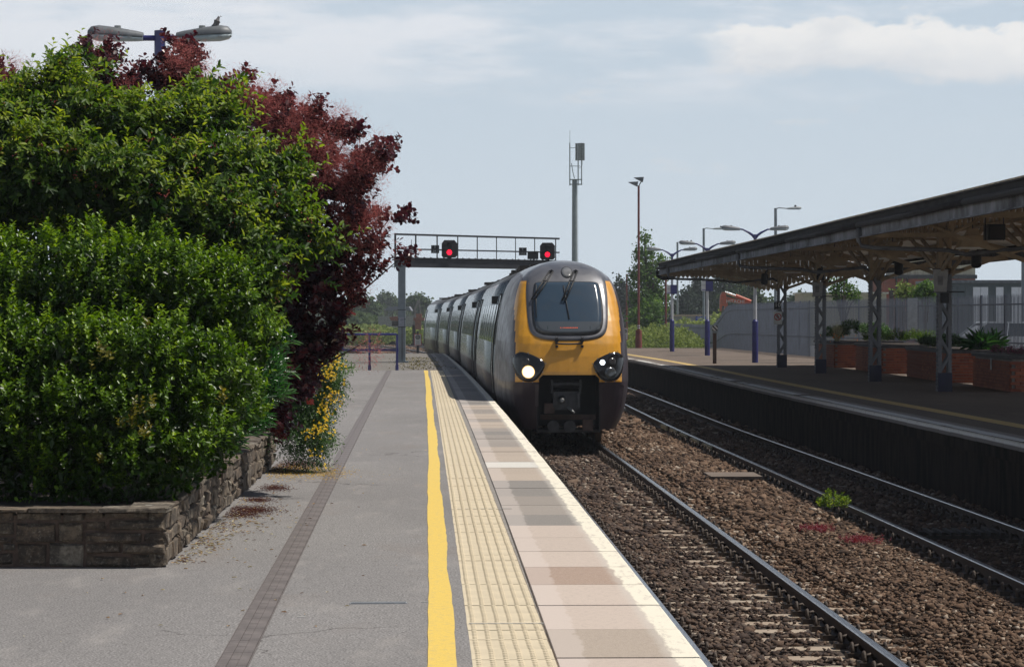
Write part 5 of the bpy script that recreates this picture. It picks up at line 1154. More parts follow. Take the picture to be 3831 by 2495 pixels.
# ------------------------------------------------------------------ plants
def leafmat(name, ramp, rough=.35, trans=.35, spec=.5, tcol=None):
    t = NT(name); a = t.attr('rnd'); cr = t.n('ShaderNodeValToRGB'); t.l(a, cr.inputs[0]); e = cr.color_ramp.elements
    e[0].position, e[0].color = ramp[0][0], (*ramp[0][1], 1); e[1].position, e[1].color = ramp[-1][0], (*ramp[-1][1], 1)
    for p_, c_ in ramp[1:-1]: q = e.new(p_); q.color = (*c_, 1)
    b = t.bsdf(cr.outputs[0], rough, 0, Specular_IOR_Level=spec); tr = t.n('ShaderNodeBsdfTranslucent')
    hs = t.n('ShaderNodeHueSaturation'); hs.inputs['Value'].default_value = 1.7; hs.inputs['Saturation'].default_value = 1.1; t.l(cr.outputs[0], hs.inputs['Color']); t.l(hs.outputs[0], tr.inputs['Color'])
    m = t.n('ShaderNodeMixShader'); m.inputs[0].default_value = trans; t.l(b, m.inputs[1]); t.l(tr.outputs[0], m.inputs[2]); return t.done(m.outputs[0])
def leaf(w=.5, fold=.12, tipw=.6, curl=.1):
    return np.array([(0, 0, 0), (-w * .8, .30, fold), (-w * tipw * .9, .72, fold * .8 - curl * .4), (0, 1, -curl), (w * tipw * .9, .72, fold * .8 - curl * .4), (w * .8, .30, fold)], float) * np.array([.5, 1, 1]), np.array([(0, 1, 2), (0, 2, 3), (0, 3, 4), (0, 4, 5)])
def sph(n, lo=.55, hi=1.0, up=-.3):
    d = unit(rng.normal(size=(n, 3))); d[:, 2] = np.where(d[:, 2] < up, -d[:, 2] * .5, d[:, 2]); r = (lo ** 3 + (hi ** 3 - lo ** 3) * rng.uniform(0, 1, n)) ** (1 / 3); return unit(d), r
def sprigs(base, dirn, L, K, tpl, ll, spread, upn=.5, jitter=.3, tip=False, droop=0.0):
    """leaves around little twigs: base (N,3), dirn (N,3), length L (N,)"""
    N = len(base); k = np.arange(K); t_ = (k + .6) / K if not tip else 1 - (k // 3) / max(1, (K / 3)) * .7
    ph = k * 2.4 + rng.uniform(0, 6.28, (N, 1)); u = unit(dirn)
    s1 = unit(np.cross(u, np.array([.3, .2, 1.0]) + 0 * u)); s2 = np.cross(u, s1)
    rad = s1[:, None] * np.cos(ph)[..., None] + s2[:, None] * np.sin(ph)[..., None]
    P = base[:, None] + u[:, None] * (t_ * L[:, None])[..., None]; P[..., 2] -= droop * (t_ ** 2) * L[:, None]
    f = u[:, None] * (1 - spread) + rad * spread + rng.normal(0, jitter, (N, K, 3)) * .5; f[..., 2] -= droop * .5
    nrm = u[:, None] * .6 + np.array([0, 0, upn]) - rad * .2 + rng.normal(0, jitter, (N, K, 3))
    M = frame(f.reshape(-1, 3), nrm.reshape(-1, 3)); sc = ll * rng.uniform(.65, 1.25, N * K)
    v, f_ = stamp(tpl[0], tpl[1], P.reshape(-1, 3), M, sc); return v, f_, N * K
def twigs(base, dirn, L, r=.003, droop=0.0):
    tv = np.array([(-1, 0, 0), (1, 0, 0), (0, 1, .0)], float); tf = np.array([(0, 1, 2)]); u = unit(dirn); d2 = u * 1.0; d2[:, 2] -= droop
    M = frame(d2, rng.normal(size=u.shape)); sc = np.stack([np.full(len(L), r), L, np.full(len(L), r)], 1); v, f = stamp(tv, tf, base, M, sc)
    M2 = frame(d2, np.cross(unit(d2), M[:, :, 2])); v2, f2 = stamp(tv, tf, base, M2, sc); return np.concatenate([v, v2]), np.concatenate([f, f2 + len(v)])
def w3(x, y, d): return np.array([px(x, d), d, pz(y, d)])
def clumps(lst):
    """(x, y, distance, radius in sight-line pixels, weight) -> centres, radii, weights"""
    Cn = np.array([w3(q[0], q[1], q[2]) for q in lst]); Rr = np.array([q[3] * q[2] / 6215 for q in lst]); Wt = np.array([q[4] if len(q) > 4 else 1.0 for q in lst]); return Cn, Rr, Wt
def cloud_points(lst, N, lo=.6, squash=.85, up=-.45, power=2.0):
    Cn, Rr, Wt = clumps(lst); Wt = Wt / Rr ** .3; p = Rr ** power * Wt; p = p / p.sum(); g = rng.choice(len(lst), N, p=p); d, r = sph(N, lo, 1.0, up); P = Cn[g] + d * (r * Rr[g])[:, None] * np.array([1, 1, squash]); return P, d, g
def tufted(lst, N, lo, up, per, spread_, jag=.12):
    """sprigs gathered in tufts on the clump surfaces, some standing proud, so that dark gaps open between them"""
    n0 = max(1, N // per); P, d, g = cloud_points(lst, n0, lo, up=up); P = P + d * np.clip(rng.normal(0, jag, (n0, 1)), -2 * jag, 1.4 * jag); k = rng.integers(0, n0, N)
    o = rng.normal(0, spread_, (N, 3)); return P[k] + o, unit(d[k] + rng.normal(0, .25, (N, 3))), k
def branches(name, root, tips, m, parent, r0=.035, sag=.15, n=6):
    mb = MB(); root = Vector(root)
    for q in tips:
        q = Vector(q); k1 = root.lerp(q, .35) + Vector((0, 0, sag * .6)); k2 = root.lerp(q, .7) + Vector((random.uniform(-.05, .05), random.uniform(-.05, .05), sag * .7))
        mb.tube([root, k1, k2, q], [r0, r0 * .65, r0 * .4, r0 * .12], n)
    return mb.build(name, m, parent)
M_bark = mat('bark', (.10, .075, .055), .9, var=.35, scale=20, bump=.01)
# front evergreen hedge bush
M_hedge = leafmat('glossy_green_leaf', [(0, (.010, .026, .003)), (.45, (.042, .092, .006)), (.8, (.13, .225, .012)), (1, (.27, .37, .03))], .34, .32, .28)
HB = thing('hedge_bush', 'broad glossy dark green hedge bush at the front of the stone planter', 'bush', (-3.4, 19.3, .36))
hl = [(60, 700, 19.6, 95), (170, 660, 19.4, 92), (290, 670, 19.5, 95), (400, 680, 19.6, 92), (500, 700, 19.8, 82), (555, 790, 20.2, 62), (-40, 720, 19.6, 110), (110, 600, 20.0, 58, .8), (215, 600, 20.2, 55, .8), (330, 610, 20.2, 52, .8), (430, 625, 20.2, 50, .8), (520, 655, 20.4, 45, .8), (20, 640, 20.0, 60),
      (60, 830, 18.9, 105), (180, 840, 18.7, 105), (300, 850, 18.7, 105), (410, 860, 18.8, 95), (500, 870, 19.2, 80), (-40, 860, 18.9, 110), (60, 960, 18.6, 105), (180, 980, 18.4, 100), (290, 985, 18.4, 95), (390, 990, 18.6, 90), (470, 990, 19.0, 70), (540, 930, 19.8, 62), (-40, 990, 18.6, 100),
      (60, 1080, 18.5, 85), (170, 1100, 18.35, 78), (280, 1100, 18.35, 72), (370, 1090, 18.5, 66), (430, 1060, 18.8, 55), (500, 1040, 19.5, 45), (-30, 1100, 18.5, 85), (150, 800, 21, 140, .3), (350, 800, 21, 140, .3), (470, 900, 21, 100, .3), (30, 800, 21, 150, .3), (-170, 700, 19.8, 110, .8), (-170, 860, 19, 115, .8), (-170, 1010, 18.8, 105, .8), (-310, 740, 20, 120, .8), (-310, 900, 19.2, 120, .8), (-310, 1040, 19, 95, .8), (-450, 800, 20.2, 130, .8), (-450, 980, 19.4, 120, .8), (-570, 900, 20, 110, .7)]
P, dn, g = tufted(hl, 7600, .80, -.6, 11, .050, .05); dr = dn * .65 + np.array([.0, -.12, .75]) + rng.normal(0, .22, dn.shape); Ls = rng.uniform(.06, .17, len(P))
v, f, n = sprigs(P, dr, Ls, 12, leaf(.62, .10, .95, .05), .036, .62, .8, .22)
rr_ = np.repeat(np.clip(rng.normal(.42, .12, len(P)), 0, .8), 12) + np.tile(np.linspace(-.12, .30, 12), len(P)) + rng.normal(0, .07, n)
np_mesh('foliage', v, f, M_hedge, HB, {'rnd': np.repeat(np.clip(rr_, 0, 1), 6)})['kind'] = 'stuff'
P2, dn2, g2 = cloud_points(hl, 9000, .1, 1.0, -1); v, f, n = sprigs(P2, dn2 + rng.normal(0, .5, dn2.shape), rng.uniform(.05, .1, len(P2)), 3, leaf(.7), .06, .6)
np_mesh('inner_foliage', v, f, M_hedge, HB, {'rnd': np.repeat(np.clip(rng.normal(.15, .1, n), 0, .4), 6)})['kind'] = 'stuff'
branches('stem', (-3.2, 19.6, .36), [w3(x, y, d) for x, y, d, *_ in hl[::2]], M_bark, HB, .03)
P, dn, g = cloud_points([q for q in hl if q[1] < 860 and q[0] > -60], 260, .97, 1.0, .1); Dd = dn * .35 + np.array([0, -.1, 1.0]) + rng.normal(0, .15, dn.shape); Ll = rng.uniform(.10, .24, len(P)); v, f, n = sprigs(P, Dd, Ll, 15, leaf(.62, .10, .95, .05), .036, .6, .8, .2)
np_mesh('upright_shoots', v, f, M_hedge, HB, {'rnd': np.repeat(np.clip(rng.normal(.78, .12, n), 0, 1), 6)})['kind'] = 'stuff'
M_yleaf = leafmat('yellowed_leaf', [(0, (.08, .085, .010)), (1, (.20, .17, .02))], .4, .3)
P = np.concatenate([w3(x, y, 18.05) + rng.normal(0, s_, (n_, 3)) for x, y, s_, n_ in ((238, 840, .035, 7), (300, 975, .045, 11), (345, 950, .03, 5), (340, 1010, .03, 4), (512, 935, .015, 3), (228, 1075, .015, 3), (345, 765, .015, 2))])
v, f, n = sprigs(P, np.array([0, -.3, 1.0]) + rng.normal(0, .3, P.shape), np.full(len(P), .07), 7, leaf(.6, .1, .9), .036, .6); np_mesh('yellowed_sprigs', v, f, M_yleaf, HB, {'rnd': np.repeat(rng.uniform(0, 1, n), 6)})['kind'] = 'stuff'
# long-leaved shrub at the wall
M_ole = leafmat('long_green_leaf', [(0, (.012, .045, .010)), (.6, (.028, .095, .018)), (1, (.07, .17, .035))], .25, .25, .6)
OL = thing('oleander_shrub', 'shrub with long narrow green leaves leaning over the planter wall beside the hedge', 'shrub', (-2.6, 22.5, .36))
ol = [(560, 880, 22.0, 55), (570, 950, 21.8, 55), (540, 1010, 21.5, 50), (590, 830, 22.3, 42), (500, 1060, 20.8, 40), (560, 900, 23, 60)]
P, dn, g = cloud_points(ol, 330, .3, 1.0, -.2); dr = np.array([.75, -.1, .62]) + rng.normal(0, .16, P.shape); v, f, n = sprigs(P, dr, rng.uniform(.12, .3, len(P)), 13, leaf(.17, .05, .9, .12), .105, .42, .5, .18)
np_mesh('foliage', v, f, M_ole, OL, {'rnd': np.repeat(np.clip(rng.normal(.5, .22, n), 0, 1), 6)})['kind'] = 'stuff'
branches('stem', (-2.75, 22.3, .36), [w3(x, y, d) for x, y, d, *_ in ol], M_bark, OL, .015)
# large green berry bush
M_amel = leafmat('mid_green_leaf', [(0, (.014, .034, .008)), (.4, (.040, .084, .014)), (.72, (.115, .185, .020)), (1, (.30, .35, .045))], .48, .42, .25)
AB = thing('berry_bush', 'tall mid-green bush with small red berries above the hedge', 'bush', (-3.4, 23.5, .36))
al = [(q[0] - (26 if q[0] > 350 else 0), q[1], q[2], q[3] * (.86 if q[0] > 350 else .95), *q[4:]) for q in [(40, 300, 22.6, 85), (105, 262, 22.8, 62), (150, 195, 22.8, 42), (165, 150, 23.0, 24, .5), (35, 255, 23.0, 42), (200, 290, 22.4, 80), (290, 320, 22.3, 78), (240, 275, 22.8, 34, .6), (360, 318, 22.4, 66), (440, 302, 22.5, 62), (510, 270, 22.8, 44), (480, 238, 23.0, 28, .6), (560, 300, 23.0, 36, .6), (380, 400, 22.0, 85), (470, 410, 22.0, 80), (550, 400, 22.2, 72), (620, 400, 22.4, 55), (680, 400, 22.6, 40, .8), (720, 385, 22.7, 26, .6),
      (100, 400, 21.8, 95), (220, 420, 21.6, 95), (-20, 420, 22, 95), (-20, 320, 22.4, 80), (310, 470, 21.6, 80), (60, 520, 23.0, 85, .6), (180, 530, 23.2, 80, .6), (300, 545, 23.2, 70, .6), (420, 510, 21.5, 85), (520, 500, 21.7, 80), (600, 480, 22.0, 66), (660, 500, 22.2, 50), (700, 540, 22.3, 42), (730, 580, 22.4, 34, .8), (560, 580, 21.6, 75), (620, 600, 21.9, 60), (640, 680, 22.0, 48), (600, 760, 22.0, 40, .7), (-30, 560, 23, 85, .6), (770, 575, 22.5, 20, .5), (200, 400, 24.0, 160, .35), (450, 450, 24.0, 150, .35), (100, 500, 24, 150, .3), (480, 720, 22.5, 110, .35), (400, 660, 22.8, 120, .35), (250, 680, 22.8, 130, .3), (80, 680, 22.8, 130, .3), (-120, 380, 22.4, 110, .7), (-130, 540, 22.2, 110, .7), (-260, 420, 22.6, 120, .7), (-270, 590, 22.4, 110, .7), (-390, 520, 23, 110, .6)]]
P, dn, g = tufted(al, 5400, .72, -.5, 9, .075, .07); dr = dn * .8 + np.array([.45, -.05, .28]) + rng.normal(0, .28, dn.shape); Ls = rng.uniform(.10, .25, len(P))
v, f, n = sprigs(P, dr, Ls, 11, leaf(.50, .10, .85, .12), .060, .55, .9, .25, droop=.25)
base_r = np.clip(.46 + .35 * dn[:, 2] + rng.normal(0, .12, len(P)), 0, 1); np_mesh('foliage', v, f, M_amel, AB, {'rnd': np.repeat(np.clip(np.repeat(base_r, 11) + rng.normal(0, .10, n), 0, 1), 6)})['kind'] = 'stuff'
tvv, tff = twigs(P, dr, Ls * 1.05, .0022, .12); np_mesh('twigs', tvv, tff, M_bark, AB)['kind'] = 'stuff'
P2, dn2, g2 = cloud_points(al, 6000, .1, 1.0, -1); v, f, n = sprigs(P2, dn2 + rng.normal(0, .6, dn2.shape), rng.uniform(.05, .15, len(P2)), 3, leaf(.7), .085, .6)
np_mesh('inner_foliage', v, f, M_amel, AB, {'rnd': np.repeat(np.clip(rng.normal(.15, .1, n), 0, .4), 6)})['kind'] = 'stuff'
# free-standing shoots against the sky
sh = []
for (x0, y0, x1, y1, d_) in ((150, 170, 158, 82, 22.9), (160, 160, 192, 68, 22.9), (120, 190, 150, 110, 22.9), (230, 170, 298, 124, 22.6), (500, 220, 610, 168, 22.6), (520, 240, 575, 195, 22.7), (640, 300, 745, 345, 22.4), (700, 420, 765, 372, 22.4), (700, 520, 800, 560, 22.3), (720, 560, 815, 578, 22.3), (560, 300, 600, 262, 22.6), (640, 560, 770, 600, 22.1), (200, 560, 205, 482, 20.9)):
    a, b = w3(x0, y0, d_), w3(x1, y1, d_); sh.append((a, b - a))
P, dn, g = cloud_points([q for q in al if q[1] < 620 and q[2] < 23.5 and q[0] > -60], 190, .95, 1.0, -.2)
for a, b in zip(P, dn): sh.append((a, (unit(b * .8 + np.array([.5, -.05, .30]) + rng.normal(0, .2, 3)) * rng.uniform(.22, .42))))
B_ = np.array([q[0] for q in sh]); Dd = np.array([q[1] for q in sh]); Ll = np.linalg.norm(Dd, axis=1); v, f, n = sprigs(B_, Dd, Ll, 11, leaf(.5, .1, .85, .12), .062, .6, .9, .15)
np_mesh('shoot_leaves', v, f, M_amel, AB, {'rnd': np.repeat(np.clip(rng.normal(.8, .12, n), 0, 1), 6)})['kind'] = 'stuff'
tvv, tff = twigs(B_, Dd, Ll, .004); np_mesh('shoots', tvv, tff, M_bark, AB)['kind'] = 'stuff'
# berries
oct_v = np.array([(1, 0, 0), (-1, 0, 0), (0, 1, 0), (0, -1, 0), (0, 0, 1), (0, 0, -1)], float); oct_f = np.array([(0, 2, 4), (2, 1, 4), (1, 3, 4), (3, 0, 4), (2, 0, 5), (1, 2, 5), (3, 1, 5), (0, 3, 5)])
P, dn, g = cloud_points(al, 650, .9, 1.0, -.3); P = (P + dn * .08)[:, None] + rng.normal(0, .016, (650, 6, 3)); P = P.reshape(-1, 3)
v, f = stamp(oct_v, oct_f, P, rand_rot(len(P)), rng.uniform(.005, .0085, len(P))); np_mesh('berries', v, f, leafmat('berry_red', [(0, (.16, .012, .02)), (.6, (.30, .03, .03)), (1, (.34, .15, .03))], .3, .0), AB, {'rnd': np.repeat(rng.uniform(0, 1, len(P)), 6)})['kind'] = 'stuff'
branches('stem', (-3.5, 23.3, .36), [w3(x, y, d) for x, y, d, *_ in al[::2]], M_bark, AB, .045)
# purple smoke bush
SBt = (-2.9, 26.5, .36)
SB = thing('smoke_bush', 'large purple-leaved smoke bush with pink fluffy plumes reaching over the platform', 'bush', SBt)
M_smk = leafmat('purple_leaf', [(0, (.016, .005, .010)), (.45, (.048, .010, .018)), (.8, (.12, .024, .024)), (1, (.20, .055, .035))], .32, .33, .5)
M_plume = leafmat('pink_plume', [(0, (.22, .055, .055)), (1, (.62, .26, .24))], .8, .45, .1)
sl_ = [(420, 160, 25.5, 34), (400, 210, 25.6, 40), (430, 130, 25.5, 22), (225, 140, 26, 30), (240, 190, 26, 38), (300, 210, 26, 32), (30, 190, 26, 36), (10, 230, 26, 34), (470, 230, 25.6, 44), (540, 240, 25.6, 46), (600, 280, 25.5, 52), (660, 300, 25.4, 50), (720, 310, 25.3, 46), (780, 310, 25.2, 38), (815, 300, 25.1, 24), (680, 370, 25.4, 62), (760, 400, 25.2, 52), (820, 400, 25.0, 40), (865, 380, 24.9, 30), (890, 360, 24.9, 22), (850, 430, 24.9, 34), (790, 450, 25.0, 36),
       (700, 450, 25.3, 55), (740, 520, 25.1, 52), (800, 530, 25.0, 40), (860, 530, 24.9, 34), (905, 510, 24.8, 22), (830, 580, 24.9, 34), (760, 600, 25.0, 48), (880, 590, 24.8, 18), (925, 605, 24.7, 13), (953, 606, 24.6, 12), (700, 620, 25.2, 55), (690, 700, 25.2, 55), (740, 680, 25.0, 48), (800, 660, 24.9, 38), (850, 640, 24.8, 30), (880, 630, 24.8, 18), (830, 700, 24.8, 26), (770, 740, 24.9, 42), (700, 780, 25.0, 50), (650, 800, 25.2, 48), (740, 800, 24.9, 34), (820, 780, 24.6, 20), (850, 795, 24.5, 13), (690, 850, 24.9, 45), (650, 900, 25.0, 48), (630, 960, 24.8, 44), (700, 900, 24.8, 30), (640, 700, 25.5, 60), (600, 600, 25.6, 60), (640, 1000, 24.7, 30), (600, 400, 26.5, 110, .3), (650, 600, 26.5, 110, .3), (700, 480, 26, 110, .3)]
sl2 = [(q[0] - (16 if q[0] > 845 and q[1] < 660 else 4), q[1], q[2], q[3] * (.74 if q[0] > 700 else .92), *q[4:]) for q in sl_]; P, dn, g = tufted(sl2, 4700, .35, -.6, 8, .045, .10); dr = dn * .8 + np.array([.45, 0, .35]) + rng.normal(0, .35, dn.shape)
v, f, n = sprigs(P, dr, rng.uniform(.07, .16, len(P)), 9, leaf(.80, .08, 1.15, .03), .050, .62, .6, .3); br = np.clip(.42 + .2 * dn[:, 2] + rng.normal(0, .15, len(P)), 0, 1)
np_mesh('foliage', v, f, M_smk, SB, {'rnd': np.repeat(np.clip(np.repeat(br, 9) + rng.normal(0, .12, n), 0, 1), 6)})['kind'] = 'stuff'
pl = [(430, 150, 25.3, 38), (235, 130, 26, 34), (290, 195, 25.9, 32), (390, 190, 25.6, 34), (560, 210, 25.5, 34), (470, 200, 25.6, 34), (640, 240, 25.4, 38), (620, 270, 25.4, 44), (690, 290, 25.2, 42), (740, 290, 25.2, 38), (700, 340, 25.1, 44), (660, 340, 25.3, 40), (770, 340, 25.0, 34), (830, 390, 24.8, 38), (790, 420, 24.8, 40), (870, 400, 24.8, 40), (895, 350, 24.8, 22), (850, 440, 24.8, 34), (880, 520, 24.7, 36), (900, 500, 24.7, 26), (820, 510, 24.8, 34), (850, 570, 24.8, 34), (770, 400, 24.9, 36), (30, 180, 25.9, 36), (740, 430, 25.0, 30), (700, 270, 25.2, 34), (800, 280, 25.1, 26), (890, 575, 24.7, 22), (820, 660, 24.8, 26), (865, 830, 24.3, 30, .12), (880, 800, 24.3, 20, .15), (640, 620, 24.8, 30, .5), (650, 850, 24.7, 30, .4), (560, 250, 25.4, 36)]
Np = 520; P, dn, g = cloud_points([(q[0] - (20 if q[0] > 845 else 0), *q[1:]) for q in pl], Np, .75, 1.0, -.9); Kp = 110
q = unit(rng.normal(size=(Np, Kp, 3))); rad = rng.uniform(.25, 1, (Np, Kp, 1)) ** .5 * rng.uniform(.08, .20, (Np, 1, 1)); P3 = (P[:, None] + q * rad).reshape(-1, 3); q3 = (q + rng.normal(0, .6, q.shape)).reshape(-1, 3)
tv = np.array([(-.5, 0, 0), (.5, 0, 0), (0, 1, 0)], float); ln = rng.uniform(.018, .05, len(P3)); sc = np.stack([np.full(len(P3), .0030), ln, np.ones(len(P3))], 1)
v, f = stamp(tv, np.array([(0, 1, 2)]), P3, frame(q3, rng.normal(size=q3.shape)), sc)
np_mesh('plumes', v, f, M_plume, SB, {'rnd': np.repeat(rng.uniform(0, 1, len(P3)), 3)})['kind'] = 'stuff'
branches('branch', SBt, [w3(x, y, d) for x, y, d, *_ in sl_[::2]] + [w3(930, 320, 24.9)], mat('dark_bark', (.06, .04, .04), .9, var=.3), SB, .03, .1)
# yellow-flowered shrub hanging over the end of the wall
M_jas = leafmat('jasmine_leaf', [(0, (.02, .055, .012)), (.6, (.05, .115, .022)), (1, (.12, .21, .05))], .35, .3)
JS = thing('yellow_flower_shrub', 'shrub with bright yellow flowers tumbling over the far end of the stone planter', 'shrub', (-2.8, 29, .36))
jl = [(700, 960, 28.6, 52), (730, 920, 28.6, 46), (750, 880, 28.6, 36), (710, 1020, 28.3, 42), (690, 900, 29, 55), (735, 1000, 28.3, 34), (660, 960, 28.6, 40), (765, 850, 28.7, 24), (725, 1060, 28.2, 20), (780, 870, 28.5, 22, .5), (680, 1030, 28.2, 22)]
P, dn, g = cloud_points(jl, 1900, .35, 1.0, -.9); dr = dn + np.array([.3, 0, -.1]) + rng.normal(0, .4, dn.shape); v, f, n = sprigs(P, dr, rng.uniform(.08, .22, len(P)), 10, leaf(.32, .06, .8, .1), .040, .55, .6, .35, droop=.3)
np_mesh('foliage', v, f, M_jas, JS, {'rnd': np.repeat(np.clip(rng.normal(.5, .25, n), 0, 1), 6)})['kind'] = 'stuff'
yl = [(765, 850, 28.3, 18), (775, 880, 28.2, 20), (765, 920, 28.2, 22), (755, 960, 28.1, 22), (745, 1000, 28.0, 20), (742, 1045, 28.0, 16), (740, 1075, 28, 9), (780, 840, 28.3, 12), (765, 990, 28, 12)]
P, dn, g = tufted(yl, 300, .1, -.9, 4, .028, .10); dr = np.array([.5, -.6, .2]) + rng.normal(0, .5, P.shape); fl_t = leaf(.75, .05, 1.2, .02); v, f, n = sprigs(P, dr, np.full(len(P), .004), 5, fl_t, .015, .75, .2, .15)
np_mesh('flowers', v, f, leafmat('yellow_petal', [(0, (.62, .40, .015)), (1, (.85, .62, .04))], .5, .3), JS, {'rnd': np.repeat(rng.uniform(0, 1, n), 6)})['kind'] = 'stuff'
B_ = np.array([w3(780, 890, 28.3)] * 3 + [w3(790, 860, 28.3)] * 2); Dd = np.array([w3(828, 838, 28.1), w3(812, 862, 28.1), w3(805, 820, 28.1), w3(820, 855, 28.1), w3(800, 835, 28)]) - B_; Ll = np.linalg.norm(Dd, axis=1); v, f, n = sprigs(B_, Dd, Ll, 12, leaf(.22, .05, .8, .1), .055, .55)
np_mesh('shoot_leaves', v, f, M_jas, JS, {'rnd': np.repeat(rng.uniform(.5, 1, n), 6)})['kind'] = 'stuff'
branches('stem', (-2.85, 29, .36), [w3(x, y, d) for x, y, d, *_ in jl], M_bark, JS, .015)
# fallen petals, leaves and dry litter on the platform
def litter(name, label, spots, m, size, w=.5, z_=.004):
    P = []
    for x, y, sx, sy, n_ in spots:
        for _ in range(n_):
            xx, yy = x + random.gauss(0, sx), y + random.gauss(0, sy); d_ = 6215 * 1.63 / max(yy - 740, 60); P.append((px(xx, d_), d_, z_ + random.uniform(0, .004)))
    P = np.array(P); P = P[P[:, 0] > np.array([side_x(q) + .03 if 17.4 < q < 30.4 else -99 for q in P[:, 1]])]; a_ = rng.uniform(0, 6.28, len(P)); fw = np.stack([np.cos(a_), np.sin(a_), rng.normal(.05, .12, len(P))], 1); nr = np.stack([rng.normal(0, .15, len(P)), rng.normal(0, .15, len(P)), np.ones(len(P))], 1)
    L_ = leaf(w, .15, .9, .05); v, f = stamp(L_[0], L_[1], P, frame(fw, nr), size * rng.uniform(.5, 1.2, len(P))); o = np_mesh(name, v, f, m, attrs={'rnd': np.repeat(rng.uniform(0, 1, len(P)), 6)}); return tag(o, label, 'litter', kind='stuff')
litter('fallen_petals', 'yellow fallen petals scattered on the asphalt below the yellow-flowered shrub', [(700, 1095, 45, 8, 1300), (765, 1102, 30, 7, 500), (660, 1100, 25, 9, 400), (850, 1090, 90, 40, 14), (560, 1165, 25, 6, 40)], leafmat('petal_litter', [(0, (.42, .25, .04)), (1, (.75, .50, .10))], .7, .1), .020)
litter('dry_litter', 'reddish brown dry plume litter lying along the foot of the stone wall', [(640, 1135, 18, 4, 1300), (600, 1163, 18, 3, 1000), (585, 1186, 30, 5, 2600), (560, 1198, 26, 4, 1200), (695, 1080, 28, 6, 2600), (655, 1090, 30, 6, 1800), (510, 1225, 22, 7, 200), (470, 1262, 20, 6, 120), (430, 1300, 12, 6, 70)], leafmat('plume_litter', [(0, (.05, .015, .015)), (1, (.20, .07, .05))], .9, .1), .018, .12)
litter('fallen_leaves', 'pale and brown fallen leaves scattered on the near platform', [(540, 1215, 50, 18, 240), (470, 1262, 30, 14, 190), (430, 1300, 20, 10, 70), (600, 1250, 120, 60, 45), (300, 1380, 160, 60, 12), (640, 1180, 60, 30, 60), (690, 1330, 90, 120, 16)], leafmat('leaf_litter', [(0, (.10, .045, .025)), (.5, (.34, .22, .10)), (1, (.45, .42, .26))], .7, .1), .034)
# plants on the track bed
def tuft(name, label, c, r, n_, K, ll, m, w=.4, up=1.0, cat='plant', rndlo=0):
    T_ = thing(name, label, cat, tuple(c)); d, rr = sph(n_, .1, 1, 0); P = np.array(c) + d * (rr * r)[:, None] * np.array([1, 1, .9]); v, f, n = sprigs(P, d * .6 + np.array([0, 0, up]), np.full(n_, r * .5), K, leaf(w), ll, .55); np_mesh('foliage', v, f, m, T_, {'rnd': np.repeat(rng.uniform(rndlo, 1, n), 6)})['kind'] = 'stuff'; return T_
d_ = 36.0; tuft('green_weed', 'bright green leafy weed growing beside the left rail of the far track', (px(1938, d_), d_, -.93), .19, 70, 8, .045, M_amel, .55, rndlo=.35)
M_redw = leafmat('red_weed_leaf', [(0, (.13, .012, .020)), (.8, (.30, .03, .045)), (1, (.50, .25, .32))], .6, .2)
for vx, vy, r_, lab in ((1900, 1240, .23, 'low crimson weed patch between the tracks, the farther of the two'), (2005, 1266, .27, 'low crimson weed patch between the tracks, the nearer of the two')):
    d_ = 6215 * 2.66 / (vy - 740); T_ = thing('crimson_weed', lab, 'plant', (px(vx, d_), d_, -1.0), group='crimson weed patches on the ballast'); n_ = 170; P = np.array([px(vx, d_), d_, -.985]) + rng.normal(0, 1, (n_, 3)) * np.array([r_ * .5, r_ * .75, .014]); v, f, n = sprigs(P, np.array([0, 0, 1.0]) + rng.normal(0, .6, P.shape), np.full(n_, .05), 5, leaf(.3), .028, .6, .5, .6); np_mesh('foliage', v, f, M_redw, T_, {'rnd': np.repeat(rng.uniform(0, 1, n), 6)})['kind'] = 'stuff'
mb = MB(); d_ = 44.3; mb.box((px(1703, d_), d_, -.975), (.84, 1.25, .05), .03); tag(mb.build('cable_cover', mat('grey_board', (.16, .125, .10), .9, var=.3, scale=6, bump=.006, sc=(.3, 3, 1))), 'flat grey-brown cover board lying on the ballast between the tracks', 'board')
gr = thing('track_grating', 'dark slatted grating lying between the rails of the far track', 'grating', (5.55, 33, -1.02)); 
for k in range(8): mb = MB(); mb.box((5.15 + k * .12, 33, -1.0), (.05, .75, .04), .0); mb.build('slat', mat('old_timber', (.05, .04, .033), .9, var=.3, scale=10), gr)
for yy in (32.66, 33.34): mb = MB(); mb.box((5.57, yy, -1.04), (1.0, .07, .04)); mb.build('batten', mat('old_timber', (.05, .04, .033)), gr)

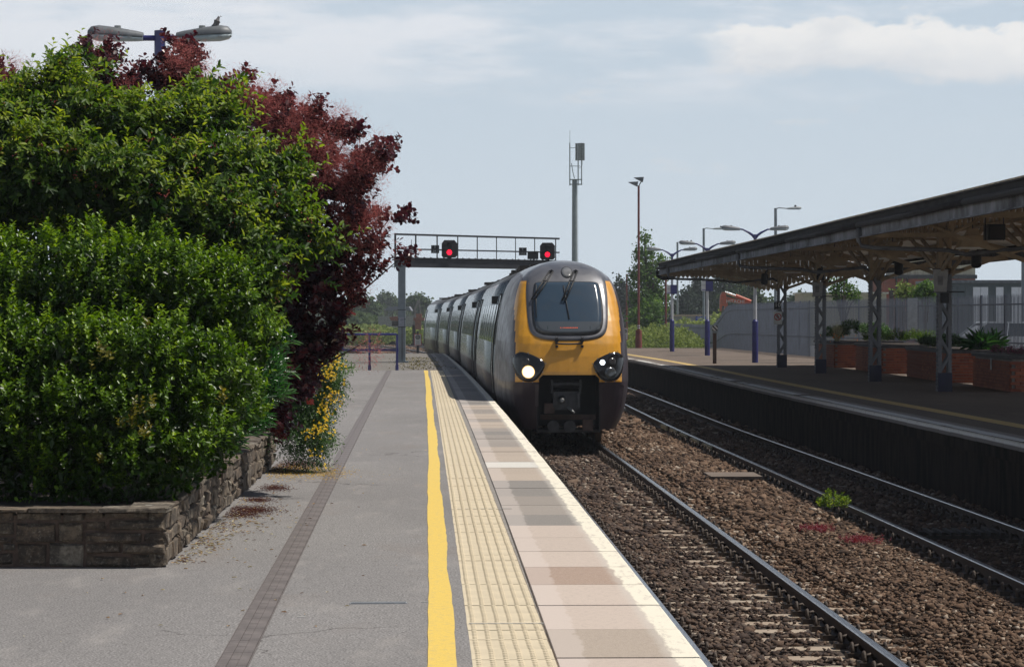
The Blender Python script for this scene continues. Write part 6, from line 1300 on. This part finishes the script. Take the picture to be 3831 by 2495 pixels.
# planter plants on the far platform
PLN = [('leafy_planter_plants', 'leafy green plants with orange flowers in the farthest brick planter', [(10.95, 89.4, 1.05, .30), (11.3, 89.2, 1.22, .36), (11.8, 89.0, 1.15, .36), (12.3, 89.0, 1.0, .35), (11.0, 91.5, 1.0, .35), (12.4, 91, 1.1, .4)], M_jas, 900, .06, .45),
       ('dark_planter_shrubs', 'low dark shrubs in the second brick planter', [(11.4, 79.5, .98, .32), (11.9, 79.4, 1.0, .32), (12.4, 79.6, .95, .3), (11.3, 82.5, .95, .3), (11.4, 84.5, .95, .28)], M_hedge, 600, .05, .3),
       ('spiky_planter_plant', 'spiky long-leaved plant in the third brick planter beside the nearest column', [(12.0, 68.6, .85, .22), (12.3, 68.9, .82, .2)], M_ole, 60, .45, .05),
       ('leafy_planter_plants', 'small dark leafy plants in the third brick planter left of the nearest column', [(11.4, 69.5, .92, .26), (11.5, 71.0, .9, .26), (11.4, 73, .9, .22)], M_jas, 260, .09, .3),
       ('pink_planter_flowers', 'pink and red flowers in the nearest brick planter', [(11.45, 60.0, .82, .12), (11.5, 61.5, .82, .12), (11.45, 63, .82, .12), (12.3, 60, .82, .16)], leafmat('pink_petal', [(0, (.03, .07, .02)), (.5, (.10, .02, .04)), (1, (.45, .12, .25))], .6, .2), 300, .03, .8)]
for nm, lab, cl_, m_, n_, ll_, w_ in PLN:
    T_ = thing(nm, lab, 'plants', (cl_[0][0], cl_[0][1], .8)); Cc = np.array([q[:3] for q in cl_]); Rr = np.array([q[3] for q in cl_]); g = rng.integers(0, len(cl_), n_); d, rr = sph(n_, .2, 1, -.1); P = Cc[g] + d * (rr * Rr[g])[:, None] * np.array([1, 1, .8])
    K_ = 10 if ll_ < .3 else 5; v, f, n = sprigs(P if ll_ < .3 else Cc[g] + rng.normal(0, .05, (n_, 3)), d + np.array([0, 0, .5]), np.full(n_, .12), K_, leaf(w_, .08, .7, .25), ll_, .5, .6, .35); np_mesh('foliage', v, f, m_, T_, {'rnd': np.repeat(np.clip(rng.normal(.5, .25, n), 0, 1), 6)})['kind'] = 'stuff'
T_ = thing('feather_grass', 'pale straw-coloured feather grass tuft in the farthest brick planter', 'grass', (px(1946, 88.75), 88.75, .85)); n_ = 260; v, f = stamp(np.array([(-.5, 0, 0), (.5, 0, 0), (0, 1, 0)], float), np.array([(0, 1, 2)]), np.array([px(1946, 88.75), 88.75, .87]) + rng.normal(0, .03, (n_, 3)), frame(np.array([0, 0, 1.0]) + rng.normal(0, .22, (n_, 3)), rng.normal(size=(n_, 3))), np.stack([np.full(n_, .015), rng.uniform(.4, .72, n_), np.ones(n_)], 1)); np_mesh('blades', v, f, leafmat('straw_blade', [(0, (.25, .24, .12)), (1, (.50, .46, .30))], .7, .3), T_, {'rnd': np.repeat(rng.uniform(0, 1, n_), 3)})['kind'] = 'stuff'
P = np.array([px(1944, 88.6), 88.55, 1.0]) + rng.normal(0, 1, (26, 3)) * np.array([.35, .1, .06]); v, f, n = sprigs(P, rng.normal(0, 1, P.shape) * .4 + np.array([0, -.6, .5]), np.full(26, .004), 5, fl_t, .035, .8); T_ = thing('orange_flowers', 'small orange flowers beside the feather grass in the farthest planter', 'flowers', tuple(P[0])); np_mesh('petals', v, f, leafmat('orange_petal', [(0, (.55, .14, .02)), (1, (.75, .25, .03))], .5, .2), T_, {'rnd': np.repeat(rng.uniform(0, 1, n), 6)})['kind'] = 'stuff'

# ------------------------------------------------------------------ background: trees, banks, buildings, machines
M_tfar = leafmat('far_tree_leaf', [(0, (.030, .050, .022)), (.6, (.055, .085, .032)), (1, (.10, .14, .05))], .8, .25, .2)
M_birch = leafmat('birch_leaf', [(0, (.03, .065, .012)), (.6, (.08, .15, .03)), (1, (.17, .25, .05))], .6, .35, .3)
M_conif = leafmat('conifer_needle', [(0, (.010, .020, .012)), (.6, (.022, .038, .022)), (1, (.045, .065, .035))], .8, .1, .2)
M_scrub = leafmat('scrub_leaf', [(0, (.06, .09, .022)), (.5, (.14, .185, .05)), (1, (.27, .31, .10))], .8, .3, .2)
CARD = (np.array([(-.5, 0, .05), (-.15, .45, 0), (.5, .2, .08), (.1, -.5, 0), (-.35, -.35, -.05), (.35, .5, -.06)], float), np.array([(0, 3, 1), (1, 3, 2), (0, 4, 3), (1, 2, 5)]))
def tree(name, label, lst, d, N, size, m, trunk=None, cat='tree', group=None, squash=1.0, depth=1.0, zb=-1.3, hair=.12):
    """lst: crown clumps (x, y, radius) in sight-line pixels at distance d"""
    T_ = thing(name, label, cat, (px(lst[0][0], d), d, zb), group=group); s_ = d / 6215
    Cn = np.array([(px(x, d), d + random.uniform(-.6, .6) * r * s_ * depth, pz(y, d)) for x, y, r in lst]); Rr = np.array([r * s_ for *_, r in lst]); p = Rr ** 2 / (Rr ** 2).sum()
    n0 = max(6, N // 9); g = rng.choice(len(lst), n0, p=p); dd, rr = sph(n0, .55, 1.0, -.7); C0 = Cn[g] + dd * (rr * Rr[g])[:, None] * np.array([1, depth, squash]) ; C0 += dd * rng.normal(0, hair, (n0, 1)) * Rr[g][:, None]
    k = rng.integers(0, n0, N); P = C0[k] + rng.normal(0, 1, (N, 3)) * (size * 1.1); v, f = stamp(CARD[0], CARD[1], P, frame(rng.normal(size=(N, 3)) , dd[k] + rng.normal(0, .5, (N, 3))), size * rng.uniform(.5, 1.3, N))
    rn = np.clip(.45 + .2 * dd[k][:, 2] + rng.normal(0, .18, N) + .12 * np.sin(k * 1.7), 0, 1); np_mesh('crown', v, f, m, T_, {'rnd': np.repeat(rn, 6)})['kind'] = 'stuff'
    mb = MB(); tx = px(trunk, d) if trunk else Cn[0][0]; top = Vector(Cn[np.argmax(Cn[:, 2])]); r0 = max(.06, .035 * (top.z - zb)); mid = Vector((tx + (top.x - tx) * .3, d, zb + (top.z - zb) * .5))
    mb.tube([(tx, d, zb), mid, top], [r0, r0 * .6, r0 * .15], 7)
    for c_ in Cn[:8]: mb.tube([mid.lerp(Vector((tx, d, zb)), .25), mid.lerp(Vector(c_), .6) + Vector((0, 0, .1)), c_], [r0 * .4, r0 * .25, r0 * .06], 5)
    mb.build('trunk', M_bark, T_); return T_
# birch group behind the right platform end
tree('birch_tree', 'tall loose pale green birch tree behind the floodlight pole', [(1500, 560, 11), (1492, 590, 16), (1520, 590, 12), (1500, 625, 24), (1535, 612, 13), (1480, 650, 20), (1515, 660, 28), (1500, 700, 32), (1540, 690, 22), (1478, 700, 18), (1530, 735, 26), (1495, 745, 28), (1468, 640, 8), (1544, 640, 12), (1498, 545, 6)], 182, 5200, .17, M_birch, 1508, hair=.25)
tree('broad_tree', 'rounded bush-like green tree at the foot of the birch', [(1500, 735, 24), (1520, 720, 20), (1480, 745, 18), (1512, 755, 22)], 176, 2200, .17, M_birch, 1500)
for i, (lst, lab, d_) in enumerate((
    ([(1440, 662, 14), (1450, 690, 22), (1432, 705, 16), (1465, 700, 18)], 'dark conifer behind the train nose right side', 330),
    ([(1622, 648, 8), (1622, 672, 16), (1618, 700, 24), (1626, 725, 30)], 'pointed dark conifer between the two farther lamp posts', 320),
    ([(1598, 690, 14), (1588, 712, 20), (1604, 728, 22), (1575, 725, 18)], 'low dark conifer left of the pointed one', 300),
    ([(1650, 670, 13), (1655, 700, 22), (1644, 725, 24)], 'dark conifer behind the middle lamp post', 310))):
    tree('conifer', lab + ', far beyond the fence', lst, d_, 2200, .30, M_conif, lst[0][0], group='dark conifers beyond the yard', hair=.3)
for lst, lab, d_ in (([(1680, 640, 13), (1692, 650, 20), (1684, 680, 26), (1695, 712, 30), (1672, 700, 20)], 'tall dark green poplar behind the orange excavator arm', 300), ([(1716, 645, 12), (1728, 660, 18), (1720, 685, 24), (1735, 705, 20)], 'second tall poplar right of the excavator arm', 305), ([(1750, 675, 10), (1745, 695, 16), (1758, 702, 12)], 'smaller lighter tree at the right of the poplars', 295)):
    tree('poplar_tree', lab, lst, d_, 2600, .30, leafmat('poplar_leaf', [(0, (.018, .038, .014)), (1, (.06, .09, .03))], .8, .2, .2) if 'poplar_leaf' not in bpy.data.materials else bpy.data.materials['poplar_leaf'], lst[0][0], hair=.22)
tree('round_tree', 'small round tree showing over the fence right of the far column', [(1852, 704, 13), (1862, 697, 9), (1843, 708, 8), (1835, 712, 6)], 330, 900, .35, M_tfar)
tree('round_tree', 'low distant tree top over the fence by the cream building', [(1880, 712, 8), (1890, 706, 7), (1897, 712, 7)], 340, 500, .35, M_tfar)
tree('round_tree', 'low distant tree top over the fence left of the far column', [(1780, 712, 9), (1790, 706, 6), (1768, 712, 6)], 340, 500, .35, M_tfar)
tree('young_tree', 'thin young birch standing behind the fence between two canopy columns', [(1955, 655, 10), (1940, 670, 11), (1968, 668, 11), (1948, 690, 13), (1978, 688, 12), (1930, 650, 7), (1962, 640, 7), (1990, 692, 9)], 128, 1100, .11, M_birch, 1958, zb=-.3, hair=.5)
tree('green_shrub', 'bright green shrub behind the fence in front of the brick tower', [(2150, 672, 12), (2140, 683, 13), (2165, 680, 11), (2158, 690, 12)], 118, 900, .12, M_birch, zb=-.3, cat='shrub', hair=.3)
tree('green_shrub', 'small yellow-green shrub behind the fence left of the bright one', [(2102, 672, 9), (2112, 684, 9), (2092, 686, 7)], 121, 500, .12, M_scrub, zb=-.3, cat='shrub', hair=.3)
# scrub on the bank behind the right platform end
def scrub(label, x0, x1, y0, d0, d1, hts, N, m=M_scrub, size=.13):
    X, P_ = [], []; d = rng.uniform(d0, d1, N); x = rng.uniform(x0, x1, N); h = np.interp(x, [q[0] for q in hts], [q[1] for q in hts]); X = (x - 1190) / 6215 * d
    u = rng.uniform(0, 1, N) ** .6; zt_ = 1.63 - (h - 740) / 6215 * d; zb_ = -1.2; bum = .28 * np.sin(X * 1.9 + d * .7) + .2 * np.sin(X * 4.3 + 1) * np.sin(d * 1.1); z_ = zb_ + (zt_ + bum - .25 - zb_) * u
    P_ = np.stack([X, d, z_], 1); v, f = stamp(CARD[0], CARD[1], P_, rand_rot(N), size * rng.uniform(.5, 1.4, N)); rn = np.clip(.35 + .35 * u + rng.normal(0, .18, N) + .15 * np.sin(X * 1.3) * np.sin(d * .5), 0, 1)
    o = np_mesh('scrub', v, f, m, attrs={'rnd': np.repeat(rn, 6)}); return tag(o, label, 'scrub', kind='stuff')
scrub('sunlit green scrub behind the end of the far platform', 1440, 1640, 0, 149, 168, [(1440, 762), (1500, 758), (1560, 755), (1600, 762), (1622, 775), (1640, 795)], 15000, size=.11)
scrub('green scrub beyond the low fence', 1560, 1680, 0, 172, 190, [(1560, 742), (1600, 738), (1640, 748), (1660, 730), (1680, 720)], 3500, size=.15)
scrub('sunlit green scrub beside the left curve of the track', 780, 1010, 0, 262, 300, [(780, 755), (880, 757), (930, 765), (960, 762), (1010, 758)], 14000, size=.24)
scrub('mid distance green scrub beyond the left track', 770, 1010, 0, 310, 360, [(770, 725), (830, 722), (880, 738), (950, 742), (1010, 735)], 12000, M_tfar, size=.38)
for lst, lab, d_ in (([(840, 705, 20), (815, 715, 24), (860, 715, 18), (790, 725, 26), (870, 730, 20)], 'broad green tree showing through the purple bush at far left', 380), ([(897, 696, 9), (889, 699, 8), (908, 702, 8)], 'small dark round tree on the skyline left of the gantry column', 520), ([(968, 702, 12), (980, 706, 12), (958, 710, 10), (985, 715, 14)], 'dark tree on the skyline beside the last coach', 420), ([(930, 706, 8), (944, 708, 8), (915, 708, 9)], 'low hazy tree line behind the gantry column', 560)):
    tree('distant_tree', lab, lst, d_, 1500, .42, M_tfar, zb=-1.4)
o = scrub('far tree belt along the left horizon', 700, 1100, 0, 560, 640, [(700, 706), (800, 702), (850, 704), (900, 707), (940, 712), (1000, 714), (1100, 716)], 9000, M_tfar, size=.9); o.name = 'far_trees'
o = scrub('far tree belt along the left horizon, behind the bushes', -900, 700, 0, 560, 640, [(-900, 700), (-300, 706), (200, 698), (700, 706)], 14000, M_tfar, size=1.2); o.name = 'far_trees'
o = scrub('far tree belt along the right horizon', 1400, 2500, 0, 640, 720, [(1400, 716), (1700, 714), (1900, 718), (2500, 716)], 12000, M_tfar, size=1.2); o.name = 'far_trees'
o = scrub('dark hedge bank beyond the yard on the right', 1400, 1800, 0, 335, 350, [(1400, 706), (1560, 716), (1600, 712), (1680, 708), (1760, 712), (1800, 720)], 7000, M_conif, size=.45); o.name = 'far_trees'
# weeds on the end of the near platform
P = np.stack([rng.normal(-2.9, .45, 700), rng.uniform(85, 112, 700), np.full(700, .01)], 1); P[:, 0] -= (P[:, 1] - 85) * .038
v, f = stamp(CARD[0], CARD[1], P, rand_rot(700), rng.uniform(.02, .055, 700)); tag(np_mesh('platform_weeds', v, f, leafmat('mossy_weed', [(0, (.10, .085, .025)), (1, (.24, .20, .07))], .9, .1), attrs={'rnd': np.repeat(rng.uniform(0, 1, 700), 6)}), 'yellowish weeds and moss on the rough end of the near platform', 'weeds', kind='stuff')
# excavators
M_or = mat('excavator_orange', (.62, .10, .035), .5, var=.2, scale=2, dirt=(.2, .08, .05)); M_ors = mat('dusty_orange', (.24, .10, .06), .7, var=.2)
dE = 205; EX = thing('excavator', 'orange excavator with its raised boom and silver ram showing above the fence', 'excavator', (px(1720, dE), dE, -1.3)); Q = lambda x, y, o=0: (px(x, dE), dE + o, pz(y, dE))
mb = MB(); mb.prism([Q(x, y)[::2] for x, y in ((1700, 692), (1712, 691), (1716, 702), (1722, 712), (1722, 728), (1712, 732), (1706, 722), (1702, 730), (1699, 716))], 'y', dE - .25, dE + .25) if False else None
def ppx(mb, pts, w=.25): mb.prism([(px(x, dE), pz(y, dE)) for x, y in pts], 'y', dE - w, dE + w)
bx0 = lambda zx, zy: (1615.4 + zx * .1044, 652.4 + zy * .1044)      # reading positions off the enlarged view
mb = MB(); ppx(mb, [bx0(*q) for q in ((560, 330), (600, 250), (660, 250), (690, 330), (690, 400), (720, 470), (720, 620), (690, 720), (640, 700), (660, 560), (600, 560), (580, 700), (548, 700), (552, 430))]); mb.build('dipper_arm', M_or, EX)
mb = MB(); ppx(mb, [bx0(*q) for q in ((700, 360), (900, 410), (1100, 450), (1260, 500), (1100, 520), (930, 505), (720, 450))], .3); bm2 = mb.build('boom', M_or, EX)
mb = MB(); a, b = bx0(665, 255), bx0(900, 335); mb.cyl(Q(*a, -.1), Q(*b, -.1), .085, n=8); mb.build('ram_rod', mat('chrome_rod', (.8, .8, .8), .15, metal=.9), EX)
mb = MB(); a, b = bx0(900, 335), bx0(1240, 470); mb.cyl(Q(*a, -.1), Q(*b, -.1), .15, n=8); mb.build('ram_cylinder', M_or, EX)
mb = MB(); mb.box((px(1745, dE) + .5, dE + .8, .1), (2.6, 2.4, 1.6)); mb.box((px(1745, dE) + 1.2, dE, .7), (1.0, 1.0, 1.2)); mb.box((px(1745, dE) + .5, dE + .8, -1.0), (3.2, 2.6, .6)); mb.build('body', M_or, EX)
text('arm_lettering', 'HITACHI', .36, Q(*bx0(890, 465), -.31), M_sigw, bm2)
dE = 262; E2 = thing('excavator', 'small dusty excavator with a grey folded arm beyond the left track', 'excavator', (px(975, dE), dE, -1.3))
mb = MB(); mb.box((px(974, dE), dE, pz(742, dE)), (1.05, 1.2, .30)); mb.box((px(974, dE), dE, pz(735, dE)), (.55, .8, .5)); mb.box((px(972, dE), dE, pz(755, dE)), (.6, .8, .9)); mb.build('body', M_ors, E2)
mb = MB(); mb.bar((px(962, dE), dE - .2, pz(755, dE)), (px(965, dE), dE - .2, pz(718, dE)), .2, .22); mb.bar((px(965, dE), dE - .2, pz(718, dE)), (px(973, dE), dE - .2, pz(697, dE)), .2, .2); mb.bar((px(973, dE), dE - .2, pz(697, dE)), (px(977, dE), dE - .2, pz(722, dE)), .15, .12); mb.bar((px(977, dE), dE - .2, pz(722, dE)), (px(977, dE), dE - .2, pz(738, dE)), .12, .12); mb.build('folded_arm', mat('dusty_grey_steel', (.20, .19, .18), .7, var=.2), E2)
mb = MB(); mb.bar((px(962, dE), dE, -1.3), (px(962, dE), dE, pz(755, dE)), .3, .3); mb.box((px(975, dE), dE, -1.05), (1.6, 1.4, .5)); mb.build('undercarriage', M_under, E2)
D3 = thing('dumper', 'small rusty orange dumper skip with a roll bar left of the gantry column', 'dumper', (px(916, dE), dE, -1.3))
mb = MB(); mb.prism([(px(905, dE), pz(737, dE)), (px(930, dE), pz(735, dE)), (px(928, dE), pz(746, dE)), (px(909, dE), pz(745, dE))], 'y', dE - .5, dE + .5); mb.build('skip', M_ors, D3)
mb = MB(); mb.tube([(px(912, dE), dE + .3, pz(737, dE)), (px(913, dE), dE + .3, pz(725, dE)), (px(916, dE), dE + .3, pz(721.5, dE)), (px(930, dE), dE + .3, pz(721, dE))], .035, 5); mb.box((px(918, dE), dE + .3, pz(752, dE)), (.6, .6, .5)); mb.cyl((px(913, dE), dE - .3, -.95), (px(913, dE), dE + .3, -.95), .35, n=12); mb.build('chassis', M_under, D3)
# buildings
BT = thing('brick_tower', 'old red brick tower with a rusty cream tank on top, seen beneath the canopy', 'tower', (px(2170, 220), 220, -1.3)); dB = 220
x0, x1 = px(2052, dB), px(2267, dB)
t = NT('sooty_red_brick'); v = t.geo(); n = t.noise(.9, 7, v); g = t.noise(6, 5, v); M_bt = t.done(t.bsdf(t.mix(t.ramp(n, .4, .7, 0, .7), t.mix(g, (.22, .055, .038), (.36, .105, .065)), (.09, .045, .038)), .9))
mb = MB(); mb.box(((x0 + x1) / 2, dB + 3.5, 1.8), (x1 - x0, 7, 6.2)); mb.build('wall', M_bt, BT)
mb = MB(); mb.box(((x0 + x1) / 2, dB + 3.5, pz(643.5, dB)), (x1 - x0 + .25, 7.25, .32)); mb.build('cornice', mat('dark_slate_band', (.05, .05, .06), .8), BT)
mb = MB(); mb.box(((x0 + x1) / 2 + .6, dB + 3.5, pz(639, dB) + 1.3), (x1 - x0 - 1.2, 6.9, 2.6)); mb.build('tank', mat('rusty_cream_tank', (.42, .38, .30), .8, var=.15, scale=1.5, dirt=(.16, .07, .04), dirt_amt=.42, sc=(2, 2, .25)), BT)
for k in range(9):
    xx = x0 + .7 + k * .78; mb = MB(); mb.box((xx, dB - .02, 2.4), (.34, .08, 3.4)); mb.build('arched_recess', mat('dark_recess', (.035, .022, .02), .9), BT)
for xx in (x0 + 1.1, x0 + 2.0): mb = MB(); mb.cyl((xx, dB - .1, 0), (xx, dB - .1, pz(640, dB)), .07, n=6); mb.build('drainpipe', M_black, BT)
GB_ = thing('grey_cabin_building', 'long grey modular building with white door panels behind the fence', 'building', (px(2300, 150), 150, -.6)); dG = 150; X0 = px(2168, dG); X1 = px(2520, dG); zt_ = pz(657, dG)
M_gp = mat('grey_green_panel', (.075, .095, .10), .6, var=.12, scale=2); M_wp = mat('white_panel', (.70, .71, .73), .5, var=.06)
mb = MB(); mb.box(((X0 + X1) / 2, dG + 2.5, (zt_ - .6) / 2), (X1 - X0, 5, zt_ + .6)); mb.build('wall_frame', M_gp, GB_)
mb = MB(); mb.box(((X0 + X1) / 2, dG + 2.4, zt_ + .06), (X1 - X0 + .4, 5.4, .16)); mb.build('flat_roof', mat('grey_roof_edge', (.13, .14, .15), .6), GB_)
k = 0; xx = X0 + .1; whites = {5, 6, 8, 10, 11, 14, 17, 18}
while xx < X1 - .4:
    mb = MB(); mb.box((xx + .21, dG - .03, (zt_ - .25 - .5) / 2), (.41, .06, zt_ + .25)); mb.build('panel', M_wp if k in whites else M_gp, GB_); xx += .43; k += 1
CB = thing('cream_building', 'low flat cream building showing just over the fence', 'building', (px(1960, 200), 200, -1.3)); mb = MB(); mb.box(((px(1867, 200) + px(2060, 200)) / 2, 203, 1.1), (px(2060, 200) - px(1867, 200), 6, 4.8)); mb.build('wall', mat('cream_render', (.40, .36, .28), .8, var=.08), CB)
mb = MB(); mb.box(((px(1867, 200) + px(2060, 200)) / 2, 203, 3.53), (px(2060, 200) - px(1867, 200) + .3, 6.4, .12)); mb.build('roof_edge', mat('pale_roof_edge', (.5, .48, .42), .7), CB)
LB = thing('low_grey_roof', 'long low building with a slate-grey roof among the trees left of the gantry column', 'building', (px(920, 300), 300, -1.3)); mb = MB(); mb.box((px(925, 300), 303, .3), (4.5, 5, 3.2)); mb.build('wall', M_conc, LB)
mb = MB(); mb.prism([(px(893, 300), pz(722, 300)), (px(956, 300), pz(722, 300)), (px(950, 300), pz(712, 300)), (px(900, 300), pz(713, 300))], 'y', 300, 306); mb.build('roof', mat('slate', (.17, .18, .21), .8, var=.1), LB)
HO = thing('sign_hoarding', 'grey yard wall with a blue and white dib sign beyond the low fence', 'wall', (px(1650, 196), 196, -1.3)); dH = 196
mb = MB(); mb.box(((px(1565, dH) + px(1665, dH)) / 2, dH + .3, (pz(734, dH) - 1.3) / 2), (px(1665, dH) - px(1565, dH), .4, pz(734, dH) + 1.3)); mb.build('wall', mat('pale_block_wall', (.26, .26, .27), .9, var=.15), HO)
mb = MB(); mb.box(((px(1565, dH) + px(1668, dH)) / 2, dH + .3, pz(733, dH)), (px(1668, dH) - px(1565, dH), .6, .14)); mb.build('coping', mat('rubble_coping', (.40, .33, .26), .9, var=.3), HO)
xs_, zs_ = px(1629, dH), pz(739, dH); mb = MB(); mb.box((xs_, dH + .05, zs_), (.75, .06, .36)); sgn = mb.build('sign_board', mat('sign_blue', (.01, .05, .42), .5), HO); text('sign_lettering', 'dib', .34, (xs_ - .12, dH + .015, zs_), M_sigw, sgn)
# parked vehicles behind the fence
def car(name, label, X, Y, ang, col, L=4.4, Hc=1.5, zg=-.3, van=False):
    T_ = thing(name, label, 'car', (X, Y, zg), ang, 'cars parked behind the palisade fence'); ORG[T_.name] = Vector((0, 0, 0)); m = gloss('car_paint_' + name, col, .2, .4, .8, amt=.1)
    half_ = [(-L / 2, .35), (-L / 2 + .02, .75), (-L / 2 + .15, .92), (-L / 2 + .95, 1.0), (L / 2 - .25, .98), (L / 2, .75), (L / 2, .35), (L / 2 - .5, .28), (-L / 2 + .4, .28)]
    mb = MB(); mb.loft([[(x * k, y, z_ if z_ < .9 else z_ * (1 - .02 * abs(j))) for x, z_ in half_] for j, (y, k) in enumerate(((-.88, .97), (-.80, 1.0), (.80, 1.0), (.88, .97)))], sm=False); mb.build('body', m, T_)
    rf = [(-L / 2 + .90, 1.0), (-L / 2 + 1.55, Hc - .02), (L / 2 - .75, Hc - .04), (L / 2 - .22, 1.0)]
    mb = MB(); mb.loft([[(x, y * (.76 if z_ > 1.2 else .84), z_) for x, z_ in rf] for y in (-1, 1)]); mb.build('glasshouse', M_wing, T_)
    mb = MB(); mb.loft([[(x, y * .78, z_) for x, z_ in ((-L / 2 + 1.45, Hc - .02), (L / 2 - .72, Hc - .03), (L / 2 - .78, Hc + .03), (-L / 2 + 1.6, Hc + .04))] for y in (-1, 1)]); 
    mb.build('roof', m, T_)
    for s in (-1, 1):
        mb = MB()
        for a, b in ((rf[0], rf[1]), (rf[3], rf[2]), ((.1, 1.0), (.15, Hc))): mb.bar((a[0], s * .845, a[1]), (b[0], s * .775, b[1]), .05, .07)
        mb.build('window_pillars', m, T_)
        for wx in (-L / 2 + .85, L / 2 - .8): mb = MB(); mb.cyl((wx, s * .72, .32), (wx, s * .90, .32), .32, n=16); mb.build('wheel', M_rub, T_)
    return T_
car('parked_car', 'white estate car behind the palisade fence at the right edge', px(2340, 96), 97.5, 0.05, (.62, .64, .66), Hc=1.5, zg=-.02)
car('parked_car', 'silver hatchback nearer the fence, cut off by the right edge', 18.8, 89.5, .1, (.42, .45, .48), Hc=1.35, zg=-.25)
# haze
mb = MB(); mb.box((0, 420, 38), (1420, 990, 82)); HZ = tag(mb.build('haze', mat('tmp_haze', (1, 1, 1))), 'thin summer haze over the whole place', 'haze', kind='stuff')
hm = bpy.data.materials.new('haze_volume'); hm.use_nodes = True; hm.node_tree.nodes.clear(); vo = hm.node_tree.nodes.new('ShaderNodeVolumePrincipled'); vo.inputs['Density'].default_value = .00032; vo.inputs['Color'].default_value = (.86, .92, 1.0, 1); vo.inputs['Anisotropy'].default_value = 0.2
ou = hm.node_tree.nodes.new('ShaderNodeOutputMaterial'); hm.node_tree.links.new(vo.outputs[0], ou.inputs['Volume']); HZ.data.materials.clear(); HZ.data.materials.append(hm)
